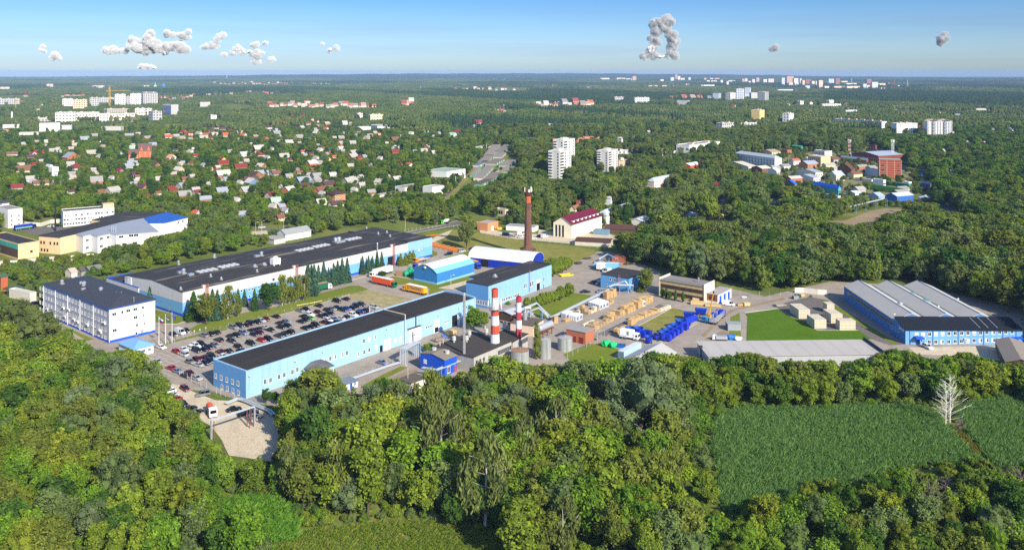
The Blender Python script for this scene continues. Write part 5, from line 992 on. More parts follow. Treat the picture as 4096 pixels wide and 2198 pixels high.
# containers and skips
def container(label,p,a,Ln,w,h,col,name='container',cat='container',roof=None):
    p=G(p);t=thing(name,label,cat,p,rad(a));b=MB();b.box(0,Ln,0,w,.15,h);b.build('box',M('cont_%d_%d_%d'%col,col,.55,.08,.4,stripe=.35,stripeamt=.15),t);b=MB();b.box(-.02,Ln+.02,-.02,w+.02,h,h+.08);b.build('roof',M('cont_%d_%d_%d'%(roof or col),roof or col,.6),t)
    cm_=M('cont_edge_%d'%col[2],tuple(int(c*.7)for c in col),.6)
    for x in(-.03,Ln-.12):
        for y in(-.03,w-.12):b=MB();b.box(x,x+.15,y,y+.15,.02,h+.1);b.build('corner_post',cm_,t)
    for y0,y1 in((.1,w*.48),(w*.52,w-.1)):b=MB();b.box(-.05,-.02,y0,y1,.25,h-.15);b.build('door',cm_,t)
    return t
container('light blue container behind the white lorry near the little blue building','e765,340',-6,13,2.6,2.9,(112,176,218),roof=(190,200,208));container('pale blue container on the grass beside the corrugated shed','e1092,1352',52,13,2.5,2.9,(170,200,226),roof=(196,206,214))
container('grey mesh container on the dirt beside the lawn','f860,892',-3,5.5,4.6,2.6,(152,158,160));container('brown crate box beside the green wrapped machines','c508,698',-15,4.5,2,2.0,(150,122,90),'site_box','box')
t=thing('yellow_skip','empty yellow skip tray on the yard beside the round willows','skip',G('e405,436'),rad(28));b=MB();b.box(0,7,0,3,.1,.25);b.box(0,7,0,.12,.25,.8);b.box(0,7,2.88,3,.25,.8);b.box(0,.12,.12,2.88,.25,.8);b.box(6.88,7,.12,2.88,.25,.8);b.build('tray',M('skip_yellow',(232,190,40),.6),t)
# ---------------------------------------------------------------- blue feed mixers
MXB=M('machine_blue',(22,52,186),.38,.08,.5,spec=.5);MXI=M('machine_inside',(24,74,160),.5,.15)
def mixer(label,p,a,r=1.9,h=2.7,front=True):
    p=G(p);t=thing('feed_mixer',label,'feed mixer',p,rad(a),'blue feed mixers');b=MB();b.cyl(0,0,.7,.7+h,r*.72,r,22,0,cap=False);b.cyl(0,0,.7+h-.25,.7+h,r*1.03,r*1.05,22,0,cap=False);b.cyl(0,0,.75,.7+h,r*.68,r*.97,22,1,cap=False);b.cyl(0,0,.7,.76,r*.72,r*.72,22,1);b.build('tub',[MXB,MXI],t,smooth=False)
    b=MB();b.box(-1.6,3.0 if front else 1.6,-.5,.5,.45,.7);b.tube((-1.6,0,.55),(-3.2,0,.45),.1);b.build('chassis',M('machine_dark',(20,34,96),.6),t);b=MB();b.cyl(0,0,.8,2.2,.6,.1,10);b.tube((0,0,1),(.9,.3,1.2),.1);b.build('auger',M('auger',(120,124,130),.5),t)
    if front:b=MB();b.box(1.7,3.3,-.95,.95,.5,2.5);b.box(1.9,3.1,-.7,.7,2.5,2.75);b.build('housing',MXB,t)
    for y in(-1.15,1.15):put('wheel',wheel_mesh(.48,.35),t,(.6 if not front else 1.5,y,.48))
mixer('blue tub mixer behind the white lorry, nearer the timber boxes','e1160,1082',-38);mixer('blue tub mixer behind the white lorry, taller with its chute','e1252,1095',-38,2.0,3.0);mixer('small blue tub mixer in front of the mixer row','e1368,1165',-100,1.6,2.0,False)
for p,lab in(('e1530,1135','blue tub mixer at the open corner end of the row'),('e1572,1104','second blue tub mixer from the corner of the row'),('e1616,1074','middle blue tub mixer of the row'),('e1660,1046','fourth blue tub mixer from the corner of the row'),('e1722,1012','largest blue tub mixer next to the blue tank trailer')):mixer(lab,p,-38,2.3 if '1722' in p else 1.95,3.1 if '1722' in p else 2.7)
def hopper(label,p,a,Ln=3.6,w=2.3,h=2.2,n=1):
    p=G(p);t=thing('feed_hopper',label,'feed hopper',p,rad(a),'blue feed hoppers');b=MB();z0,z1=.7,.7+h;l=Ln/2;q=w/2
    lo=[(-l*.75,-q*.55,z0),(l*.75,-q*.55,z0),(l*.75,q*.55,z0),(-l*.75,q*.55,z0)];hi=[(-l,-q,z1),(l,-q,z1),(l,q,z1),(-l,q,z1)];hin=[(x*.95,y*.92,z1)for x,y,_ in hi];lin=[(x*.95,y*.9,z0+.1)for x,y,_ in lo]
    b.add(lo+hi,[(0,1,5,4),(1,2,6,5),(2,3,7,6),(3,0,4,7),(3,2,1,0)],0);b.add(hi+hin,[(0,1,5,4),(1,2,6,5),(2,3,7,6),(3,0,4,7)],0);b.add(lin+hin,[(4,5,1,0),(5,6,2,1),(6,7,3,2),(7,4,0,3),(0,1,2,3)],1);b.build('hopper',[MXB,MXI],t)
    b=MB();b.box(-l,l+1.2,-.3,.3,.4,.65);b.build('chassis',M('machine_dark',(20,34,96),.6),t);[put('wheel',wheel_mesh(.48,.35),t,(-l*.3,y,.48))for y in(-q*.9,q*.9)];b=MB();b.tube((-l-.1,-.5,.9),(-l-.1,-.5,1.3),.18);b.build('lamp',M('lamp_red',(190,24,30),.4),t)
hopper('open blue hopper between the white lorry and the mixer row','e1352,1105',-38);hopper('low blue hopper with an arm beside the small tub mixer','e1440,1130',-60,2.6,1.8,1.5);hopper('blue hopper trailer nearest the beige office road','e1945,855',-20,5.0,2.6,2.1);hopper('blue twin hopper at the far end of the mixer row','e1815,910',-20,4.5,2.8,2.6)
A,B_=G('e1760,985'),G('e1885,935');d=B_-A;t=thing('tank_trailer','long blue tank trailer at the end of the mixer row','trailer',A,math.atan2(d.y,d.x));Ln=d.length;b=MB();b.extr([(-1.1,1.2),(1.1,1.2),(1.2,2.4),(.7,3.0),(-.7,3.0),(-1.2,2.4)],0,Ln,0);[b.box(Ln*i/6-.05,Ln*i/6+.05,-1.25,1.25,2.4,2.5)for i in range(1,6)];b.build('tank',MXB,t);b=MB();b.box(0,Ln+2,-.4,.4,.8,1.1);b.build('chassis',TRIM,t);[put('wheel',wheel_mesh(.6,.4),t,(x,y,.6))for x in(1.5,3.0)for y in(-1.0,1.0)]
for p,c_ in(('f705,770',1),('f755,735',1)):
    q=G(p);t=thing('feed_hopper','small blue hopper loaded on the railed lorry','feed hopper',(q.x,q.y,1.26),rl.rotation_euler.z,'blue feed hoppers');b=MB();b.box(-1.2,1.2,-.9,.9,.3,.5);[b.box(*q_,.5,1.7)for q_ in((-1.2,1.2,-.9,-.8),(-1.2,1.2,.8,.9),(-1.2,-1.1,-.8,.8),(1.1,1.2,-.8,.8))];b.build('hopper',MXB,t);b=MB();b.box(-1,1,-.7,.7,0,.3);b.build('foot_frame',TRIM,t)
# ---------------------------------------------------------------- crates, bundles, boards
TIM=M('crate_timber',(206,170,116),.85,.2,1.2);TIM2=M('crate_timber_grey',(182,156,120),.9,.2,1.2);PALE=M('crate_pale',(222,210,184),.8,.12,1.0);TIN=M('crate_inside',(96,74,50),.95,.2)
def crate_mesh(sx_,sy,sz,mat,pitch=.34):
    k=('c',round(sx_,1),round(sy,1),round(sz,1),mat.name)
    if k in CM:return CM[k]
    b=MB();b.box(-sx_/2+.06,sx_/2-.06,-sy/2+.06,sy/2-.06,.1,sz-.06,1);n=max(2,int(sz/pitch));g=sz/n
    for i in range(n):z0,z1=i*g+.04,i*g+g*.72;b.box(-sx_/2,sx_/2,-sy/2,-sy/2+.05,z0,z1);b.box(-sx_/2,sx_/2,sy/2-.05,sy/2,z0,z1);b.box(-sx_/2,-sx_/2+.05,-sy/2+.05,sy/2-.05,z0,z1);b.box(sx_/2-.05,sx_/2,-sy/2+.05,sy/2-.05,z0,z1)
    n=max(2,int(sx_/.42));g=sx_/n
    for i in range(n):b.box(-sx_/2+i*g,-sx_/2+i*g+g*.8,-sy/2,sy/2,sz-.05,sz)
    for x in(-sx_/2,sx_/2-.1):
        for y in(-sy/2-.02,sy/2-.06):b.box(x,x+.1,y,y+.08,0,sz+.003)
    CM[k]=b.mesh('timber_crate',[mat,TIN]);return CM[k]
NCR=[0]
def crate(p,sz,a,label,group,mat=TIM,z=0.0,nm='timber_crate'):
    o=put(nm,crate_mesh(*sz,mat),None,(p[0],p[1],.05+z),rad(a));tag(o,label,'crate',group);NCR[0]+=1;return o
def stackrow(a,c,size,layers,prob,rows,lab,group,mats,ang=52):
    A,C_=G(a),G(c);d=C_-A;n=int(d.length/(size[0]+.35));e=d.normalized();s_=Vector((-e.y,e.x,0));an_=math.degrees(math.atan2(e.y,e.x))
    for i in range(n):
        for r_ in range(rows):
            if rnd.random()>prob:continue
            q=A+e*(i+.5)*(size[0]+.35)+s_*r_*(size[1]+.3);z=0;m_=rnd.choice(mats)
            for k in range(rnd.randint(*layers)):
                hh=size[2]*rnd.choice((.8,1,1.2));crate((q.x+rnd.uniform(-.08,.08),q.y+rnd.uniform(-.08,.08)),(size[0],size[1],round(hh,1)),an_+rnd.uniform(-2,2),lab+(' at the bottom',' on top',' at the third level')[min(k,2)],group,m_,z);z+=round(hh,1)+.01
stackrow('e745,1030','e1120,830',(2.2,1.7,1.2),(1,2),.9,2,'timber crate in the middle rows','timber crates in the middle rows',[TIM,TIM2]);stackrow('e1115,845','e1420,690',(2.2,1.7,1.4),(2,2),.95,2,'timber crate in the tall block','timber crates in the tall block',[TIM,TIM])
stackrow('e1000,1070','e1240,920',(2.4,1.6,1.2),(1,2),.85,1,'timber crate nearest the white lorry','timber crates along the lawn',[TIM]);stackrow('e1190,925','e1490,810',(2.2,1.6,1.1),(1,1),.95,2,'timber crate along the lawn','timber crates along the lawn',[TIM]);stackrow('e1485,820','e1612,770',(2.6,1.2,1.5),(1,1),1,1,'pale crate at the far end of the lawn row','timber crates along the lawn',[PALE])
stackrow('e310,945','e400,925',(1.9,1.5,1.3),(2,2),1,1,'timber crate by the low pipeline end','timber crates along the pipeline',[TIM,TIM2]);stackrow('e430,935','e500,905',(1.8,1.3,.9),(1,1),1,1,'low timber crate next to the white hoods','timber crates along the pipeline',[TIM]);stackrow('e580,835','e680,800',(1.9,1.5,1.2),(1,2),1,1,'timber crate between the white hoods','timber crates along the pipeline',[TIM,PALE]);stackrow('e680,850','e820,795',(2,1.6,1.1),(1,2),1,2,'slatted crate before the large hood group','timber crates along the pipeline',[TIM2,PALE]);stackrow('e880,680','e1010,640',(2.2,2.2,1.5),(2,2),1,1,'timber crate by the upper pipeline end','timber crates along the pipeline',[TIM]);stackrow('e910,745','e975,715',(2,1.6,1.2),(1,1),1,1,'single crate right of the white hoods','timber crates along the pipeline',[TIM])
def palletblock(c0,n,a,lab,size=(1.5,1.2,1.0),org=None,drop=()):
    q0=G(c0);e=Vector((math.cos(rad(a)),math.sin(rad(a)),0));s_=Vector((-e.y,e.x,0))
    for i in range(n[0]):
        for j in range(n[1]):
            for k in range(n[2]):
                if(i,j)in drop and k>=n[2]-2:continue
                if k<n[2]-1 and 0<i<n[0]-1 and 0<j<n[1]-1:continue
                q=q0+e*i*(size[0]+.05)+s_*j*(size[1]+.05);crate((q.x,q.y),size,a,lab+f', {("bottom", "second", "third", "top")[k if n[2] == 4 or k < n[2] - 1 else 3]} layer',lab.replace('pale crate','pale crates'),PALE,k*(size[2]+.01),'pale_crate')
palletblock('f1655,750',(3,5,3),4,'pale crate in the lawn edge block',(1.6,1.9,1.25));palletblock('f1830,862',(3,4,3),4,'pale crate in the lawn corner block',(1.6,1.9,1.25));palletblock('g215,800',(3,4,3),4,'pale crate in the middle asphalt block',(1.6,1.9,1.25));palletblock('g312,876',(4,2,3),4,'pale crate in the front asphalt block',(1.6,1.9,1.2));palletblock('g170,690',(2,2,3),4,'pale crate in the small rear block',(1.6,1.9,1.3))
HD=M('hood_white',(226,228,232),.45,.06);HG=M('hood_grille',(110,122,140),.6,.2,2,stripe=.3,stripeamt=.4,axis='z')
def hood(p,a,lab,grp,w=2.2,h=2.3,d_=.75):
    o=CM.get('hood')
    if not o:
        b=MB();prof=[(-.37,0),(.37,0),(.37,1.9),(.2,2.3),(-.2,2.3),(-.37,1.9)];b.extr(prof,-1.1,1.1,0);b.box(-.85,.85,-.385,-.372,.3,1.8,1);b.box(-.85,.85,.372,.385,.3,1.8,1);CM['hood']=o=b.mesh('white_hood',[HD,HG])
    tag(put('white_hood',o,None,(p.x,p.y,.05),rad(a)),lab,'hood',grp)
def hoodrow(a,c,n,ang,lab,rows=1,off_=0.0):
    A,C_=G(a),G(c);s_=Vector((math.cos(rad(ang)),math.sin(rad(ang)),0))
    for r_ in range(rows):
        for i in range(n):hood(A.lerp(C_,i/max(1,n-1))+s_*r_*2.5,ang,lab,lab.replace('hood','hoods'))
hoodrow('e725,755','e835,790',7,52,'white hood in the large group',3);hoodrow('e425,880','e470,895',4,52,'white hood in the small group at the low pipeline end',2);hoodrow('e505,905','e575,920',4,52,'white hood in the front group before the crates',2);hoodrow('e1235,735','e1310,755',6,52,'white hood among the tall block of crates',1)
o=put('grey_panel_stack',crate_mesh(8,.8,2.2,PALE),None,(*G('e700,990')[:2],.05),rad(52));tag(o,'long upright grey panel at the end of the middle crate rows','panel')
def boards(label,p,a,Ln,w,h,col=(206,178,124)):
    p=G(p);t=thing('board_pack',label,'timber pack',p,rad(a),'packs of sawn boards');m_=M('boards_%d'%col[0],col,.85,.15,.8,stripe=.22,stripeamt=.3,axis='z');b=MB();b.box(0,Ln,0,w,.2,h);b.build('boards',m_,t);b=MB();[b.box(Ln*q-.08,Ln*q+.08,-.05,w+.05,0,.2)for q in(.1,.5,.9)];b.build('bearer',TIN,t)
boards('pack of long pale boards beside the beige office wall','f450,605',-15,6.5,2.6,1.5);boards('pack of long boards in front of the brick garage','f610,625',-14,7,2.2,1.1);boards('second layer of boards on the pack by the beige office','f470,575',-15,6,1.6,1.9);boards('pile of crates and boards beside the panel van','f975,620',10,3,1.6,.9,(200,160,100));boards('timber box at the dirt track edge','f1045,622',5,2.6,1.6,1.5,(216,186,130));boards('wooden box pile in front of the long blue building gate','d1050,445',20,2.8,1.8,1.4,(206,164,104));boards('larger wooden box stack in the boiler house yard','d1095,535',40,3.6,2.4,1.6,(214,176,112));boards('scrap timber by the roller door of the long blue building','d475,640',25,2.6,1.6,1.2,(196,160,112));boards('timber crate beside the green bins at the hall corner','f1655,520',8,2.4,1.8,1.3,(214,180,120))
RU=M('rust_orange',(190,112,48),.85,.3,1.2)
for i in range(13):
    f_=i/12;x=905+(i%7)*52+(i // 7)*20;y=345+(i%7)*13+(i // 7)*24;q=G(f'c{x},{y}');b=MB()
    [b.box(-2.4,2.4,yy,yy+.16,zz,zz+.16)for yy in(-.9,-.3,.3,.9)for zz in(.15,.55)];[b.box(xx,xx+.14,-.95,1.06,.32,.54)for xx in(-2.2,-.6,1,2.1)];o=b.build('rusty_frame',RU);o.location=(q.x,q.y,.06);o.rotation_euler=(0,0,rad(15+rnd.uniform(-6,6)));tag(o,'rusty orange steel frame laid out on the drive by the hall','steel frame','rusty frames on the drive')
for i in range(3):q=G(f'c{870 + i * 35},{258 - i * 5}');b=MB();[b.box(-2,2,yy,yy+.2,.1,.3)for yy in(-.6,0,.6)];o=b.build('rusty_frame',RU);o.location=(q.x,q.y,.1);o.rotation_euler=(0,0,.3);tag(o,'rusty beam bundle on the grass behind the hall corner','steel frame','rusty beams behind the hall')
GT=M('green_tarpaulin',(24,150,104),.6,.2,.9);GT2=M('blue_tarpaulin',(40,110,200),.6,.2,.9)
def wrapped(label,p,sx_,sy,sz,a,mat,name='wrapped_machine',cat='machine'):
    q=G(p);vs,fs=ICO2;r=random.Random(int(q.x*7));b=MB();pts=[]
    for x,y,z in vs:
        k=1+.12*math.sin(5*x+3*y+q.x)+.1*math.sin(6*y-4*z);s_=lambda v_:math.copysign(abs(v_)**.55,v_);pts.append((s_(x)*sx_/2*k,s_(y)*sy/2*k,max(0,(s_(z)+1)*sz/2*k)))
    b.add(pts,fs);o=b.build(name,mat);o.location=(q.x,q.y,.05);o.rotation_euler=(0,0,rad(a));tag(o,label,cat)
wrapped('machine wrapped in bright green sheet at the fence, nearer the transformer house','e893,1200',3.0,2.6,2.2,30,M('green_sheet',(30,190,110),.5,.15,.9));wrapped('smaller green wrapped machine next to the blue bin','e970,1212',2.6,2.4,2.0,20,M('green_sheet',(30,190,110),.5,.15,.9))
for i,p in enumerate(('c620,705','c660,690','c695,700','c665,665')):wrapped('machine under green tarpaulin beside the tent hall',p,2.8,2.6,2.6+.3*(i==3),30+i*10,GT)
wrapped('blue tarpaulin heap behind the long grey shed','f897,985',3.4,2.4,1.7,5,GT2,'tarpaulin_heap','tarpaulin');wrapped('heap of white bags behind the long grey shed','f975,995',2.8,1.8,1.3,5,HD,'bag_heap','bags');wrapped('white sheet left on the ground behind the brick garage','f1040,525',2.4,1.4,.5,5,HD,'white_sheet','sheet');wrapped('heap of gravel on the dark asphalt by the crates','f1440,620',5,3.4,1.0,5,M('gravel_heap',(150,140,126),.95,.25,1.5),'gravel_heap','gravel')
wrapped('yellow covered stall roof by the orange garage','r1215,1290',4,3,1.9,20,M('orange_cover',(236,160,40),.6),'covered_stall','stall')
q=G('f790,995');t=thing('silver_machine','silver feed machine with hoses lying behind the long grey shed','machine',q,rad(-5));b=MB();b.extr([(-1,.6),(1,.6),(.8,1.8),(-.8,1.8)],-2.2,2.2);b.build('body',METAL,t);b=MB();[b.tube((-2.4-i*.5,-.6,.4),(-2.1-i*.5,.5,2.0+.2*(i%2)),.2)for i in range(3)];b.build('hose',HD,t);b=MB();b.box(-2.2,2.2,-.7,.7,0,.6);b.build('base_frame',TRIM,t)
t=thing('blue_bin','open blue double bin at the grass edge next to the green wrapped machines','bin',G('e1015,1215'),rad(-12));b=MB();b.box(0,3.2,0,1.7,.1,.2);[b.box(*q_,.2,1.2)for q_ in((0,3.2,0,.08),(0,3.2,1.62,1.7),(0,.08,.08,1.62),(3.12,3.2,.08,1.62),(1.55,1.63,.08,1.62))];b.build('bin_box',M('bin_blue',(28,92,170),.5),t)
for p,lab in(('f1590,545','grey waste container by the concrete wall'),('f1615,530','dark green waste container by the concrete wall')):container(lab,p,10,2.6,1.6,1.4,(140,146,150)if 'grey' in lab else(50,80,60),'waste_container','bin')
wrapped('tangle of scrap and blue barrels in the boiler house yard','d985,590',5,3,1.3,30,M('scrap_mix',(130,116,104),.8,.6,2.2),'scrap_heap','scrap');wrapped('small blue barrel pile in the boiler house yard','d1035,570',1.8,1.6,1.6,30,GT2,'barrel_pile','barrels');wrapped('heap of machine parts beside the yard edge at the round willows','e590,290',4,3,1.0,30,M('scrap_dark',(70,64,60),.8,.5,2),'parts_heap','scrap')
wrapped('pile of boards and scrap beside the light blue container','e690,235',5,2,.8,30,M('scrap_dark',(70,64,60),.8,.5,2),'parts_heap','scrap')
# ---------------------------------------------------------------- flags, posts, fences, lamps, people
def flag(label,base,top,bands,seed):
    p=G(base);H=hgt(base,top);t=thing('flagpole',label,'flagpole',p,rad(-35),'flagpoles');b=MB();b.cyl(0,0,0,H,.12,.06,10);b.cyl(0,0,H,H+.15,.1,.02,8);b.build('pole',WHITE,t);b=MB();b.cyl(0,0,0,.25,.4,.35,10);b.build('base',M('kerb_grey',(140,140,142)),t)
    nx_,nz=14,12;Wf,Hf=2.6,1.75;vs=[]
    for i in range(nx_+1):
        for j in range(nz+1):x=.1+Wf*i/nx_;vs.append((x,.22*math.sin(x*3.2+seed)*x/Wf,H-.3-Hf+Hf*j/nz-.26*x-.05*math.sin(x*2.5+seed)))
    b=MB();cells=[];mats=[]
    for i in range(nx_):
        for j in range(nz):mi=bands((i+.5)/nx_,(j+.5)/nz);b.add([vs[i*(nz+1)+j],vs[(i+1)*(nz+1)+j],vs[(i+1)*(nz+1)+j+1],vs[i*(nz+1)+j+1]],[(0,1,2,3)],mi)
    b.build('flag',[M('flag_white',(230,230,232)),M('flag_blue',(30,60,150)),M('flag_red',(190,36,42)),M('flag_yellow',(240,200,50)),M('flag_swede_blue',(24,84,150)),M('flag_euro_blue',(40,56,160))],t)
flag('flagpole with white blue red flag nearest the gatehouse','a1757,1058','a1735,732',lambda u,v_:2 if v_<.34 else 1 if v_<.67 else 0,0);flag('flagpole with blue flag and yellow cross','a1830,1040','a1808,712',lambda u,v_:3 if .28<u<.44 or .4<v_<.6 else 4,1);flag('flagpole with plain blue starred flag','a1902,1022','a1883,690',lambda u,v_:3 if abs(math.hypot((u-.5)*1.5,v_-.5)-.3)<.05 and int((math.atan2(v_-.5,(u-.5)*1.5)+3.15)*6/3.15)%2==0 else 5,2)
for p in 'b228,1012 b160,1030 b297,990 b363,982 b430,955 b490,940 b550,925 b615,905'.split():q=G(p);t=thing('disc_post','short post with round white disc along the car park fence','sign post',q,rad(-35),'disc posts along the fence');b=MB();b.tube((0,0,0),(0,0,1.4),.05);b.build('post',METAL,t);b=MB();b.tube((0,-.04,1.7),(0,.04,1.7),.38,n=14);b.build('disc',WHITE,t)
def fence(label,pts,h=2.0,gap=3.0,col=None,nr=5,name='fence',panel=None,tilt=0.0):
    P3=[G(p)for p in pts];o=P3[0].copy();t=thing(name,label,'fence',o);pm=col or M('fence_post',(186,188,186),.7,.1);n_=0;wires=MB()
    for a,c in zip(P3,P3[1:]):
        d=c-a;n=max(1,int(d.length/gap))
        for i in range(n+1):
            q=a.lerp(c,i/n)-o
            if n_<90:b=MB();b.tube(q,q+Vector((0,0,h)),.06,n=5);tilt and b.tube(q+Vector((0,0,h)),q+Vector((tilt,-tilt,h+.35)),.05,n=5);b.build('post',pm,t);n_+=1
        if panel is None:[wires.tube(a-o+Vector((0,0,h*(k+.5)/nr)),c-o+Vector((0,0,h*(k+.5)/nr)),.018,n=3)for k in range(nr)]
        else:e=Vector((-d.y,d.x,0)).normalized()*.09;A,C_=a-o,c-o;wires.add([A-e,C_-e,C_+e,A+e,A-e+Vector((0,0,h)),C_-e+Vector((0,0,h)),C_+e+Vector((0,0,h)),A+e+Vector((0,0,h))],[(0,1,5,4),(1,2,6,5),(2,3,7,6),(3,0,4,7),(4,5,6,7)])
    wires.build('wire' if panel is None else 'panel',panel or M('fence_wire',(150,152,150),.6),t);return t
fence('wire fence on white posts below the end of the long blue building',['h600,415','h780,520','h960,600','h1110,665','h1210,690'],2.2,2.6,tilt=.3);fence('wire fence beside the service road and silver pipes',['d90,1000','d330,900','d545,805'],1.8,2.8);fence('wire fence between the grass and the boiler house lane',['e470,1335','e640,1240','e760,1165','e880,1090'],2.2,3,tilt=.25);fence('fence between the road and the dark roofed hall',['c600,215','c820,185','c1050,160','c1190,172'],2.0,3)
fence('mesh fence between the dry lawn and the yard behind the chimney',['r1010,1340','p0,835','p260,855','p480,882','p680,905','p900,930','p1160,965'],1.9,4);fence('low fence between flagpoles and car park',['b130,1062','b340,995','b560,912','b700,885','b850,855'],1.1,2.8,nr=3);fence('fence along the footpath behind the car park',['b870,838','b1100,778','b1400,705','b1650,640','b1900,575','b2200,500'],1.2,3.5,nr=3);fence('dark mesh fence in front of the wood behind the dirt track',['f890,500','f1100,500','f1320,500','f1560,515'],2.0,3.5)
CW=M('concrete_wall',(222,214,200),.85,.12,.3,stripe=3,stripeamt=.15,streak=.3);fence('pale concrete panel wall at the corner of the dark asphalt',['f1600,470','f1700,470','f1850,490','f1955,495'],2.4,40,CW,panel=CW,name='concrete_wall');fence('white concrete wall along the overgrown railway',['n-60,1292','n300,1262','n560,1238','n1035,1196'],2.6,60,CW,panel=CW,name='concrete_wall')
def lamp(label,base,h,a=0,name='street_lamp'):
    q=G(base);t=thing(name,label,'street lamp',q,rad(a));b=MB();b.tube((0,0,0),(0,0,h),.11,.07);b.tube((0,0,h),(1.3,0,h+.25),.05);b.build('pole',M('lamp_pole',(190,188,184),.7),t);b=MB();b.box(1.1,1.8,-.14,.14,h+.18,h+.34);b.build('lamp_head',WHITE,t)
for i,(p,h_,a)in enumerate((('r65,1308',9,-60),('r455,1215',9,-60),('d640,1150',8,120),('c1115,795',4.5,0),('o615,935',8,0),('o683,920',8,0),('o925,885',8,0),('o565,820',8,0))):lamp(('street lamp at the road edge','street lamp at the road edge','lamp post beside the cream shed','white post on the lawn beside the tent hall','lamp post beyond the trees behind the hall','lamp post beyond the trees behind the hall','lamp post beyond the trees behind the hall','lamp post beyond the trees behind the hall')[i],p,h_,a)
q=G('r668,1165');t=thing('road_sign','round red and white road sign at the road junction','road sign',q);b=MB();b.tube((0,0,0),(0,0,4),.07);b.build('post',METAL,t);b=MB();b.tube((0,-.06,4.2),(0,-.02,4.2),.5,n=14);b.build('disc',M('sign_red',(190,40,40)),t);b=MB();b.box(-.3,.3,-.075,-.062,4.1,4.3);b.build('bar',WHITE,t)
pipeline('yellow gas pipe rail on the lawn beside the car park',[('b1620,612',.9),('b1770,585',.9),('b1900,560',.9)],two=False,r=.13,mat=M('gas_yellow',(228,206,120),.6),sm=M('gas_yellow',(228,206,120),.6),sup=4)
def person(label,p,a,top,legs):
    q=G(p);J=[(0,0,.92),(0,0,1.2),(0,0,1.42),(0,0,1.53),(0,.02,1.64),(0,.02,1.74),(.17,0,1.4),(.24,.03,1.12),(.26,.1,.88),(-.17,0,1.4),(-.24,-.03,1.12),(-.25,.08,.88),(.1,0,.85),(.12,.12,.47),(.12,.05,.07),(.12,.2,.03),(-.1,0,.85),(-.12,-.1,.47),(-.12,-.2,.07),(-.12,-.06,.03)]
    E_=[(0,1),(1,2),(2,3),(3,4),(4,5),(2,6),(6,7),(7,8),(2,9),(9,10),(10,11),(0,12),(12,13),(13,14),(14,15),(0,16),(16,17),(17,18),(18,19)]
    Rr=[.15,.15,.16,.06,.1,.07,.07,.055,.04,.07,.055,.04,.1,.075,.05,.045,.1,.075,.05,.045]
    me=bpy.data.meshes.new('person');me.from_pydata(J,E_,[]);tmp=bpy.data.objects.new('person',me);COL.objects.link(tmp);md=tmp.modifiers.new('skin','SKIN');sv=me.skin_vertices[0].data
    for i,r in enumerate(Rr):sv[i].radius=(r,r*.85)
    sv[0].use_root=True;tmp.modifiers.new('sub','SUBSURF').levels=1;dg=bpy.context.evaluated_depsgraph_get();m2=bpy.data.meshes.new_from_object(tmp.evaluated_get(dg));COL.objects.unlink(tmp);bpy.data.objects.remove(tmp)
    m2.materials.clear();[m2.materials.append(k)for k in(M('cloth_%d_%d_%d'%top,top,.8),M('cloth_%d_%d_%d'%legs,legs,.8),M('skin_tone',(196,150,124),.6),M('hair_dark',(50,38,30),.8))]
    for f_ in m2.polygons:z=f_.center.z;f_.material_index=3 if z>1.68 or(z>1.58 and f_.center.y<-.02)else 2 if z>1.47 or(z<.93 and abs(f_.center.x)>.2)else 0 if z>.92 else 1
    o=put('person',m2,None,(q.x,q.y,.06),rad(a));tag(o,label,'person')
person('person in blue work clothes walking on the lawn by the round tree','b1428,632',200,(40,50,140),(34,40,110));person('person in dark clothes standing beside the truck crane','f551,752',90,(40,40,48),(30,32,40));person('person in dark jacket beside the blue hopper trailer','f568,765',40,(60,60,70),(36,38,48))
# painted bay lines of the car park
b=MB()
for v0,u0,u1 in((lb.D+7.9,2,92),(lb.D+20.3,-6,92),(lb.D+31.5,-4,90),(lb.D+41,-8,60)):
    n=int((u1-u0)/2.5)
    for i in range(n):
        u=u0+i*2.5;q=lb.o+lb.ex*u+lb.ey*v0
        for s0,s1 in((-4.8,4.8),):A,C_=q+lb.ey*s0,q+lb.ey*s1;e=lb.ex*.06;b.poly([(A.x-e.x,A.y-e.y,.05),(A.x+e.x,A.y+e.y,.05),(C_.x+e.x,C_.y+e.y,.05),(C_.x-e.x,C_.y-e.y,.05)])
    A,C_=lb.o+lb.ex*u0+lb.ey*v0,lb.o+lb.ex*u1+lb.ey*v0;e=lb.ey*.06;b.poly([(A.x-e.x,A.y-e.y,.055),(C_.x-e.x,C_.y-e.y,.055),(C_.x+e.x,C_.y+e.y,.055),(A.x+e.x,A.y+e.y,.055)])
A,C_=G('e800,1062'),G('e1475,737')
for k in(0,1):
    e=(C_-A).normalized();s_=Vector((-e.y,e.x,0));q0=A-s_*k*4.6;b.poly([tuple((q0+s_*w_+e*l_))[:2]+(.08,)for w_,l_ in((-.08,0),(-.08,(C_-A).length),(.08,(C_-A).length),(.08,0))])
for i in range(15):q0=A+e*(2+i*2.4);b.poly([tuple((q0+s_*w_+e*l_))[:2]+(.08,)for w_,l_ in((0,0),(0,.14),(2.6,.14),(2.6,0))])
structure(b.build('parking_lines',M('line_white',(222,220,214),.8,.15,2)),label='white painted parking bay lines')
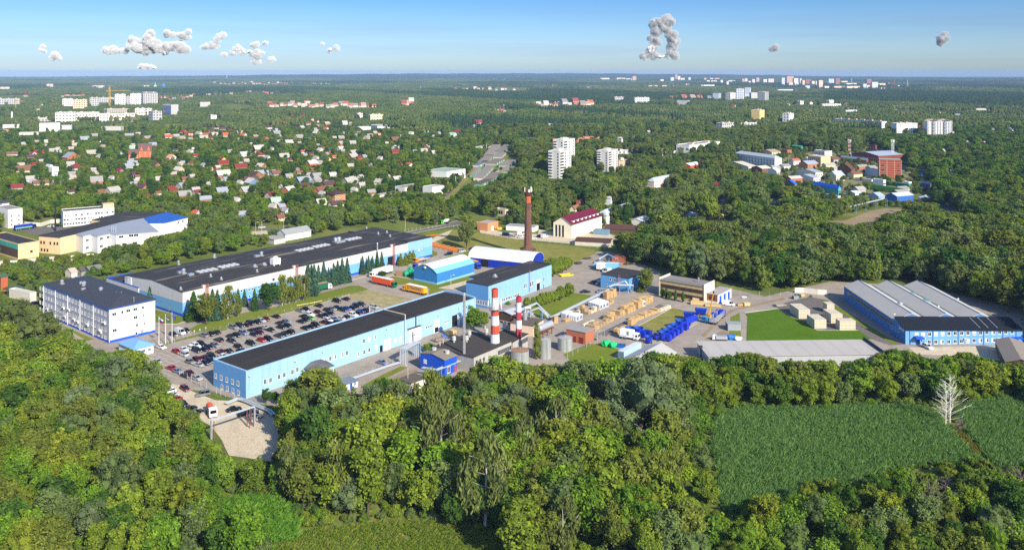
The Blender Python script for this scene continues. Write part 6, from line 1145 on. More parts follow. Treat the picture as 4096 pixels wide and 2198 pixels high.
# pale kerbs round the lawns and roads
KB=M('kerb_stone',(196,190,178),.85,.12,.6)
def kerb(txt,w_=.16,h_=.13):
    P3=[G(p)for p in txt.split()];b=MB()
    for a,c in zip(P3,P3[1:]):d=c-a;b.obox(((a.x+c.x)/2,(a.y+c.y)/2,.02),d.length,w_,h_,math.atan2(d.y,d.x))
    structure(b.build('kerb',KB))
for kx in('b450,770 b300,816 b130,816 b50,800','b1000,812 b1300,752 b1640,662 b1900,582 b2211,490','c0,750 c200,700 c330,660','c480,575 c560,590 c650,575 c700,560','c960,535 c1050,493 c1310,424','e210,888 e300,865 e640,722','e1240,985 e1625,778','e1540,1025 e1745,900','f1050,690 f1405,648','f1840,886 g505,886','f60,505 f300,575 f450,610','d0,820 d330,700 d460,655 d640,610','c400,720 c500,682','r0,1335 r480,1234 r735,1168','r100,1345 r300,1302 r730,1228'):kerb(kx)
# ---------------------------------------------------------------- the town behind
WINC=(70,78,92)
def wmat(rgb,grid=None,**kw):
    key='wall_%d_%d_%d'%rgb+('_grid_%s_%s_%s_%s'%tuple(grid[:4])if grid else '');return M(key,rgb,.8,.1,.3,grid=(*grid[:4],WINC)if grid else None,streak=.15,**kw)
def rmat(rgb):return M('roof_%d_%d_%d'%rgb,rgb,.8,.16,.4,stripe=1.0,stripeamt=.16)
def bgb(label,c,x0,xc,x1,yb,yt,th=55,wall=(220,214,204),roof=(120,116,112),kind='flat',rise=2.0,grid=None,name='building',cat='building',D=None,W=None,group=None,over=.3,along='x',par=.5,skew=.5,guard=.3):
    o=CR[c];B=G(f'{c}{xc},{yb}');h=(yb-yt)*o[2]/ppm(f'{c}{xc},{yb}');t=rad(th);k1=(o[0]+x1*o[2]-2048)/F;k0=(o[0]+x0*o[2]-2048)/F
    if W is None:W=(k1*B.y-B.x)/(math.cos(t)-k1*math.sin(t))if x1>xc else 10
    if D is None:D=(k0*B.y-B.x)/(-math.sin(t)-k0*math.cos(t))if x0<xc else 12
    W=max(3,min(160,W));D=max(3,min(160,D));b=Bld(name,label,cat,B,W=W,D=D,h=max(2.2,h),ang=th,group=group,guard=guard)
    b.walls([(0,b.h,0)],[wmat(wall,grid)]);rm=rmat(roof)
    if kind=='flat':b.flat(rm,par,wmat(wall)if par else None,over=0 if par else .3)
    elif kind=='gable':b.gable(rm,wmat(wall),rise,along,over,skew=skew)
    else:b.hip(rm,rise,over)
    return b
def strips(b,f,n,zs,w,h,style='white'):
    L_=b.W if f in 'FK' else b.D;b.wgrid(f,L_/(2*n),L_*(1-1/(2*n)),n,zs,w,h,style)
# plant beyond the railway on the left
q=bgb('black roofed factory hall with beige gable and teal fascia at the left edge','n',-160,200,430,1212,1045,52,(222,188,140),(52,50,50),par=.3);b=MB();b.box(-.08,-.003,0,q.D,q.h-2.6,q.h-.2,0);b.box(-.08,-.003,0,q.D,1.0,q.h-2.8,1);q.mb('fascia',b,[M('teal_sheet',(70,170,150),.6,.2,.5,streak=.4),M('brown_glazing',(92,72,60),.7,.3,1,stripe=.8,stripeamt=.4)]);q.win('F',['n347,1118'],1.4,1.2,'brown')
class Poly:
    """a flat roofed building of any plan: roof corners seen in the photo at height h"""
    def __init__(s,label,pts,h,wall,roof,edges=()):
        s.P=[G(p,h)for p in pts.split()];s.h=h;s.o=Vector((s.P[0].x,s.P[0].y,0));s.root=thing('plant_building',label,'factory building',s.o);q=[p-s.o for p in s.P];n=len(q);A=sum(q[i].x*q[(i+1)%n].y-q[(i+1)%n].x*q[i].y for i in range(n))
        if A<0:q.reverse()
        b=MB();vs=[(p.x,p.y,0)for p in q]+[(p.x,p.y,h)for p in q];b.add(vs,[(i,(i+1)%n,n+(i+1)%n,n+i)for i in range(n)],0);b.build('wall',[wmat(wall)],s.root)
        b=MB();c=sum(q,Vector())/n;up=[(p.x+(p.x-c.x)*.012,p.y+(p.y-c.y)*.012)for p in q];b.add([(x,y,h+.01)for x,y in up]+[(x,y,h+.3)for x,y in up],[(i,(i+1)%n,n+(i+1)%n,n+i)for i in range(n)]+[tuple(range(n,2*n))]);b.build('roof',roof,s.root)
        xs=[px(p)[0]for p in pts.split()];ys=[px(p)[1]for p in pts.split()];GUARD.append((min(xs),max(xs),min(ys),max(ys)+25,s.o.y))
    def win(s,i,pts,w,h,style='white'):
        a,c=s.P[i],s.P[i+1];e=Vector((c.x-a.x,c.y-a.y,0)).normalized();n=Vector((e.y,-e.x,0))
        for p in pts.split():x,y=px(p);d=Vector(((x-2048)/F,1,-(y-YH)/F));q=Vector((0,0,CH))+d*(a.dot(n)/d.dot(n))-s.o;put('window',win_mesh(w,h,style),s.root,q+n*.02,math.atan2(e.y,e.x))
q=Poly('long joined plant building with beige end and dark roof','n430,945 n668,965 n836,930 n1340,797 n1590,751 n1840,690 n1400,684 n1010,775 n1130,787',9.8,(224,196,150),BIT);q.win(0,'n455,1018 n488,1020 n557,1028 n602,1030 n635,1033 n460,1098 n493,1103 n525,1105',1.2,1.5,'brown')
q=Poly('grey and white plant wing with light grey folded roof','n842,931 n920,955 n1005,936 n1080,956 n1215,927 n1285,941 n1755,906 n1640,815 n1588,757 n1342,801',9.7,(222,220,216),M('plant_light_roof',(150,156,164),.7,.1,.3,stripe=.8,stripeamt=.1));q.win(1,'n965,995 n965,1078',2.2,1.6);q.win(3,'n1120,978 n1195,962 n1120,1062',2.2,1.6);q.win(5,'n1340,958 n1375,1040 n1490,1025 n1450,945 n1505,940',2.6,1.5)
b=MB();a_=G('n1240,1085')-q.o;[b.cyl(a_.x+i*1.3,a_.y-.6-i*.2,0,13.5,.3,.3,8)for i in range(3)];b.build('flue',METAL,q.root)
q=Poly('white plant end under a bright blue roof','n1592,757 n1645,812 n1822,808 n2075,748 n1842,691',9.9,(226,226,224),M('roof_bright_blue',(30,90,176),.55,.1,.4,stripe=.6,stripeamt=.15));q.win(2,'n1970,800 n2020,785',1.6,1.6)
sheets('plant_yard',.04,SAND,'n0,1220 n200,1215 n430,1180 n700,1172 n1000,1140 n1060,1170 n560,1232 n0,1280');sheets('plant_court',.04,ASPD,'n140,900 n380,860 n560,840 n700,850 n1000,850 n640,950 n430,950 n250,900')
q=bgb('white three storey plant office behind the tree','n',640,700,1262,850,685,33,(238,236,230),(62,60,60),par=.3,D=12);strips(q,'F',18,(1.8,4.6,7.4),1.5,1.5,'mix');b=MB();b.box(q.W-7,q.W,.5,7,q.h+.15,q.h+3.2);q.mb('lift_house',b,wmat((206,176,146)))
q=bgb('white three storey building cut by the left edge','n',-60,90,248,865,665,50,(238,232,222),(140,134,130),par=.3);strips(q,'F',2,(2.2,5.0,7.8),1.2,1.5)
bgb('low dark roofed building at the left edge among trees','n',-60,20,150,640,590,50,(220,214,200),(70,70,74),'gable',1.5)
p=G('n612,895');H=hgt('n612,895','n595,590');t=thing('black_chimney_pipe','thin black chimney pipe in the yard of the old plant','chimney',p);b=MB();b.cyl(0,0,0,H,.55,.45,12);b.build('shaft',M('soot_black',(44,38,36),.9),t);b=MB();[b.cyl(0,0,H*k,H*k+.2,.62,.62,12)for k in(.3,.6,.9)];b.build('flange',TRIM,t)
fence('white yard wall of the old plant',['n272,835','n450,845','n560,810','n695,800'],2.6,50,CW,panel=CW,name='concrete_wall')
q=bgb('small green pavilion with brown end at the left edge','a',-40,10,45,460,300,50,(176,92,60),(70,96,70),'gable',1);t=thing('pavilion','open garden pavilion with dark green roof left of the office block','pavilion',G('a150,478'),rad(50));b=MB();b.add([(-4,-3,2.6),(4,-3,2.6),(4,3,2.6),(-4,3,2.6),(-1.5,0,4),(1.5,0,4)],[(0,1,5,4),(1,2,5),(2,3,4,5),(3,0,4),(3,2,1,0)]);b.build('roof',rmat((62,84,66)),t);b=MB();[b.tube((x,y,0),(x,y,2.6),.1)for x in(-3.6,3.6)for y in(-2.6,2.6)];b.build('post',TIN,t)
for a in((' small shed with pale roof among trees behind the office block','a',720,790,850,320,250,(216,206,190),(196,170,156)),('dark green shed roof among trees behind the office block','a',930,990,1130,300,225,(74,100,84),(120,116,112)),('grey slate shed behind the office block','a',850,900,950,300,235,(150,146,140),(86,82,80))):bgb(a[0].strip(),*a[1:6+1],55,a[7],a[8],'gable',1.6,name='shed',cat='shed')
q=bgb('pale trailer hut beside the office drive','a',100,330,345,575,490,60,(214,206,190),(190,186,178),name='hut',cat='hut')
# warehouses right behind the hall
q=bgb('grey gabled warehouse with white panels behind the black roofed hall','o',850,945,1228,1005,935,50,(214,212,206),(150,152,150),'gable',2.5);bgb('low sheet metal shed beside the grey gabled warehouse','o',690,820,945,1045,990,50,(190,188,184),(164,160,150),par=0);fence('white wall with openings behind the hall',['o350,1060','o560,1020','o700,1035'],3.2,60,CW,panel=CW,name='concrete_wall')
# along the railway
q=bgb('big white hall under a pale green roof beside the railway','r',327,575,803,690,577,57,(236,234,226),(150,166,140),par=.15);strips(q,'S',5,(2.2,),2.4,2.0,'grey')
q=bgb('long low grey roofed building along the railway with skylights','r',925,1000,1150,292,270,62,(226,220,208),(156,154,148),par=.15);[roof_box(q,q.W*k,q.D*.4,q.h,5,2.4,.8,WHITE,'skylight')for k in(.25,.55,.8)]
bgb('white railway shed with a row of dark doors','r',-60,60,320,850,770,52,(228,222,210),(140,136,128),par=.2,D=12);q=bgb('white shed with graffiti beside the railway','r',150,395,542,862,768,52,(238,234,226),(176,174,170),par=.2,D=11);bgb('long white roofed shed leading to the railway','o',1900,1910,2211,545,515,50,(214,208,196),(170,166,156),par=.15,D=8)
def rail_strip():
    A,B_=G('r560,880'),G('r1240,140');d=(B_-A);e=d.normalized();s_=Vector((-e.y,e.x,0));d_=d.length;pts=[]
    for w_,z,m,nm,lab in((9,.05,DRY,'rail_verge','dry grass verge of the railway'),(3.2,.12,M('ballast',(138,122,108),.95,.25,.6,fine=.3),'track_bed','gravel bed of the railway')):
        o=sheet(nm,[A+s_*w_-e*20,A-s_*w_*.7-e*20,B_-s_*w_*.7,B_+s_*w_],z,m,lab)
    t=thing('railway_track','single railway track running up between garages and wood','railway track',A);b=MB();[b.obox(s_*sx_+d*.5+Vector((0,0,.2)),d_+20,.12,.18,math.atan2(e.y,e.x))for sx_ in(-.76,.76)];b.build('rail',M('rail_steel',(120,104,96),.45,.2,metal=.4),t)
    b=MB();[b.obox(e*i*1.4+Vector((0,0,.13)),.3,2.6,.1,math.atan2(e.y,e.x))for i in range(int(d_/1.4))];b.build('sleeper',M('sleeper',(104,90,80),.9),t)
    for i,p in enumerate(('r590,818','r683,740','r765,640','r852,555','r932,455','r1005,370','r1062,310','r1122,235','r1165,190','r1214,160')):
        q=G(p);t=thing('catenary_mast','white concrete mast beside the railway track','mast',q);b=MB();b.cyl(0,0,0,8.5,.22,.14,8);b.build('post',WHITE,t);b=MB();b.tube((0,0,7.5),(2.6*s_.x*-1,2.6*s_.y*-1,7.8),.05);b.build('bracket',METAL,t)
rail_strip()
GR=[('grey garage block with green doors by the track',1140,400,1235,262,11),('farthest garage block by the track',1275,352,1378,262,11),('garage block in the middle of the garage lanes',1242,418,1305,362,10),('garage block with white doors beside the track bend',1065,480,1155,395,10),('garage block with a lime end wall',1175,502,1290,440,12),('teal garage row nearest the track',905,642,1000,548,4),('long grey garage row between two sandy lanes',1015,682,1152,540,9),('garage row behind the birch',1150,695,1242,612,9),('grey garage block with rusty end beside the dark wood',1335,522,1440,455,11),('brown roofed garage row at the lower end',1000,758,1138,700,8),('blue roofed garage pair beside the track',965,522,1100,468,7),('short garage row below the rusty end block',1340,600,1410,540,9)]
for i,(lab,x0,y0,x1,y1,D_)in enumerate(GR):
    q=Bld('garage_row',lab,'garages',f'r{x0},{y0}',f'r{x1},{y1}',D=D_,h=2.6,guard=.1);q.walls([(0,2.6,0)],[wmat([(150,154,142),(96,146,126),(176,170,160),(126,150,104)][i%4])]);q.flat(rmat((96,130,166)if 'blue' in lab else(104,88,78)if 'brown' in lab else[(150,143,132),(138,131,121),(158,152,142)][i%3]),0,over=.3);n=max(2,min(14,int(q.W/4)));[q.door('F',q.W*(j+.5)/n,2.4,2.0,M(('garage_green','garage_teal','garage_white2')[j%3],((76,140,104),(88,176,160),(220,216,206))[j%3],.7))for j in range(n)];b=MB();[b.box(q.W*j/n-.06,q.W*j/n+.06,-.3,q.D+.3,2.72,2.86)for j in range(n+1)];q.mb('roof_batten',b,TIN)
sheets('sandy_lane',.05,SAND,'r915,680 r1000,590 r1065,540 r1085,545 r980,670 r940,740');sheets('sandy_lane',.05,SAND,'r1075,680 r1165,580 r1220,535 r1250,545 r1140,690');sheets('sandy_lane',.05,SAND,'r800,900 r930,820 r1005,790 r1020,800 r900,880 r820,910')
# yard behind the brick chimney
sheets('yard_behind',.05,SAND,'r940,1180 r990,1330 p0,835 p260,850 p600,880 p820,900 p1220,940 p1320,830 p1130,760 p830,800 p560,760 p430,740 p420,790 p40,770 r1200,1300','sandy yard beyond the dry lawn')
q=bgb('orange brick garage with pale roof behind the dry lawn','r',950,1078,1207,1305,1215,55,(206,138,92),(166,160,152),par=.2);q.door('F',q.W*.45,2.2,2.8,WHITE)
bgb('long low white building partly behind the brick chimney','r',1302,1648,1700,1315,1262,70,(232,232,226),(150,148,144),par=.1);q=bgb('roofless ruin with empty window holes','r',1160,1290,1350,1140,1060,50,(206,190,156),(120,108,90),par=1.2);q.wgrid('S',3,q.D-3,3,(3.6,),1.5,2,'dark');q.wgrid('F',2,q.W-2,2,(3.6,),1.5,2,'dark')
q=bgb('cream hall with maroon dormered roof beside the brick chimney','p',590,795,1125,838,683,57,(236,226,198),(104,22,50),'gable',4.2,name='maroon_roof_hall',over=.6);mr=rmat((104,22,50));q.win('S',sp('p623,748 p660,752 p697,757'),1.3,7.2,'dark');q.wgrid('F',3,q.W-3,9,(2.0,5.0),1.0,1.4,'white_blind')
for i in range(7):
    u=4+i*(q.W-8)/6;m=MB();m.box(u-1,u+1,.7,4.5,q.h+.5,q.h+2.0,0);m.box(u-.7,u+.7,.6,.69,q.h+.75,q.h+1.75,1);m.box(u-1.2,u+1.2,.45,5.6,q.h+2.003,q.h+2.15,2);q.mb('dormer',m,[WHITE,M('window_blind',(205,203,196)),mr])
q=bgb('white hall with pale grey hipped roof right of the maroon roof','p',1065,1180,1493,690,590,57,(238,238,234),(180,188,196),'hip',3.5);strips(q,'F',12,(2.2,5.6),.9,1.8,'brown');bgb('white stair tower above the pale grey hipped roof','p',1150,1225,1297,500,395,57,(232,232,236),(196,200,206),'hip',1.0)
bgb('brown roofed shed standing beside the white hall','p',1160,1500,1530,800,745,75,(90,70,58),(92,62,50),'gable',1.6,along='y',name='shed',cat='shed');bgb('long brown roofed shed at the yard fence','p',830,1218,1250,935,888,75,(206,196,180),(84,60,50),'gable',1.4,along='y',name='shed',cat='shed');bgb('small grey blue hut between the brown roofed sheds','p',1030,1190,1215,805,765,70,(110,140,160),(120,150,160),name='hut',cat='hut');bgb('low pale sheds right of the white hall','p',1430,1580,1680,700,655,60,(214,210,204),(196,196,194),'gable',1.5,name='shed',cat='shed')
bgb('small cream house with steep gable behind the maroon roof','p',770,830,895,560,520,57,(236,226,190),(150,100,80),'gable',2.5,name='house',cat='house');bgb('square brick building behind the maroon roof','p',850,880,932,500,430,57,(176,108,80),(150,146,142));q=bgb('pink house with grey hipped roof in the wood','p',1625,1703,1935,325,215,50,(226,196,190),(176,184,190),'hip',3.2);strips(q,'F',8,(2.0,5.2),1.0,1.5);q.win('S',sp('p1660,240 p1680,245'),1,1.5)
bgb('blue grey roofed house among trees right of the white hall','p',1970,2120,2200,625,590,50,(206,190,170),(150,166,182),'hip',2.2,name='house',cat='house');q=bgb('orange fronted building with white roof in the wood','l',905,1000,1110,1190,1140,50,(196,88,50),(226,222,214),'gable',2);p=G('l1158,1215');t=thing('water_tank','rusty brown water tank in the wood','water tank',p);b=MB();b.cyl(0,0,0,3,4.2,4.2,20);b.build('base',M('red_brick',(150,86,66)),t);b=MB();b.cyl(0,0,3,11,4,4,20);b.build('tank',M('tank_rust',(112,66,54),.8,.2,.6),t)
bgb('brick plant shed beside the tall lawn fence','p',1235,1380,1430,1110,1050,60,(176,104,72),(110,80,66),'gable',1.2,name='shed',cat='shed');pipeline('pale bent pipes at the yard corner beside the brick shed',[('p1085,1090',.6),('p1100,1060',3.4),('p1190,1010',3.6),('p1290,1060',3.6)],r=.25)
# tower blocks
for(lab,c,x0,xc,x1,yb,yt,n,roof)in(('white ten storey tower block nearest the maroon roof','k',1637,1765,1893,1325,990,10,1),('cream tower block just behind the nearest one','k',1693,1805,1933,1180,865,10,1),('white tower block standing alone further right','l',-36,90,197,1240,985,9,1)):
    q=bgb(lab,c,x0,xc,x1,yb,yt,60,(206,202,194),(140,138,136),name='tower_block',cat='apartment block',par=.8,guard=.12);W,D,h=q.W,q.D,q.h;fh=(h-1.2)/n;zs=[1.9+i*fh for i in range(n)]
    pm=M('panel_shade',(206,204,200),.8,.08);b=MB();[b.box(W*k,W*k+.12,-.05,-.003,.2,h-.2)for k in(.33,.66)];[b.box(-.05,-.003,D*k,D*k+.12,.2,h-.2)for k in(.33,.66)];q.mb('panel_joint',b,pm)
    q.wgrid('F',W*.5,W*.88,2,zs,1.6,1.5,'grey');q.wgrid('S',D*.16,D*.16,1,zs,1.5,1.5,'grey')
    for z in zs:
        for f,u,L_ in(('F',W*.18,W*.26),('S',D*.8,D*.3)):m=MB();m.box(-L_/2,L_/2,-.9,0,-1.1,-.1,0);m.box(-L_/2,L_/2,-.5,-.003,-.1,1.25,1);m.box(-L_/2,L_/2,-.9,0,1.25,1.4,0);q.at(f,u,z,m.mesh('balcony',[wmat((228,226,222)),GLASS]),'balcony')
    b=MB();b.box(W*.3,W*.6,D*.35,D*.65,h+.1,h+2.6);b.box(W*.65,W*.8,D*.4,D*.6,h+.1,h+1.8);q.mb('lift_house',b,wmat((214,206,196)));b=MB();[b.tube((W*k,D*.5,h),(W*k,D*.5,h+4),.05)for k in(.2,.45)];q.mb('aerial',b,METAL)
q=bgb('white apartment tower with wavy roof at right','m',1407,1407,1683,815,650,-4,(206,204,202),(140,138,136),name='tower_block',cat='apartment block',par=.2,D=15,guard=.12);W,D,h=q.W,q.D,q.h;zs=[1.8+i*(h-1)/10 for i in range(10)]
for k0,k1 in((0,.2),(.28,.66),(.74,.98)):q.wgrid('F',W*k0+1.2,W*k1-.8,2 if k0==0 else 4 if k0<.5 else 3,zs,1.4,1.5,'grey')
for kk in(.24,.7):
    for z in zs:m=MB();m.box(-1.4,1.4,-1.0,0,-1.0,0);m.box(-1.4,1.4,-.6,-.003,0,1.2,1);q.at('F',W*kk,z,m.mesh('balcony',[wmat((190,194,200)),GLASS]),'balcony')
b=MB()
for k in range(2):
    pr_=[(W*.5*k+W*.5*i/10,h+.3+2.6*math.sin(math.pi*i/10)**2)for i in range(11)]
    for i in range(10):b.extr([pr_[i],pr_[i+1],(pr_[i+1][0],pr_[i+1][1]+.35),(pr_[i][0],pr_[i][1]+.35)],-.3,D+.3,0,axis='y')
q.mb('wavy_canopy',b,wmat((226,196,170)))
q=bgb('long five storey white panel block with balconies','m',383,905,1072,745,655,28,(232,230,228),(120,116,116),name='panel_block',cat='apartment block',par=.4,W=13,guard=.15);n5=[1.7+i*q.h/5.2 for i in range(5)];q.wgrid('S',3,q.D-3,20,n5,1.5,1.5,'grey')
for i in range(6):
    for z in n5:m=MB();m.box(-1.6,1.6,-1.1,0,-1.0,.05);m.box(-1.6,1.6,-.7,-.003,.05,1.2,1);q.at('S',q.D*(i+.5)/6,z,m.mesh('balcony',[wmat((206,212,220)),GLASS]),'balcony')
for k in range(6):roof_box(q,q.W/2,q.D*(k+.5)/6,q.h+.1,3.5,3,2.2,wmat((206,150,120)),'roof_cabin')
q=bgb('white panel block joined at the right end of the long one','m',1066,1070,1297,800,675,12,(238,234,228),(120,116,116),name='panel_block',cat='apartment block',par=.4,D=14,guard=.15);q.wgrid('F',3,q.W-3,9,[1.7+i*q.h/6.2 for i in range(6)],1.5,1.4,'grey');[roof_box(q,q.W*k,q.D/2,q.h+.1,3.5,3,2.2,wmat((206,150,120)),'roof_cabin')for k in(.3,.6)]
WH,CRM=(186,182,176),(226,204,158);PG=(6.0,5.6,.55,.5);PG2=(6.4,5.6,.55,.55)
for a in(('twelve storey white block at the left edge of the town','i',-50,-10,48,500,402,40,WH,PG),('long white block behind the left yellow crane','i',46,50,218,475,402,20,WH,PG),('white half of the joined pair left of the tower crane','i',680,690,806,500,406,22,(230,222,214),PG),('beige half of the joined pair left of the tower crane','i',803,808,963,530,414,22,(230,200,160),PG),('white block just left of the tower crane','i',985,992,1096,500,392,25,WH,PG),('long lower white block behind the tower crane','i',1094,1098,1262,460,390,20,WH,PG),('white tower right of the tower crane','i',1262,1270,1388,492,354,22,(232,226,220),PG2),('low link between two white towers','i',1386,1388,1446,480,378,20,WH,PG),('white tower with striped balconies','i',1438,1442,1563,492,348,22,(232,226,220),PG2),('broad white tower at the right end of the group','i',1566,1580,1745,482,341,24,WH,PG2),('white dormitory with a dark blue side','i',1798,1892,1972,598,470,55,WH,None),
          ('left wing of the long cream estate','i',600,610,832,672,556,20,(232,222,208),PG),('second wing of the long cream estate','i',822,832,1092,662,556,18,(230,220,206),PG),('front wing of the long cream estate','i',1083,1096,1490,664,568,16,(234,224,210),PG),('right wing of the long cream estate','i',1485,1492,1606,600,512,18,(230,220,206),PG),('end wing of the long cream estate','i',1600,1604,1680,590,514,18,(236,226,214),PG),('unfinished block with dark open floors under the tower crane','i',1145,1150,1432,566,516,15,(196,184,170),(4.2,3.2,.7,.6)),('white point block with dark balconies','i',1640,1690,1791,662,544,45,WH,PG),('white windowless mill block','i',423,436,662,792,676,20,(242,242,238),None),('low grey shed beside the windowless mill block','i',660,666,790,756,702,20,(200,204,206),None),
          ('pale tower alone near the horizon','i',510,514,585,298,241,15,(226,206,186),PG),('wide pale block near the horizon','i',1018,1022,1150,290,257,10,(226,206,190),PG),('small pale block near the horizon','i',1583,1588,1652,290,257,10,(226,206,190),PG),('pale block near the horizon at the left edge','i',-30,2,105,305,272,10,(230,212,196),PG),('low white school among trees','i',375,380,558,656,616,25,WH,PG),('white flat hall with a dark window band','i',1112,1118,1336,766,714,5,WH,(60,60,.9,.3)),('small white hall right of the window band hall','i',1510,1530,1636,742,702,20,WH,None),
          ('white block behind the gardens','j',-20,0,112,502,440,15,WH,None),('white cube house behind the gardens','j',70,120,184,634,586,40,(240,234,226),None),('cream villa beside the long beige house','j',1738,1745,1800,625,566,30,(236,222,200),PG),('long beige house among gardens','j',1858,1885,2026,652,580,30,(238,224,176),PG),('pale workshop with flat roof in the gardens','j',1748,1760,1890,756,716,25,(200,204,204),None),('long grey workshop in the gardens','j',1850,1960,2150,742,705,35,(206,206,200),None),
          ('white block half hidden by wood left of the balcony block','l',150,158,268,440,384,15,WH,PG),('white block with blue balconies','l',378,385,547,465,390,15,(222,226,232),PG2),('low white block in front of the brick cottages','l',848,960,992,482,426,60,WH,None),('grey feed silo with a small tower','l',1246,1310,1338,436,345,65,(170,178,186),None),('grey and cream block beside the silo','l',1388,1440,1500,448,336,45,(222,216,206),PG),('white institute block with dark floors','l',1506,1580,1592,440,294,70,(228,230,236),PG),('tallest white institute tower','l',1600,1655,1668,412,284,70,(226,230,238),(2.4,60,.4,.9)),('white institute slab between the towers','l',1666,1672,1742,420,335,15,WH,None),('striped white institute block','l',1740,1825,1866,448,328,50,WH,(60,3.2,.9,.45)),
          ('yellow tower block in the wood','l',1672,1765,1818,662,530,50,(240,204,130),(3.2,2.9,.3,.3)),('white tower with grey balconies in the wood','l',2018,2090,2143,690,568,50,(230,230,226),PG),('white five storey block left of the yellow tower','l',1285,1350,1482,742,675,40,WH,PG),('grey panel block below the yellow tower','l',1545,1560,1800,702,668,5,(206,204,198),PG),('five storey white block in the wood behind the towers','l',183,240,490,905,838,42,(236,230,218),PG),('long five storey white block running back into the wood','l',845,985,1325,1040,920,48,(238,232,220),PG),('low roofs of apartment block in front of the long white one','l',500,690,862,1052,995,40,(216,210,196),PG),('dark roofed block behind the lone tower','l',195,200,430,1022,985,25,(220,216,206),PG),('tan brick block right of the lone tower','l',196,205,330,1170,1085,20,(196,172,140),PG),
          ('brick roofed school behind the cream tower','k',1670,1690,2035,900,850,25,(176,112,90),None),('pale roofed school wing','k',2030,2040,2211,850,830,20,(190,130,104),None),('grey block beside the white tower at right of the town','m',293,320,375,462,420,40,(226,220,212),PG),('long low block under trees at right of the town','m',243,250,455,492,462,15,(224,214,196),PG),('pale block left of the long low one','m',-10,2,40,480,428,30,(236,226,214),PG),('pale villa block at right of the town','m',95,110,177,476,442,30,(236,226,216),PG),('white greenhouse hall at right of the town','m',500,508,664,550,530,10,(216,222,224),None),('low white hall in the pine wood','m',1945,1950,2106,535,512,10,WH,None)):
    lab,c,x0,xc,x1,yb,yt,th,col,gr=a;q=bgb(lab,c,x0,xc,x1,yb,yt,th,col,(150,140,134),grid=gr,name='apartment_block' if gr else 'building',cat='apartment block' if gr else 'building',D=None if xc-x0>12 else 14,par=.6,guard=.25)
    if gr and gr[1]<10:b=MB();[b.box(q.W*k-2,q.W*k+2,q.D*.3,q.D*.7,q.h+.12,q.h+2.4)for k in((.25,.75)if q.W>20 else(.5,))];q.mb('roof_cabin',b,wmat((206,190,176)))
    if 'dark blue side' in lab:b=MB();b.box(-.15,-.003,.5,q.D-.5,1,q.h-1);q.mb('balcony_front',b,M('navy_balconies',(50,70,130),.6,.2,1,grid=(3,2.9,.8,.3,(190,200,220))))
for i,(x,y0,y1)in enumerate(((1212,520,255),(172,528,400),(1690,300,238))):
    c='i' if i<2 else 'k';p=G(f'{c}{x},{y0}');H=hgt(f'{c}{x},{y0}',f'{c}{x},{y1}');t=thing('tower_crane',('yellow tower crane over the unfinished block','small yellow tower crane at the left edge of the town','tiny far tower crane above the middle wood')[i],'tower crane',p,rad(8));w_=H/45;s_=max(1,w_)
    b=MB();[b.box(x_-.18*s_,x_+.18*s_,y_-.18*s_,y_+.18*s_,0,H*.93)for x_ in(-s_,s_)for y_ in(-s_,s_)];[b.tube(((-1)**k*s_,-s_,H*.93*k/24),((-1)**(k+1)*s_,-s_,H*.93*(k+1)/24),.12*s_,n=4)for k in range(24)];b.build('mast',M('crane_yellow',(206,158,48)),t);z=H*.78;b=MB();b.box(-H*.12,H*.82,-.3*s_,.3*s_,z,z+.5*s_);b.tube((0,0,H),(H*.6,0,z+.5),.1*s_,n=4);b.tube((0,0,H),(-H*.12,0,z+.5),.1*s_,n=4);b.box(-s_*.3,s_*.3,-s_*.3,s_*.3,z,H);b.build('jib',M('crane_yellow',(206,158,48)),t);b=MB();b.box(-H*.12,-H*.08,-s_,s_,z-2*s_,z);b.build('counterweight',M('kerb_grey',(140,140,142)),t)
p=G('l1110,440');H=hgt('l1110,440','l1110,325');t=thing('factory_chimney','tall thin brown factory chimney among the brick cottages','chimney',p);b=MB();b.cyl(0,0,0,H,2.6,1.6,12);b.build('shaft',BRK,t);b=MB();b.cyl(0,0,H,H+1.2,2,2,12);b.build('crown',BRO,t)
p=G('i131,668');H=hgt('i131,668','i131,545');t=thing('factory_chimney','pale factory chimney with red bands at the left of the town','chimney',p);b=MB();b.cyl(0,0,0,H,2.0,1.3,12);b.build('shaft',WHITE,t);b=MB();[b.cyl(0,0,H*k,H*k+H*.1,1.95-.7*k,1.9-.7*k,12)for k in(.25,.6,.88)];b.build('red_band',SR,t)
bgb('grey works with conveyor beside the banded chimney','i',0,30,215,735,690,25,(206,204,200),(170,170,170));bgb('long low shed beside the windowless mill block','i',180,200,425,812,775,20,(206,200,190),(70,70,74));bgb('brown low works at the left edge','i',-20,10,105,775,745,25,(190,130,104),(150,146,140))
# brick mansion with two gabled halves
q=bgb('orange brick mansion, taller half with two steep dormers','i',1520,1530,1680,1055,975,25,(196,104,62),(104,78,74),'gable',8,name='brick_mansion',cat='mansion',D=11,guard=.1);q.wgrid('F',2,q.W-2,3,(2,5),1.4,1.6)
for k in(.22,.75):m=MB();m.extr([(q.W*k-1.8,q.h),(q.W*k+1.8,q.h),(q.W*k,q.h+6)],0,0,0);mm=MB();mm.add([(q.W*k-1.8,-.05,q.h-.5),(q.W*k+1.8,-.05,q.h-.5),(q.W*k,-.05,q.h+5.5),(q.W*k-1.8,4,q.h-.5),(q.W*k+1.8,4,q.h-.5),(q.W*k,4,q.h+5.5)],[(0,1,2),(1,4,5,2),(3,0,2,5)]);q.mb('dormer',mm,wmat((204,112,66)))
q=bgb('orange brick mansion, lower half with one curved gable','i',1415,1420,1532,1065,1015,22,(200,106,64),(108,80,76),'gable',5,name='brick_mansion',cat='mansion',D=10,guard=.1);q.wgrid('F',2,q.W-2,4,(2,),1.3,1.5)
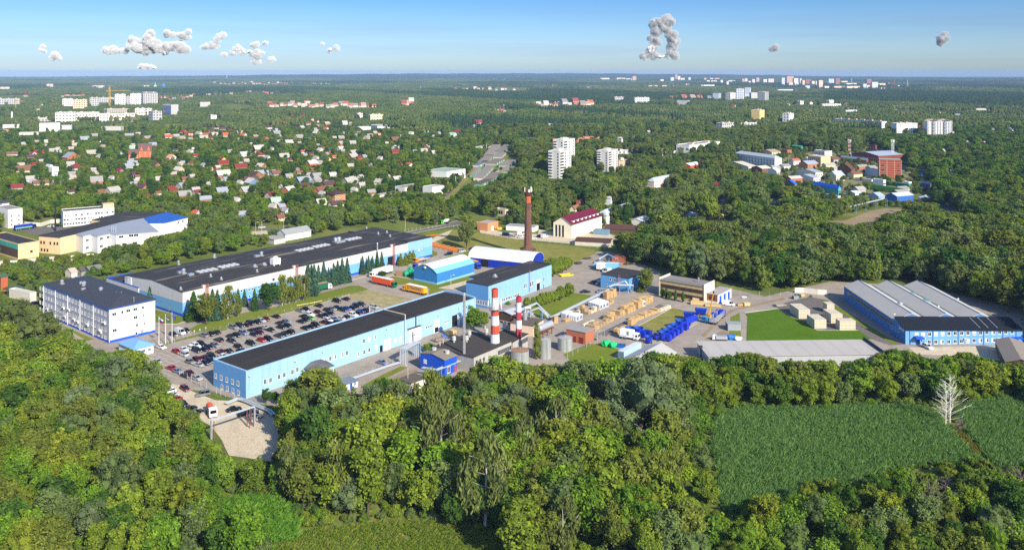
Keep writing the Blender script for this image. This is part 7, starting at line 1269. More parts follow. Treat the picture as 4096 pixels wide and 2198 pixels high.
# old brick mill quarter on the right
MILL=[('tall red brick mill block with white banded bays',1845,1845,2078,548,356,74,(158,76,52),(150,168,150),'flat',0),('long brick wing with pale blue grey roof behind the tall mill block',1565,1840,2095,395,318,62,(128,62,48),(158,168,182),'gable',3),('narrow brick wing with blue grey roof in front of the long one',1450,1715,1722,400,362,80,(132,66,52),(150,162,176),'gable',2),('square brick tower with arched windows',1738,1805,1817,300,212,76,(120,58,46),(130,140,156),'flat',0),('brown gabled brick hall',1415,1560,1600,532,455,68,(122,80,58),(104,70,56),'gable',5),('grey two storey block in the shade of the mill',1702,1838,1845,545,460,80,(176,186,196),(110,112,116),'flat',0),('beige ribbed block with a white upper storey',1112,1245,1345,425,330,58,(214,186,142),(200,196,190),'flat',0),('white cube above the beige ribbed block',1178,1285,1360,335,272,58,(232,228,218),(120,120,122),'flat',0),
        ('blue grey gabled hall in front of the beige block',1015,1110,1225,445,405,60,(176,120,84),(156,166,178),'gable',3),('pale gabled hall nearer the tall mill block',1315,1405,1495,580,525,58,(222,214,190),(170,178,186),'gable',4),('pair of grey roofed sheds in the mill yard',985,1190,1265,540,490,62,(216,212,204),(158,164,168),'gable',2),('low grey shed in front of the mill yard sheds',970,1170,1240,590,545,62,(214,216,218),(166,170,172),'gable',2),('big cream roofed market shed',200,500,590,480,430,62,(216,206,188),(206,196,176),'gable',3),('open sided shed with cream roof',530,640,735,500,450,60,(120,80,66),(206,198,182),'gable',2),('white rounded greenhouse shed',700,790,825,520,475,60,(226,226,222),(230,230,226),'gable',2.5),('white four storey barracks with grey roof',355,770,842,450,345,72,(214,216,222),(176,184,190),'hip',3),
        ('brick house with pale blue roof above the barracks',362,470,530,300,255,60,(172,96,74),(176,190,204),'hip',3),('white wall house right of the barracks',930,965,1035,430,370,55,(232,226,216),(176,96,76),'gable',2),('maroon long barn at the wood edge',970,1145,1160,240,185,78,(106,52,50),(112,60,54),'gable',2),('green shed in front of the maroon barn',945,1040,1062,245,225,75,(60,150,120),(70,160,130),'gable',1.5),('low brown sheds in the mill yard',800,900,945,290,260,60,(180,110,84),(120,100,90),'flat',0),('cream cottage roofs at the mill yard edge',620,740,830,310,280,58,(216,192,160),(170,150,130),'gable',2.5),('white stall shed row',1600,1770,1790,590,565,78,(222,220,214),(226,222,214),'flat',0),('white workshop beside the green fence',1780,1890,1908,640,570,78,(228,228,226),(236,236,234),'flat',0),
        ('long dark green walled shed',1893,2150,2160,650,612,80,(30,120,84),(222,220,214),'flat',0),('long bright green fence like shed',1740,2110,2125,720,665,80,(96,176,62),(140,144,140),'flat',0),('turquoise walled shed with bright blue roof',1168,1425,1437,720,650,80,(74,166,182),(28,92,206),'gable',2.2),('small house with vivid blue roof',870,975,1005,640,610,60,(120,110,104),(36,104,214),'gable',3),('blue grey gabled sheds below the green fence',1735,1840,1905,765,735,60,(150,170,200),(164,178,196),'gable',2.5),('blue shed with pale roof beside the dirt lot',1920,2030,2200,800,735,50,(50,100,180),(190,200,208),'gable',2),('low dark shed below the turquoise one',1240,1420,1440,780,735,78,(206,206,204),(170,174,176),'flat',0),('white sheds under trees below the turquoise one',1505,1600,1660,740,705,60,(206,212,216),(196,202,206),'gable',1.5),
        ('cream house with brown balcony right of the blue sheds',2250,2330,2402,815,760,55,(214,178,140),(186,200,208),'hip',2.5),('dark blue barn with curved roof by the lane',2260,2370,2395,650,608,75,(70,84,110),(62,84,130),'gable',1.5),('white hut right of the dark green shed',2100,2150,2180,630,590,60,(230,230,228),(236,236,236),'flat',0),('house with yellow and white roof below the wood',90,200,355,1000,975,50,(226,222,206),(232,206,96),'gable',2),('small pale house alone in the gardens',195,250,290,825,800,55,(222,206,186),(190,194,198),'hip',2.5),('tiny pale house with steep roof in the gardens',725,760,775,838,805,60,(226,220,206),(176,184,190),'gable',3)]
sheets('mill_yard',.05,ground_mat('mill_ground',(150,140,118),(128,126,84),(100,108,62),.05,.15,2,.8),'q850,330 q1000,285 q1300,280 q1560,290 q1900,280 q2110,390 q2180,500 q2350,600 q2420,640 q2380,680 q2200,720 q1700,740 q1450,740 q1200,620 q980,600 q820,520 q560,480 q780,400','concrete yard of the old mill');sheets('dirt_lot',.05,DIRT,'q1290,990 q1480,985 q1640,930 q1760,880 q1900,860 q2090,870 q2120,840 q2090,900 q1850,930 q1830,1020 q1650,1020 q1560,1060 q1460,1010');sheets('lane',.06,DIRT,'q2160,470 q2200,500 q2260,570 q2340,600 q2320,620 q2220,580 q2150,500');sheets('lane',.06,ASPD,'v430,190 v500,200 v560,235 v480,240')
sheets('pond',.07,M('pond_water',(70,116,170),.08,.1,.1,spec=.8),'q2268,450 q2295,445 q2315,500 q2310,525 q2280,525 q2265,490','narrow blue pond among reeds beyond the mill')
for lab,x0,xc,x1,yb,yt,th,wl,rf,kd,rs in MILL:
    q=bgb(lab,'q',x0,xc,x1,yb,yt,-20 if lab.startswith('tall red')else 25,wl,rf,kd,rs,name='mill_building' if 'brick' in lab or 'mill' in lab else 'shed',cat='building',along='y' if th>70 and kd=='gable' else 'x',par=.3 if kd=='flat' else .3,D=16 if xc-x0<12 else None,guard=.25)
    if lab.startswith('tall red'):b=MB();[b.box(.5,q.W-.5,-.12,-.003,q.h*k,q.h*k+.3)for k in(.12,.24,.36,.48,.6,.72,.84)];[b.box(q.W*k-.3,q.W*k+.3,-.16,-.003,.5,q.h-.5)for k in(.02,.35,.68,.98)];q.mb('pale_band',b,M('band_pale',(206,150,120),.8,.1));q.wgrid('F',q.W*.16,q.W*.16,1,(4,8.5,13),3,2.4,'grey');q.wgrid('F',q.W*.85,q.W*.85,1,(4,8.5,13),1.6,1.2,'dark')
    elif 'four storey' in lab or 'blue grey roof' in lab:strips(q,'S',14,[2+3*i for i in range(max(1,int(q.h/3.2)))],1.1,1.4,'dark' if 'barr' in lab else 'white')
    elif 'tower with' in lab:q.wgrid('S',q.D*.3,q.D*.7,2,(q.h*.72,q.h*.4),1.6,2.8)
    elif 'ribbed' in lab:strips(q,'S',7,(q.h*.5,),.8,q.h*.6,'brown')
    elif q.h>3.5:strips(q,'F',3,(q.h*.5,),1.2,1.3,'grey')
for p,top,lab in(('q1540,300','q1540,148','red and white lattice radio mast in the mill yard'),('q1985,372','q1985,152','white lattice radio mast on the tall mill block')):
    q=G(p);H=hgt(p,top);t=thing('radio_mast',lab,'radio mast',q);w_=1.1
    for k in range(8):
        z0,z1=H*k/8,H*(k+1)/8;b=MB();[b.tube((x,y,z0),(x,y,z1),.13,n=4)for x in(-w_,w_)for y in(-w_,w_)];[b.tube((-w_,s_*w_,z0),(w_,s_*w_,z1),.1,n=4)for s_ in(-1,1)];b.build('mast_section',SR if k%2 and 'red' in lab else WHITE,t)
    for a in range(4):b=MB();b.box(-.3,.3,-.2,.2,0,2.6);b.build('antenna',WHITE,t).location=(1.7*math.cos(a*1.57),1.7*math.sin(a*1.57),H-2.6)
pipeline('long pale conveyor pipe crossing the wood to the dirt lot',[('q700,1045',5),('q810,1010',5),('q1000,965',5),('q1330,895',5),('q1570,835',6),('q1890,760',7)],two=False,r=.5,sup=14)
def PX_(t):return[px(p)for p in t.split()]
MY=PX_('q850,330 q1000,285 q1560,275 q1900,280 q2110,390 q2200,480 q2380,600 q2420,660 q2300,800 q1700,790 q1450,790 q1100,740 q900,660 q640,520 q480,490 q380,330')
def inpoly_(x,y,poly):
    c=False;j=len(poly)-1
    for i in range(len(poly)):
        (xi,yi),(xj,yj)=poly[i],poly[j]
        if(yi>y)!=(yj>y)and x<(xj-xi)*(y-yi)/(yj-yi)+xi:c=not c
        j=i
    return c
# ---------------------------------------------------------------- houses in the gardens
RC={'orange':(182,94,58),'red':(146,50,48),'maroon':(128,52,46),'grey':(150,148,142),'pale grey':(170,166,156),'dark brown':(84,62,60),'brown':(124,86,66),'blue grey':(148,155,162),'dark green':(44,78,58),'white':(188,184,174),'purple':(84,62,78),'crimson':(140,30,60),'navy':(60,62,84),'pale green':(160,190,166),'blue':(40,110,190),'salmon':(220,150,120)}
WC={'white':(204,200,192),'cream':(204,186,152),'brick':(178,104,72),'wood':(150,104,64),'grey':(170,166,160),'mint':(184,216,170),'yellow':(226,190,110),'blue':(104,134,166),'red':(140,66,56)}
HS='''i 1840 855 95 orange white|i 2015 795 85 red cream|i 2095 825 60 salmon brick|i 2185 805 80 grey white|i 905 872 100 blue_grey white|i 1095 892 62 navy white|i 1030 826 80 grey grey|i 790 892 40 orange white|i 670 1008 58 pale_grey white|i 345 1030 65 red white|i 310 1070 100 purple brick|i 740 1100 190 blue_grey brick|i 200 1248 190 brown cream|i 800 1218 165 maroon white|i 1025 1372 165 grey brick|i 1310 1222 62 crimson brick|i 1470 1272 68 purple wood|i 340 1360 125 white grey|i 210 1160 80 pale_grey white|i 1220 1310 80 pale_grey white|i 1740 1330 112 pale_grey brick|i 2090 1010 78 pale_grey white|i 2150 1056 66 red white|i 1870 1095 120 salmon white|i 1440 1115 90 grey wood|i 1700 1160 95 dark_brown wood|i 1440 968 76 pale_green white|i 1955 1215 110 white cream|i 2110 1290 60 pale_grey white|i 1085 1070 100 pale_grey cream|i 2025 1320 40 brown brick
j 50 832 85 orange brick|j 270 838 95 orange white|j 470 820 72 orange white|j 605 835 66 grey brick|j 715 858 68 brown brick|j 318 762 50 dark_brown red|j 770 778 55 blue_grey white|j 840 758 40 blue_grey white|j 1135 610 60 red white|j 1222 648 58 white white|j 1295 664 36 red white|j 1182 700 70 red white|j 1272 798 78 white white|j 1270 752 40 grey white|j 1388 748 56 orange white|j 1600 802 78 blue_grey white|j 1730 822 64 blue_grey white|j 1980 815 54 salmon cream|j 1525 630 58 orange cream|j 1590 695 76 white white|j 1665 686 46 pale_grey cream|j 1440 1005 115 dark_green brick|j 1320 992 80 white white|j 1130 1010 64 orange white|j 1380 1102 112 dark_green yellow|j 1478 1070 60 orange white|j 1275 1080 68 grey white|j 1812 1062 62 blue_grey white|j 1990 1088 82 pale_grey white|j 630 998 150 white brick|j 785 980 68 grey white|j 655 1050 105 maroon white|j 735 1072 66 grey white|j 475 1058 130 white white|j 240 1094 68 red yellow|j 500 1112 68 pale_grey white|j 445 1164 112 pale_grey white|j 320 1008 62 grey white|j 660 1176 108 white wood|j 765 1248 115 blue_grey white|j 600 1298 140 dark_brown wood|j 970 1290 98 grey yellow|j 1068 1216 44 grey brick|j 1455 1280 100 white white|j 1400 1362 72 white white|j 1120 1362 175 blue_grey blue|j 545 1378 150 white blue|j 225 1296 180 white brick|j 430 1360 58 pale_grey white|j 1780 1390 92 pale_grey cream|j 1975 1356 115 pale_grey white|j 2165 1316 105 white grey|j 1205 1272 48 white white|j 95 1215 60 salmon white|j 30 1160 60 blue_grey white|j 1010 585 40 brown brick|j 850 640 40 orange cream|j 775 628 36 grey white|j 580 660 40 salmon cream
o 1320 618 130 white mint|o 1345 522 92 pale_grey white|o 815 612 140 pale_green white|o 795 668 104 pale_grey white|o 885 668 72 blue_grey brick|o 937 716 44 blue_grey white|o 215 492 145 blue_grey white|o 390 596 104 white white|o 448 752 96 blue_grey blue|o 1700 475 60 pale_grey white|o 870 790 70 brown cream
k 120 806 78 white white|k 285 788 66 pale_grey white|k 578 838 105 pale_green white|k 862 695 110 red white|k 628 805 112 maroon blue|k 432 798 58 blue_grey white|k 95 1165 92 orange white|k 15 830 50 pale_grey white|k 375 835 40 white white|k 820 722 50 blue_grey white|k 1670 712 70 white white|k 1430 835 60 grey white|k 15 640 40 brown white
n 2145 475 100 pale_grey white|n 1560 450 130 purple brick|n 1100 500 60 brown wood|n 2150 740 80 orange white|n 1870 460 40 maroon white
m 1545 568 46 orange cream|m 2162 572 56 orange cream|m 1660 590 30 pale_grey white|m 2280 594 30 pale_grey white|m 1712 798 50 white white|m 1832 742 52 red white|m 2150 762 60 grey white|m 2350 772 80 pale_grey white|m 1355 730 60 red cream|m 1602 998 56 pale_green white|m 1870 900 60 pale_grey white|m 2050 912 70 salmon white|m 1195 540 24 orange white|m 1690 1240 50 pale_green white|m 1760 605 60 blue_grey white|m 530 490 90 brown white
l 1480 500 70 red white|l 1585 505 46 orange cream|l 860 678 30 red white|l 540 785 60 pale_grey white|l 1300 1382 80 maroon wood|l 2090 490 50 pale_grey white'''
houses=[]
hi=0
for ln in HS.replace('\n','|').split('|'):
    w_=ln.split();
    if len(w_)==6:cc=w_[0];w_=w_[1:]
    elif w_[0].isalpha()and len(w_[0])==1:cc=w_[0];w_=w_[1:]
    x,y,wp,rc,wc=float(w_[0]),float(w_[1]),float(w_[2]),w_[3].replace('_',' '),w_[4];hi+=1;s_=CR[cc][2];k=ppm(f'{cc}{x},{y}');w=min(26,wp*s_/k);th=[52,38,60,30,65,47][hi%6];t=rad(th)
    Wd=w*.62/max(.5,math.cos(t))if th<50 else w*.75;Wd=max(5,min(18,Wd));Dp=max(4.5,min(13,(w-Wd*math.cos(t))/max(.4,math.sin(t))));B=G(f'{cc}{x},{y}');B.x+=(-Wd*math.cos(t)+Dp*math.sin(t))/2
    near=B.y<1000;eh=2.6+(.12*w if w>12 else 0);hp=rc in('purple','maroon')and w>11
    q=Bld('house',f'{wc} house with {rc} {"hipped" if hp else "gabled"} roof '+{'i':'in the left gardens','j':'left of the railway','o':'behind the hall','k':'near the upper railway','n':'behind the old plant','m':'on the wooded right side','l':'in the middle wood'}[cc],'house',B,W=Wd,D=Dp,h=eh,ang=th,group=None,guard=.5)
    q.walls([(0,eh,0)],[wmat(WC[wc])]);rise=min(5.5,Dp*.42)
    if hp:q.hip(rmat(RC[rc]),rise,.5)
    else:q.gable(rmat(RC[rc]),wmat(WC[wc]),rise if hi%2 else min(5.5,Wd*.38),'x' if hi%2 else 'y',.5)
    if near:
        q.wgrid('F',Wd*.25,Wd*.75,2,(1.6,),1.2,1.3);q.wgrid('S',Dp*.5,Dp*.5,1,(1.6,),1.2,1.3)
        b=MB();b.box(Wd*.6,Wd*.6+.6,Dp*.55,Dp*.55+.6,eh+.3,eh+rise+1.0);q.mb('chimney',b,M('red_brick',(150,86,66)))
q=bgb('two storey tan house with wide dark brown hipped roof behind the hall','o',1400,1490,1608,572,492,48,(190,132,76),(74,50,50),'hip',3,name='house',cat='house',over=.8,guard=.05);q.wgrid('F',1.5,q.W-1.5,4,(1.8,4.6),1.3,1.4,'white');q.wgrid('S',2,q.D-2,2,(1.8,4.6),1.2,1.4)
q=bgb('white modern cubic house in the gardens on the left','i',495,580,648,1262,1165,50,(238,236,232),(220,218,214),name='house',cat='house',guard=.1);b=MB();b.box(1,q.W*.5,q.D*.4,q.D-.5,q.h,q.h+2.4);q.mb('roof_room',b,WHITE);q.wgrid('F',2,q.W-2,3,(1.7,4.4),1.2,1.3);q.wgrid('S',2,q.D-2,3,(1.7,4.4),1.2,1.3)
GZ=PX_('i30,900 i700,860 j0,720 j500,700 j1000,640 j1700,640 j2150,850 k300,900 k500,1000 o2100,350 o1850,560 o1300,700 o900,620 o300,640 n2000,640 n900,520 n100,480')
GN=0;rg=random.Random(5)
while GN<150:
    x,y=rg.uniform(20,1800),rg.uniform(490,850)
    if not inpoly_(x,y,GZ):continue
    B=G(f'P{x},{y}');big=rg.random()<.45;W_,D_=(rg.uniform(8,13),rg.uniform(6,9))if big else(rg.uniform(4,7),rg.uniform(3.5,5));ok_=True
    for o_,ex_,ey_,w_,d_ in FOOT:
        d=B-o_
        if-14<d.dot(ex_)<w_+4 and-8<d.dot(ey_)<d_+14:ok_=False;break
    if not ok_:continue
    GN+=1;rc=rg.choice(['pale grey','grey','white','pale grey','brown','blue grey','dark brown','maroon','pale grey']);wc=rg.choice(['white','cream','wood','grey','wood','brick']);nm='house' if big else 'garden_shed'
    q=Bld(nm,f'{"small " if not big else "plain "}{wc} {nm.replace("_", " ")} with {rc} roof among fruit trees',nm.replace('_',' '),B,W=W_,D=D_,h=2.8 if big else 2.2,ang=rg.choice((30,40,50,60)),group='plain houses and sheds of the gardens',guard=.45);q.walls([(0,q.h,0)],[wmat(WC[wc])]);q.gable(rmat(RC[rc]),wmat(WC[wc]),D_*.4,'x',.4)
for i in range(22):
    x,y=rg.uniform(480,2200),rg.uniform(300,780);B=G(f'q{x},{y}')
    if not inpoly_(*px(f'q{x},{y}'),MY):continue
    if any(-9<(B-o_).dot(ex_)<w_+2 and-6<(B-o_).dot(ey_)<d_+8 for o_,ex_,ey_,w_,d_ in FOOT):continue
    rc=rg.choice(['pale grey','grey','blue grey','brown','white']);wc=rg.choice(['white','cream','brick','grey']);q=Bld('shed',f'small {wc} shed with {rc} roof in the old mill yard','shed',B,W=rg.uniform(7,14),D=rg.uniform(6,9),h=rg.uniform(2.6,4.5),ang=25,group='small sheds of the mill yard',guard=.4);q.walls([(0,q.h,0)],[wmat(WC[wc])]);q.gable(rmat(RC[rc]),wmat(WC[wc]),1.8,'x',.4)
sheets('lane',.05,ASPD,'o540,850 o760,862 o1015,880 o1015,897 o760,880 o540,868');sheets('lane',.05,SAND,'o560,900 o740,890 o750,930 o570,940')
# ---------------------------------------------------------------- far houses and the city on the horizon: small plain things
DM={}
def far_box(label,c,x0,x1,yb,yt,wall,roof=None,grid=None,name='distant_house',cat='house',group=None,gable=False,d_=1.0):
    A,B_=G(f'{c}{x0},{yb}'),G(f'{c}{x1},{yb}');W=(B_-A).length;h=max(2.5,(yb-yt)*CR[c][2]/ppm(f'{c}{x0},{yb}'));D=max(8,min(18,W*d_));b=MB()
    if gable:e=h*.55;b.box(0,W,0,D,0,e);b.extr([(0,e),(D,e),(D/2,h)],0,W,1)
    else:b.box(0,W,0,D,0,h,0,1)
    o=b.build(name,[wmat(wall,grid),rmat(roof or tuple(int(v*.8)for v in wall))]);o.location=A;o.rotation_euler=(0,0,rad(rnd.uniform(2,30)));tag(o,label,cat,group);FOOT.append((A,Vector((1,0,0)),Vector((0,1,0)),W,D));x_a,y_a=px(f'{c}{x0},{yt}');x_b,y_b=px(f'{c}{x1},{yb}');GUARD.append((x_a,x_b,y_a,y_b-.3*(y_b-y_a),A.y))
VR=[(176,92,66),(160,108,88),(184,178,170),(146,72,62),(130,128,124),(166,138,116)];VW=[(206,198,188),(200,180,156),(190,184,176),(186,132,104)]
def village(c,x0,x1,y0,y1,n,w,h,label,group):
    for i in range(n):x=x0+(x1-x0)*(i+rnd.uniform(.1,.9))/n;y=rnd.uniform(y0,y1);k=rnd.uniform(.7,1.3);r_=rnd.randrange(6);far_box(label,c,x,x+w*k,y,y-h*k,VW[rnd.randrange(4)],VR[r_],gable=True,group=group)
for a in(('j',725,1340,478,515,17,42,50,'villa in the row at the edge of the middle wood','villas at the wood edge'),('j',1360,1920,490,525,11,48,52,'villa in the right part of the wood edge row','villas at the wood edge'),('k',0,155,470,505,4,45,70,'white villa with steep roof at the pine wood','villas at the wood edge'),('k',580,1260,298,310,11,32,28,'cottage in the clearing of the far wood','cottages in the far clearing'),('k',1490,2110,470,505,13,55,62,'brick villa in the row behind the white wall','brick villas'),('i',700,960,372,384,9,26,16,'tiny house in the far row behind the white blocks','far row houses'),('i',1750,2140,370,420,15,32,28,'small house right of the white blocks','houses right of the white blocks'),('j',130,1010,235,258,26,24,22,'tiny house of the far village near the horizon','far village'),('j',1180,1520,236,246,8,20,14,'speck of a house near the horizon','far hamlet'),('j',0,380,350,385,9,30,20,'small far house behind the gardens','far garden houses'),('j',660,880,335,390,6,36,26,'small house in the clearing of the wood','clearing houses'),
          ('l',733,1255,405,414,5,60,54,'brick cottage with steep roof before the pine wood','brick cottages'),('m',1480,1560,300,306,5,18,12,'speck of a house on the far right plain','far right houses'),('i',120,660,375,545,9,40,26,'small pale house among the trees of the left town','left town houses'),('k',1010,1180,530,552,4,36,28,'small house at the meadow by the pylons','meadow houses'),('j',480,560,330,342,2,30,18,'white farm house in the far left meadow','far meadow houses')):village(*a)
for a in((197,235,155,172),(237,272,155,172),(276,325,155,172)):far_box('white block of the trio on the horizon','k',*a[:2],a[3],a[2],WH,grid=None,name='distant_block',cat='block',group='trio on the horizon')
for x0,x1,yt,yb in((490,545,175,181),(910,950,176,186),(1005,1060,180,194),(1130,1175,183,194),(690,760,176,184),(2000,2211,270,286)):far_box('flat white building far in the middle plain','k',x0,x1,yb,yt,WH,name='distant_block',cat='block')
CITY=[(5,105,172,190),(185,285,170,192),(285,345,176,192),(360,406,152,208),(345,362,172,205),(668,712,188,210),(783,828,165,213),(833,855,132,196),(858,890,150,203),(890,945,172,203),(978,1010,166,202),(1150,1180,170,207),(1182,1220,198,220),(1228,1305,200,226),(1215,1250,172,190),(1265,1325,172,190),(1335,1366,194,234),(1400,1430,210,258),(1415,1508,198,216),(1572,1600,180,224),(1605,1638,178,222),(1640,1690,205,230),(1684,1722,185,240),(1730,1772,168,228),(1808,1858,186,232),(1862,1930,180,236),(2010,2045,168,260),(2066,2146,152,246),(2146,2200,174,255),(2090,2140,225,262),(2155,2200,225,264),(480,835,252,268),(1120,1290,248,262),(950,1000,236,254),(1960,2200,298,310)]
for i,(x0,x1,yt,yb)in enumerate(CITY):far_box('tall slab of the distant city' if yb-yt>40 else 'low pale block of the distant city','l',x0,x1,yb+6,yt,[(232,224,216),(226,202,182),(214,216,224),(206,168,140)][i%4],grid=(7,6,.5,.4)if yb-yt>30 else None,name='distant_tower' if yb-yt>40 else 'distant_block',cat='city block',group='blocks of the distant city')
for i,(x0,x1,yt,yb)in enumerate([(0,25,178,250),(28,62,196,268),(62,110,255,300),(66,130,190,258),(132,172,206,290),(175,262,206,262),(210,262,196,292),(318,382,180,248),(395,446,175,262),(450,560,206,222),(510,655,230,250),(520,700,262,298),(700,740,236,292),(740,800,184,250),(742,782,250,292),(800,868,216,292),(868,965,232,262),(890,955,280,300),(975,1000,222,252),(1085,1105,252,272),(270,330,262,290),(380,500,262,292)]):far_box('tall slab of the right part of the distant city' if yb-yt>45 else 'low block of the right part of the distant city','m',x0,x1,yb+5,yt,[(230,226,226),(232,196,160),(206,214,228),(160,110,96),(236,210,180)][i%5],grid=(7,6,.5,.4)if yb-yt>40 else None,name='distant_tower' if yb-yt>45 else 'distant_block',cat='city block',group='blocks of the distant city')
for c,x,yb,yt,lab in(('m',1042,318,200,'red and white far radio mast beside the city'),('m',1190,295,195,'thin far radio mast on the right plain'),('m',572,240,182,'far mast among the city blocks'),('k',228,322,265,'thin mast in the far middle wood'),('k',368,170,145,'thin mast on the horizon'),('j',295,190,142,'thin far mast on the left horizon'),('m',1062,600,515,'lattice pylon behind the white panel block'),('m',2007,680,600,'thin pylon in the right wood'),('k',1555,500,430,'power pylon left of the brick villas'),('k',1718,500,425,'power pylon among the brick villas'),('k',2078,490,405,'power pylon right of the brick villas'),('k',1148,530,460,'power pylon at the meadow')):
    p=G(f'{c}{x},{yb}');H=hgt(f'{c}{x},{yb}',f'{c}{x},{yt}');w_=max(.5,p.y/3000);b=MB();[b.tube((x_*w_*2.2,y_*w_*2.2,0),(x_*w_*.4,y_*w_*.4,H),.16*w_,n=4)for x_ in(-1,1)for y_ in(-1,1)];[b.box(-q*w_,q*w_,-.15*w_,.15*w_,H*z,H*z+.3*w_)for q,z in(((4,.75),(3,.9))if 'pylon' in lab else((1,.5),(1,.8)))];o=b.build('pylon' if 'pylon' in lab else 'radio_mast',WHITE if 'red' not in lab else SR);o.location=p;tag(o,lab,'pylon' if 'pylon' in lab else 'mast')
p=G('i1800,292');t=thing('church','tiny church with blue dome and green spire near the horizon','church',p);H=hgt('i1800,292','i1770,215');b=MB();b.box(-12,12,0,20,0,H*.3);b.box(-50,-40,0,10,0,H*.5);b.build('wall',WHITE,t);b=MB();b.cyl(0,8,H*.3,H*.6,10,9,12);b.cyl(0,8,H*.6,H*.8,9,.5,12);b.build('dome',M('dome_blue',(60,120,200),.5),t);b=MB();b.cyl(-45,5,H*.5,H,6,.2,8);b.build('spire',M('spire_green',(110,170,150),.6),t)
# ---------------------------------------------------------------- trees: single ones, then the woods
def PX(t):return[px(p)for p in t.split()]
def mtree(sp_,base,top,colour,label,wide=1.0,name=None,group=None):
    return plant(sp_,G(base),hgt(base,top),colour,label,wide,name,group)
SPG='spruces in front of the long hall'
for t in 'b600,765,450 b690,775,412 b745,765,420 b975,590,415 b1045,622,420 b1155,668,410 b1745,510,118 b1785,470,150 b1815,480,140 b1862,440,150 b1920,425,105 b1975,400,180 b2030,390,130 b2075,375,100 b2125,365,75 b2180,355,70 c140,680,468 c205,668,465 c250,652,470 c300,632,415 c350,618,420 c400,595,388'.split():
    x,y,y2=t.split(',');mtree('spruce',f'{x},{y}',f'{x},{y2}',rnd.choice(['blue green','blue green','deep green']),'spruce in the row before the long hall wall',rnd.uniform(.9,1.15),group=SPG)
mtree('spruce','b480,775','b490,440','deep green','broad dark spruce nearest the flagpoles end of the hall',1.5);mtree('spruce','b1840,510','b1840,395','blue green','short young spruce beside the green box lorry',1.1);mtree('spruce','a1655,700','a1650,390','blue green','lone spruce between the office block and the hall',1.1)
for t in('c560,585,440','c612,580,440','c660,562,415','c700,548,405'):x,y,y2=t.split(',');mtree('spruce',f'{x},{y}',f'{x},{y2}','olive green','young green spruce at the blue end of the hall',1.6,group='young spruces at the hall end')
mtree('ball','c748,510','c748,440','yellow green','round yellow green shrub at the blue end of the hall',1.1,'round_shrub')
for b_,t_,s_,c_,l_,w_ in(('b625,822','b625,470','broad','olive green','olive broadleaf tree beside the broad dark spruce',.95),('b862,762','b850,395','birch','olive green','tall birch in the row before the hall',1.3),('b975,735','b975,530','birch','olive green','short birch beside the tall one before the hall',1.4),('b1320,665','b1320,360','broad','deep green','round deep green maple before the hall',1.15),('b1460,612','b1450,268','birch','olive green','birch in the close group before the hall',1.25),('b1540,592','b1530,300','birch','olive green','birch in the close group before the hall',1.3),('b1612,575','b1610,258','birch','olive green','birch in the close group before the hall',1.3),('b1700,555','b1705,235','birch','olive green','birch in the close group before the hall',1.25),
    ('c1285,395','c1280,95','broad','brown green','large brownish tree on the dry lawn',.8),('c1300,330','c1290,5','tall','olive green','tall tree right behind the brownish one on the dry lawn',1.2),('c350,722','c350,640','broad','deep green','small tree in front of the white box lorry',1.7),('e1340,608','e1340,335','broad','olive green','large tree by the end wall of the little blue building',.9),('e1280,600','e1280,430','spruce','olive green','thuja like tree by the pipeline end',1.6),('d1370,470','d1370,200','tall','bright green','green tree at the end of the long blue building',1.5),('d1480,450','d1480,262','broad','yellow green','yellow green tree left of the large striped smokestack',.95),('d870,705','d870,580','bush','bright green','round bush beside the silver pipe arch',1),('d1745,185','d1745,140','bush','bright green','bush between the striped smokestacks',1.3),('d2062,790','d2045,385','column','olive green','thin columnar poplar beside the zinc tank',1.3),
    ('h1560,735','h1540,560','broad','dark green','dark tree at the corner of the long blue building',.9),('h1650,720','h1640,590','broad','dark green','lower dark tree along the long blue building',1.1),('P2560,1760','P2560,1415','willow','silver green','huge silver green willow in the front wood',1.1),('P2640,1700','P2650,1450','willow','silver green','smaller silver green willow beside the huge one',1.0),('P75,1330','P75,1185','willow','brown green','brownish willow at the left edge by the office road',1.2),('P150,1430','P150,1232','willow','brown green','brownish tree covering the low corner of the office block',1.35),('P515,1560','P515,1395','broad','yellow green','yellow green tree in front of the gatehouse',1.2),('P425,1545','P430,1415','broad','bright green','green tree left of the gatehouse',1.1),
    ('P1250,1690','P1250,1463','tall','olive green','tall olive tree at the porch of the long blue building',1.5),('P1300,1700','P1320,1480','tall','olive green','second tall olive tree near the porch',1.4),('P1535,1640','P1535,1508','broad','deep green','dark tree in front of the cream shed',.9),('P1720,1690','P1735,1475','birch','olive green','drooping birch below the deep blue building',1.5),('P1940,2110','P1940,1720','birch','brown green','very large drooping birch in the middle of the front wood',1.3),('P1760,1930','P1760,1560','birch','brown green','large birch with white branches in the front wood',1.15),('P2110,1950','P2110,1660','birch','brown green','wide birch right of the very large one',1.2),('P1470,2070','P1450,1770','tall','yellow green','yellow green tree leaning over the meadow edge',1.0),('P1700,2060','P1700,1870','broad','yellow green','bright yellow green maple at the meadow edge',1.1),('P1820,2110','P1820,1965','broad','dark green','round dark tree at the meadow edge',1.1),('P3065,2120','P3065,1975','broad','golden','golden bush like tree at the near reed edge',1.2),('P1155,1760','P1150,1560','tall','yellow green','yellow green tree at the right edge of the sandy car park',1.1),('P1255,1900','P1240,1610','broad','dark green','tall dark tree right of the sandy car park',.85)):
    mtree(s_,b_,t_,c_,l_,w_)
for t in 'e240,450,250 e310,435,222 e360,412,215 e412,392,205 e460,362,210 e492,338,218 e235,400,235 e290,390,215'.split():x,y,y2=t.split(',');mtree('ball',f'{x},{y}',f'{x},{y2}','yellow green','clipped round willow in the upper clump by the yellow skip',.95,group='clipped willows, upper clump')
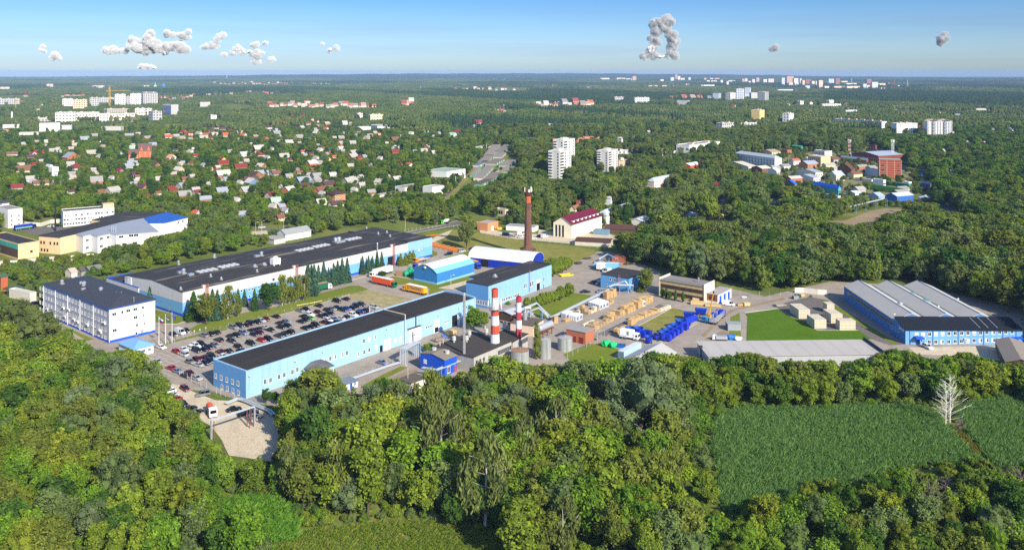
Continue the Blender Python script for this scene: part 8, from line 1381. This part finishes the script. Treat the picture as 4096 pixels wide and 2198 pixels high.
for t in 'd1960,235,100 d2030,205,95 e150,760,635 e192,752,605 e238,738,595 e285,722,590 e332,708,582 e388,695,528 e455,655,545 e490,655,492'.split():x,y,y2=t.split(',');mtree('ball',f'{x},{y}',f'{x},{y2}','yellow green','clipped round willow in the row on the lawn by the pipeline',.95,group='clipped willows, lower row')
for t in 'e1515,662,545 e1560,672,555 e1600,688,590 e1665,698,582 e1745,712,600'.split():x,y,y2=t.split(',');mtree('column',f'{x},{y}',f'{x},{y2}','dark green','dark clipped shrub along the beige office',2.2,'clipped_shrub','shrubs along the beige office')
for i,t in enumerate('c830,505 c905,490 h1075,520 h1560,650 f1780,515 f840,500 e780,1130'.split()):mtree('bush',t,t[0]+t[1:].split(',')[0]+','+str(float(t.split(',')[1])-28),'bright green',('small bush at the blue foot of the hall','low bush by the hall corner','bush on the fence line by the long building','bush against the long blue building','bush by the waste containers','bush beside the brick garage','bush at the fence by the transformer house')[i])
def bare_tree(label,base,top,mat,n=16,spread=.3,seed=1,name='dead_tree'):
    p=G(base);H=hgt(base,top);r=random.Random(seed);t=thing(name,label,'tree',p);b=MB();b.tube((0,0,-.2),(.2,.1,H*.55),.2,.13);b.tube((.2,.1,H*.55),(.1,.2,H),.13,.03);b.build('trunk',mat,t);b=MB()
    for i in range(n):
        z=H*(.15+.8*i/n);a=r.uniform(0,6.28);l=H*spread*(1.1-.7*i/n)*r.uniform(.6,1.1);q=Vector((.2*z/H,.1,z));e=q+Vector((math.cos(a)*l,math.sin(a)*l,l*r.uniform(.3,.9)));b.tube(q,e,.06,.025,4)
        for j in range(4):a2=a+r.uniform(-1,1);m_=q.lerp(e,r.uniform(.3,1));l2=l*r.uniform(.25,.5);b.tube(m_,m_+Vector((math.cos(a2)*l2,math.sin(a2)*l2,l2*r.uniform(.2,.9))),.03,.012,4)
    b.build('branch',mat,t)
WB=M('white_deadwood',(216,210,200),.8,.15,2)
bare_tree('white dead birch standing between the two reed beds','u1195,310','u1192,135',WB,34,.3,2);bare_tree('second white dead birch with forked top between the reed beds','u1212,306','u1238,102',WB,40,.34,3);bare_tree('bare white tree in the wood at the right edge','v875,625','v880,420',WB,14,.14,4);bare_tree('taller bare white tree in the wood at the right edge','v912,610','v915,400',WB,14,.16,5)
for b_,t_,l_ in(('P2340,2125','P2340,2030','bare grey brown bush at the bottom meadow'),('P3720,2090','P3720,1945','large bare grey bush in the lower right'),('P3780,2000','P3780,1920','smaller bare grey bush in the lower right'),('P4080,1980','P4080,1890','bare bush at the lower right edge'),('u1250,330','u1250,285','low bare shrub at the foot of the dead birches')):bare_tree(l_,b_,t_,M('grey_twigs',(120,108,100),.9,.2,2),34,.75,hash_(l_),'bare_bush')
CLEAR=[PX(t)for t in('P100,1300 P150,1235 P480,1100 P1470,900 P1560,880 P1720,905 P1870,880 r735,1160 r700,1180 P1600,885 P1500,905 P1900,850 r1320,1200 P2030,900 p420,770 p1260,700 p1320,820 P2490,985 P2440,1062 P2650,1062 P2640,1100 P2930,1140 P3080,1175 P3250,1155 P3310,1130 P3700,1140 P4150,1290 P4150,1400 P3650,1412 P3550,1435 P2830,1436 P2600,1436 P2450,1440 P2080,1470 P1900,1500 P1560,1560 P1500,1590 P1340,1560 P1110,1600 P985,1605 P845,1555 P690,1540 P560,1440 P380,1405 P250,1370',
    'h440,500 h470,640 h520,720 h600,770 h700,850 h800,900 h930,960 h980,1040 h1050,1130 h1110,1220 h1150,1300 h1300,1320 h1650,1350 h1740,1300 h1690,1200 h1690,960 h1620,880 h1450,770 h1240,690 h1000,600 h760,480 h600,420','P2850,1700 P2905,1650 P2990,1637 P3100,1640 P3270,1640 P3400,1625 P3650,1625 P3740,1640 P3850,1610 P4150,1600 P4150,1850 P3950,1880 P3880,1840 P3560,1870 P3480,1905 P3350,1960 P3200,1965 P3130,2030 P2900,2055 P2868,1990 P2880,1900 P2850,1810','P1130,2130 P1500,2085 P1700,2075 P1950,2110 P2050,2140 P2080,2300 P1100,2300','P890,2010 P960,1985 P1100,1995 P1190,2050 P1180,2160 P1050,2170 P900,2130',
    'r540,920 r700,760 r850,600 r1180,200 r1230,120 r1260,150 r1200,260 r1400,255 r1350,400 r1470,440 r1460,520 r1250,540 r1140,700 r980,720 r900,680 r720,800 r600,900','n-100,1300 n0,1100 n-50,900 n130,820 n700,760 n840,850 n1640,760 n2075,850 n1800,960 n1100,1140 n1040,1200 n500,1260','q850,330 q1000,285 q1560,275 q1760,190 q1900,280 q2110,390 q2200,480 q2380,600 q2420,660 q2420,820 q2200,820 q1700,790 q1450,790 q1100,740 q900,660 q640,520 q480,490 q350,440 q380,330 q700,290','q1310,990 q1480,970 q1640,915 q1760,870 q1900,850 q2100,850 q2090,900 q1850,930 q1830,1020 q1650,1020 q1560,1050 q1460,1010','o560,860 o560,945 o730,950 o780,880 o1010,905 o1060,840 o740,820','v420,190 v500,195 v560,240 v480,245 v430,230','q2240,400 q2290,390 q2330,520 q2300,560 q2250,520',
    'j200,470 j330,455 j620,470 j640,520 j520,560 j240,545','k1130,520 k1300,515 k1270,575 k1180,570','k870,330 k880,300 k1500,296 k1500,320','a0,280 a60,300 a250,420 a420,560 a420,640 a250,640 a0,520')]
FT=[(-100,1240),(0,1240),(60,1225),(130,1250),(200,1250),(250,1300),(300,1350),(350,1375),(420,1408),(480,1395),(560,1405),(600,1435),(650,1500),(690,1545),(720,1610),(780,1680),(850,1770),(890,1815),(920,1838),(1105,1838),(1120,1720),(1111,1620),(1150,1560),(1180,1490),(1210,1464),(1290,1464),(1340,1475),(1370,1540),(1400,1575),(1480,1565),(1500,1530),(1535,1510),(1620,1512),(1640,1560),(1690,1590),(1710,1540),(1740,1482),(1790,1495),(1830,1505),(1880,1478),(1920,1442),(1960,1430),(2010,1420),(2050,1440),(2090,1455),(2150,1460),(2260,1455),(2330,1432),(2400,1447),(2540,1432),(2600,1410),(2640,1402),(2720,1422),(2850,1425),(3000,1408),(3100,1432),(3150,1442),(3400,1442),(3500,1425),(3560,1392),(3640,1402),(3700,1432),(3800,1422),(3850,1402),(3950,1432),(4000,1452),(4200,1442)]
RB=[(2780,1600),(2860,2060),(2960,2080),(3000,1985),(3065,1976),(3150,1990),(3200,1945),(3240,1905),(3300,1902),(3400,1917),(3480,1902),(3560,1867),(3640,1872),(3720,1892),(3800,1842),(3880,1822),(3960,1837),(4020,1882),(4096,1852),(4300,1850)]
def line(pl,x):
    for(x0,y0),(x1,y1)in zip(pl,pl[1:]):
        if x0<=x<=x1:return y0+(y1-y0)*(x-x0)/(x1-x0)
    return pl[-1][1]
for poly in CLEAR[5:7]+CLEAR[8:12]+CLEAR[13:]:
    xs_=[p[0]for p in poly];x=min(xs_)
    while x<max(xs_):
        ys_=[y0+(y1-y0)*(x+6-x0)/(x1-x0)for(x0,y0),(x1,y1)in zip(poly,poly[1:]+poly[:1])if(x0>x+6)!=(x1>x+6)]
        if len(ys_)>1:a,e=min(ys_),max(ys_);GUARD.append((x,x+12,a,e-.2*(e-a),CH*F/((a+e)/2-YH)))
        x+=12
GA=np.array(GUARD)
def limit(x,y,Y,h,r):
    """greatest height that keeps the facades behind open"""
    k=F/Y;m=(GA[:,4]>Y+2)&(GA[:,1]>x-r*k*.75)&(GA[:,0]<x+r*k*.75)&(GA[:,3]<y)&(GA[:,2]<y)
    if m.any():h=min(h,(y-GA[m,3].max())/k)
    return h
FA=np.array([(o.x,o.y,ex.x,ex.y,W,D)for o,ex,ey,W,D in FOOT])
def onfoot(X,Y,mg):
    dx,dy=X-FA[:,0],Y-FA[:,1];u=dx*FA[:,2]+dy*FA[:,3];v=-dx*FA[:,3]+dy*FA[:,2]
    return bool(((u>-mg)&(u<FA[:,4]+mg)&(v>-mg)&(v<FA[:,5]+mg)).any())
BIG=[(o.location.x,o.location.y)for o in THINGS if o['category']=='tree']
KEEP=[(px('c0,0'),0)]
PAL={'front':['yellow green','olive green','bright green','yellow green','dark green','golden','olive green','lime','grey green'],'mid':['olive green','yellow green','bright green','brown green','dark green','grey green'],'wood':['olive green','dark green','brown green','olive green','grey green','yellow green','deep green','brown green'],'garden':['bright green','olive green','dark green','deep green','yellow green','olive green','bright green'],'right':['dark green','deep green','dark green','olive green','bright green']}
def zone(x,y):
    """zone, spacing, height range, species"""
    if y>1385 and not(x>3050 and y<1450):
        if x<960:return 'front',6.3,(6,12),'broad broad broad willow broad tall'
        if x>2700 and y<1680:return 'front',5.8,(7,11.5),'broad broad tall broad willow'
        if x>2750:return 'front',5.4,(5,9),'willow broad broad bush'
        return 'front',6.7,(8,16),'broad tall broad birch broad willow'
    if x<620 and y>1050:return 'mid',5.5,(4,7),'bush broad broad'
    if y>820 and x>2440:return 'wood',6.2,(11,17),'tall broad tall broad tall birch willow'
    if y>860:return 'mid',6.2,(7,12),'broad tall broad birch'
    if x<1950 and y>480:return 'garden',7.0,(4.5,11.5),'broad broad tall broad birch'
    if x>3500 and y>520:return 'right',7.4,(8,14),'broad broad broad tall'
    if x>2000 and y<560:return 'wood',8.0,(12,18),'tall tall broad tall birch'
    return 'wood',7.2,(9,15),'broad tall broad tall broad birch'
cand=[];Y=184.0;rt=random.Random(11)
while Y<1450:
    hw=(2048/F)*Y+14;x=-hw;yp=YH+CH*F/Y;step=6
    while x<hw:
        sx_=2048+x*F/Y;zn,spc,hr,spn=zone(sx_,yp);step=spc*(.75 if Y<330 else .8 if Y<700 else 1.0)
        X_,Y_=x+rt.uniform(-.42,.42)*spc,Y+rt.uniform(-.42,.42)*spc;x+=spc;sx_,sy=pr((X_,Y_,0))
        if any(inpoly(sx_,sy,c)for i_,c in enumerate(CLEAR)if i_!=7 or rt.random()>.4)or onfoot(X_,Y_,1.8):continue
        if Y_<420 and any((X_-a)**2+(Y_-b_)**2<9 for a,b_ in BIG):continue
        h=rt.uniform(*hr)*(.45 if inpoly(sx_,sy,CLEAR[7])else 1)*(1.25 if rt.random()<.12 and zn!='mid' else 1);sp_=rt.choice(spn.split());k=F/Y_
        if sy>1385:
            tl_=line(FT,sx_)
            if sx_>2790 and sy>1660:tl_=max(tl_,line(RB,sx_))
            rr=.28*h*k;tl_=max(tl_,line(FT,sx_-rr)-60,line(FT,sx_+rr)-60)if not(sx_>2790 and sy>1660)else tl_
            h=min(h,(sy-tl_)/k)
        else:h=limit(sx_,sy,Y_,h,.33*h)
        if h<2.2:continue
        if h<4.2:sp_='bush'
        col=rt.choice(PAL[zn]);wd=rt.uniform(.95,1.25)if sp_ in('broad','willow')else rt.uniform(1.25,1.7)if sp_=='tall' else rt.uniform(1.3,1.6)if sp_=='birch' else 1
        if sp_=='birch':col=rt.choice(['brown green','olive green','olive green'])
        if sp_=='willow' and rt.random()<.5:col=rt.choice(['grey green','silver green'])
        if h<6.5 and sp_ in('broad','willow'):wd *= 1.2
        cand.append((h*k,X_,Y_,h,sp_,col,wd,zn))
    Y+=(6.0 if Y<420 else 6.8)*(1 if Y<700 else 1.12)
cand.sort(key=lambda c:-c[0])
LM=[(60,1420,'at the left edge below the office block'),(330,1500,'below the office drive'),(560,1620,'left of the gate end of the car park'),(780,1850,'left of the sandy car park'),(150,1700,'in the left wood halfway down'),(420,1750,'in the left wood below the gatehouse'),(150,2000,'in the lower left corner'),(480,2000,'left of the tall marsh grass'),(760,2130,'below the tall marsh grass'),(1050,1930,'at the lower end of the sandy car park'),(1200,1800,'right of the sandy car park'),(1330,1640,'below the kiosk'),(1480,1800,'below the cream shed'),(1560,1960,'above the bottom meadow'),(1780,1780,'below the metal smokestack'),(1900,1600,'below the deep blue building'),(2080,1620,'below the striped smokestacks'),(2250,1560,'below the zinc tanks'),(2200,1850,'right of the large birches'),(2380,1720,'left of the huge willow'),(2250,2060,'right of the bottom meadow'),(2480,1950,'between the huge willow and the bare bush'),(2520,1560,'below the pale blue container'),(2720,1560,'below the corrugated shed'),(2700,1780,'right of the huge willow'),(2760,2000,'at the near left reed edge'),(2650,2150,'at the bottom middle edge'),(2950,1560,'below the left end of the grey shed'),(3250,1560,'below the middle of the grey shed'),(3520,1560,'below the right end of the grey shed'),(3750,1560,'below the blue office wing'),(3980,1560,'below the open barn'),(3100,2150,'below the golden tree'),(3350,2060,'along the near reed edge'),(3600,2000,'left of the large bare bush'),(3900,1980,'right of the large bare bush'),(3900,2150,'in the lower right corner'),(2560,1020,'behind the little blue building'),(2800,1050,'behind the beige office'),(3050,1080,'behind the dirt track'),(3300,1050,'left behind the three gable hall'),(3650,1050,'right behind the three gable hall'),(3980,1150,'beside the blue office wing')]
nI=0;stuffpts={};NMAX=268;order=['broad','tall','birch','willow','bush']
protos=[];off_={}
for s_ in order:off_[s_]=len(protos);protos+=[recolour(c[0],None)for c in SPEC[s_][2]]
for c in cand:
    sz,X_,Y_,h,sp_,col,wd,zn=c;kind='bush' if sp_=='bush' else 'tree'
    if nI<NMAX and kind=='tree':
        x,y=pr((X_,Y_,0));y-=h*F/Y_*.5;ph=min(LM,key=lambda l:(l[0]-x)**2+(l[1]-y)**2)[2];size='low' if h<6 else 'mid sized' if h<9 else 'tall' if h<13 else 'towering'
        plant(sp_,Vector((X_,Y_,0)),h,col,f'{size} {col} {SPEC[sp_][0].replace("_", " ")} {ph}',wd,group=f'trees {ph}');nI+=1
    else:stuffpts.setdefault(zn,[]).append(c)
PALM={}
allst=0
for zn,cs in stuffpts.items():
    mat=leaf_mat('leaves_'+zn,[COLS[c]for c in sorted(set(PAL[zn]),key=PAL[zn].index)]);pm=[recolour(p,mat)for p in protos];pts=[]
    for sz,X_,Y_,h,sp_,col,wd,z_ in cs:n_=len(SPEC[sp_][2]);pts.append((X_,Y_,0,rt.uniform(0,6.28),h/10*wd,h/10,off_[sp_]+rt.randrange(n_)))
    scatter({'front':'front_woodland','mid':'yard_edge_woodland','wood':'woodland','garden':'garden_woodland','right':'allotment_woodland'}[zn],{'front':'rest of the dense young wood in front','mid':'loose trees and bushes along the railway and road','wood':'mixed wood behind the factory','garden':'trees and bushes of the gardens','right':'round trees of the allotments on the right'}[zn],pm,pts);allst+=len(pts)
# undergrowth, reeds, grass
RP='P2850,1700 P2905,1650 P2990,1637 P3100,1640 P3270,1640 P3400,1627 P3650,1627 P3740,1650 P3780,1710 P3860,1790 P3930,1850 P3880,1850 P3560,1880 P3480,1915 P3350,1970 P3200,1975 P3130,2040 P2900,2060 P2868,1990 P2880,1900 P2850,1810';RP2='P3820,1650 P3900,1610 P4200,1600 P4200,1870 P3990,1870 P3940,1820 P3870,1730';RP_,RP2_=RP,RP2
ug=[];Y=184
while Y<340:
    x=-(2048/F)*Y-10
    while x<(2048/F)*Y+10:
        X_,Y_=x+rt.uniform(-1.3,1.3),Y+rt.uniform(-1.3,1.3);x+=2.9;sx_,sy=pr((X_,Y_,0))
        if sy<1400 or any(inpoly(sx_,sy,c)for c in CLEAR)or onfoot(X_,Y_,.5):continue
        tl_=line(FT,sx_);tl_=max(tl_,line(RB,sx_))if sx_>2790 and sy>1660 else tl_;h=min(rt.uniform(1.6,3.4),(sy-tl_)/(F/Y_))
        if h>.6:ug.append((X_,Y_,0,rt.uniform(0,6.28),h/10*1.1,h/10,rt.randrange(3)))
    Y+=2.9
for t in(RP_,RP2_):
    gp=[G(p)for p in t.split()]
    for a,e in zip(gp,gp[1:]+gp[:1]):
        for i in range(int((e-a).length/1.1)):q=a.lerp(e,rt.random());hh=rt.uniform(.5,1.7);ug.append((q.x+rt.gauss(0,1.6),q.y+rt.gauss(0,1.6),0,rt.uniform(0,6.28),hh/8,hh/10,rt.randrange(3)))
mu=leaf_mat('leaves_undergrowth',[COLS[c]for c in('yellow green','bright green','olive green','dark green','grey green')]);scatter('undergrowth','low shrubs and undergrowth between the front trees',[recolour(c[0],mu)for c in SPEC['bush'][2]],ug)
def tuft(n,h,r,w,seed,mat,lean=.3):
    r_=np.random.default_rng(seed);V=[];Fc=[];T=[]
    for i in range(n):
        a=r_.uniform(0,6.28);q=r_.uniform(0,r);x,y=math.cos(a)*q,math.sin(a)*q;b_=r_.uniform(0,6.28);l=r_.uniform(0,lean)*h;dx,dy=math.cos(b_),math.sin(b_);hh=h*r_.uniform(.6,1.1);k=len(V)
        V+=[(x-dy*w,y+dx*w,0),(x+dy*w,y-dx*w,0),(x+dx*l*.5+dy*w*.8,y+dy*l*.5-dx*w*.8,hh*.6),(x+dx*l*1.3,y+dy*l*1.3,hh),(x+dx*l*.5-dy*w*.8,y+dy*l*.5+dx*w*.8,hh*.6)];Fc.append((k,k+1,k+2,k+3,k+4));T.append(r_.random())
    me=bpy.data.meshes.new('tuft');me.from_pydata(V,[],Fc);me.materials.append(mat);at=me.attributes.new('tint','FLOAT','FACE');at.data.foreach_set('value',T);return me
def grow(name,label,polys,pitch,mat,n,h,r,w,sc=(.7,1.3),zmul=None,lean=.3):
    pr_=[tuft(n,h,r,w,60+i,mat,lean)for i in range(3)];pts=[]
    for poly in polys:
        gp=[G('P%f,%f'%p)for p in PX(poly)];x0,x1,y0,y1=min(p.x for p in gp),max(p.x for p in gp),min(p.y for p in gp),max(p.y for p in gp);pp=[(p.x,p.y)for p in gp];y=y0
        while y<y1:
            x=x0
            while x<x1:
                X_,Y_=x+rt.uniform(-1.6,1.6)*pitch,y+rt.uniform(-1.6,1.6)*pitch;x+=pitch
                if inpoly(X_,Y_,pp):k=rt.uniform(*sc);pts.append((X_,Y_,0,rt.uniform(0,6.28),k,k*(zmul(X_,Y_)if zmul else 1),rt.randrange(3)))
            y+=pitch
    scatter(name,label,pr_,pts)
MUD=ground_mat('marsh_floor',(74,104,46),(88,116,56),(62,86,40),.05,.3,2);[sheets('marsh',.05,MUD,t)for t in(RP,RP2)]
grow('reed_bed','dense dark green reed bed filling the marsh',[RP,RP2],.75,leaf_mat('reed_leaves',[(112,150,84),(106,142,82),(120,154,90),(108,146,92)]),26,1.6,.8,.045,lean=.55)
BM='P1080,2150 P1300,2115 P1500,2090 P1700,2080 P1950,2112 P2060,2145 P2120,2290 P1060,2290';grow('meadow_grass','rough olive meadow grass at the bottom edge',[BM],.8,leaf_mat('meadow_leaves',[(116,142,52),(130,148,60),(104,134,48),(142,146,72)]),18,.8,.7,.035,lean=.9)
grow('marsh_grass','tall bright green marsh grass mound',['P870,2030 P960,1985 P1100,1995 P1195,2055 P1185,2165 P1050,2180 P890,2140'],.8,leaf_mat('marsh_leaves',[(104,150,56),(92,140,50),(120,160,66)]),22,1.5,.9,.05,lean=.9);grow('dry_sedge','strip of yellow brown sedge between the reed beds',['u1200,310 u1240,320 u1300,380 u1350,425 u1320,430 u1250,385 u1205,345'],.8,leaf_mat('sedge_leaves',[(140,132,62),(120,120,56)]),14,1.3,.7,.06)
# ---- woods of the plain: clumps of trees up to the horizon
def patch(seed,size,n,con,nper,lsz,mat,h0,core):
    r_=np.random.default_rng(seed);ls=[]
    for i in range(n):
        x,y=r_.uniform(-size/2,size/2,2);h=h0*r_.uniform(.7,1.2)
        if con:ls+=[(x,y,h*.3,2.1,h*.3),(x,y,h*.62,1.5,h*.25),(x,y,h*.88,.7,h*.14)]
        else:ls+=[(x,y,h*.55,h*.21,h*.36),(x+r_.uniform(-1.5,1.5),y+r_.uniform(-1.5,1.5),h*.78,h*.16,h*.2)]
    return cloudmesh('clump',ls,nper,lsz,r_,mat,core=core)
PB=[(88,110,54),(112,126,64),(76,100,50),(132,136,80),(98,116,60),(104,124,66)];PC=[(62,88,58),(70,96,62),(56,80,54),(80,104,66)]
mb_,mc_=leaf_mat('leaves_plain',PB,.2),leaf_mat('needles_plain',PC,.1)
pn=[patch(i,34,15,False,7,.8,mb_,14,.8)for i in range(3)]+[patch(9+i,34,17,True,9,.7,mc_,17,.75)for i in range(3)]
pf=[patch(20+i,110,95,False,0,1.0,mb_,15,.95)for i in range(3)]+[patch(30+i,110,110,True,0,1.0,mc_,17,.95)for i in range(3)]
def needle(sx_,X_,Y_):
    v=math.sin(X_*.004+1)+math.sin(Y_*.0022+X_*.0011)+math.sin(X_*.013+Y_*.009)*.5
    return v>(.9 if sx_<1100 else-.2 if sx_>3300 else .25)
for nm,lab,y0,y1,st,pp,hh in(('middle_woods','broad woods of the middle plain',1435,4300,30,pn,15),('far_woods','woods fading to blue up to the horizon',4250,10800,104,pf,15)):
    pts=[];Y=y0
    while Y<y1:
        x=-(2048/F)*Y-st
        while x<(2048/F)*Y+st:
            X_,Y_=x+rt.uniform(-.3,.3)*st,Y+rt.uniform(-.3,.3)*st;x+=st;sx_,sy=pr((X_,Y_,0))
            if any(inpoly(sx_,sy,c)for c in CLEAR)or(st<40 and onfoot(X_,Y_,9)):continue
            if st<40 and sx_<1000 and rt.random()<.18:continue
            if math.sin(X_*.0021+2)*math.sin(Y_*.0016+X_*.0007)+.45*math.sin(X_*.006+Y_*.004)>1.02:continue
            h=limit(sx_,sy,Y_,hh*1.1,st*.42)/hh
            if h<.22:continue
            if sx_<1500 and Y_<2600:h *= .8
            pts.append((X_,Y_,0,rt.uniform(0,6.28),rt.uniform(.9,1.1),min(h,rt.uniform(.8,1.15)),(3 if needle(sx_,X_,Y_)else 0)+rt.randrange(3)))
        Y+=st*(1.0 if st<40 else 1.15)
    scatter(nm,lab,pp,pts);allst+=len(pts)
uniq()
for o in THINGS:
    n_=len(re.findall(r"[A-Za-z0-9][A-Za-z0-9'-]*",o['label']))
    if n_>16 or n_<4:print('LABEL',n_,o['label'])
print('individual trees',N_TREE[0],'scattered',allst,'crates',NCR[0],'things',len(THINGS))
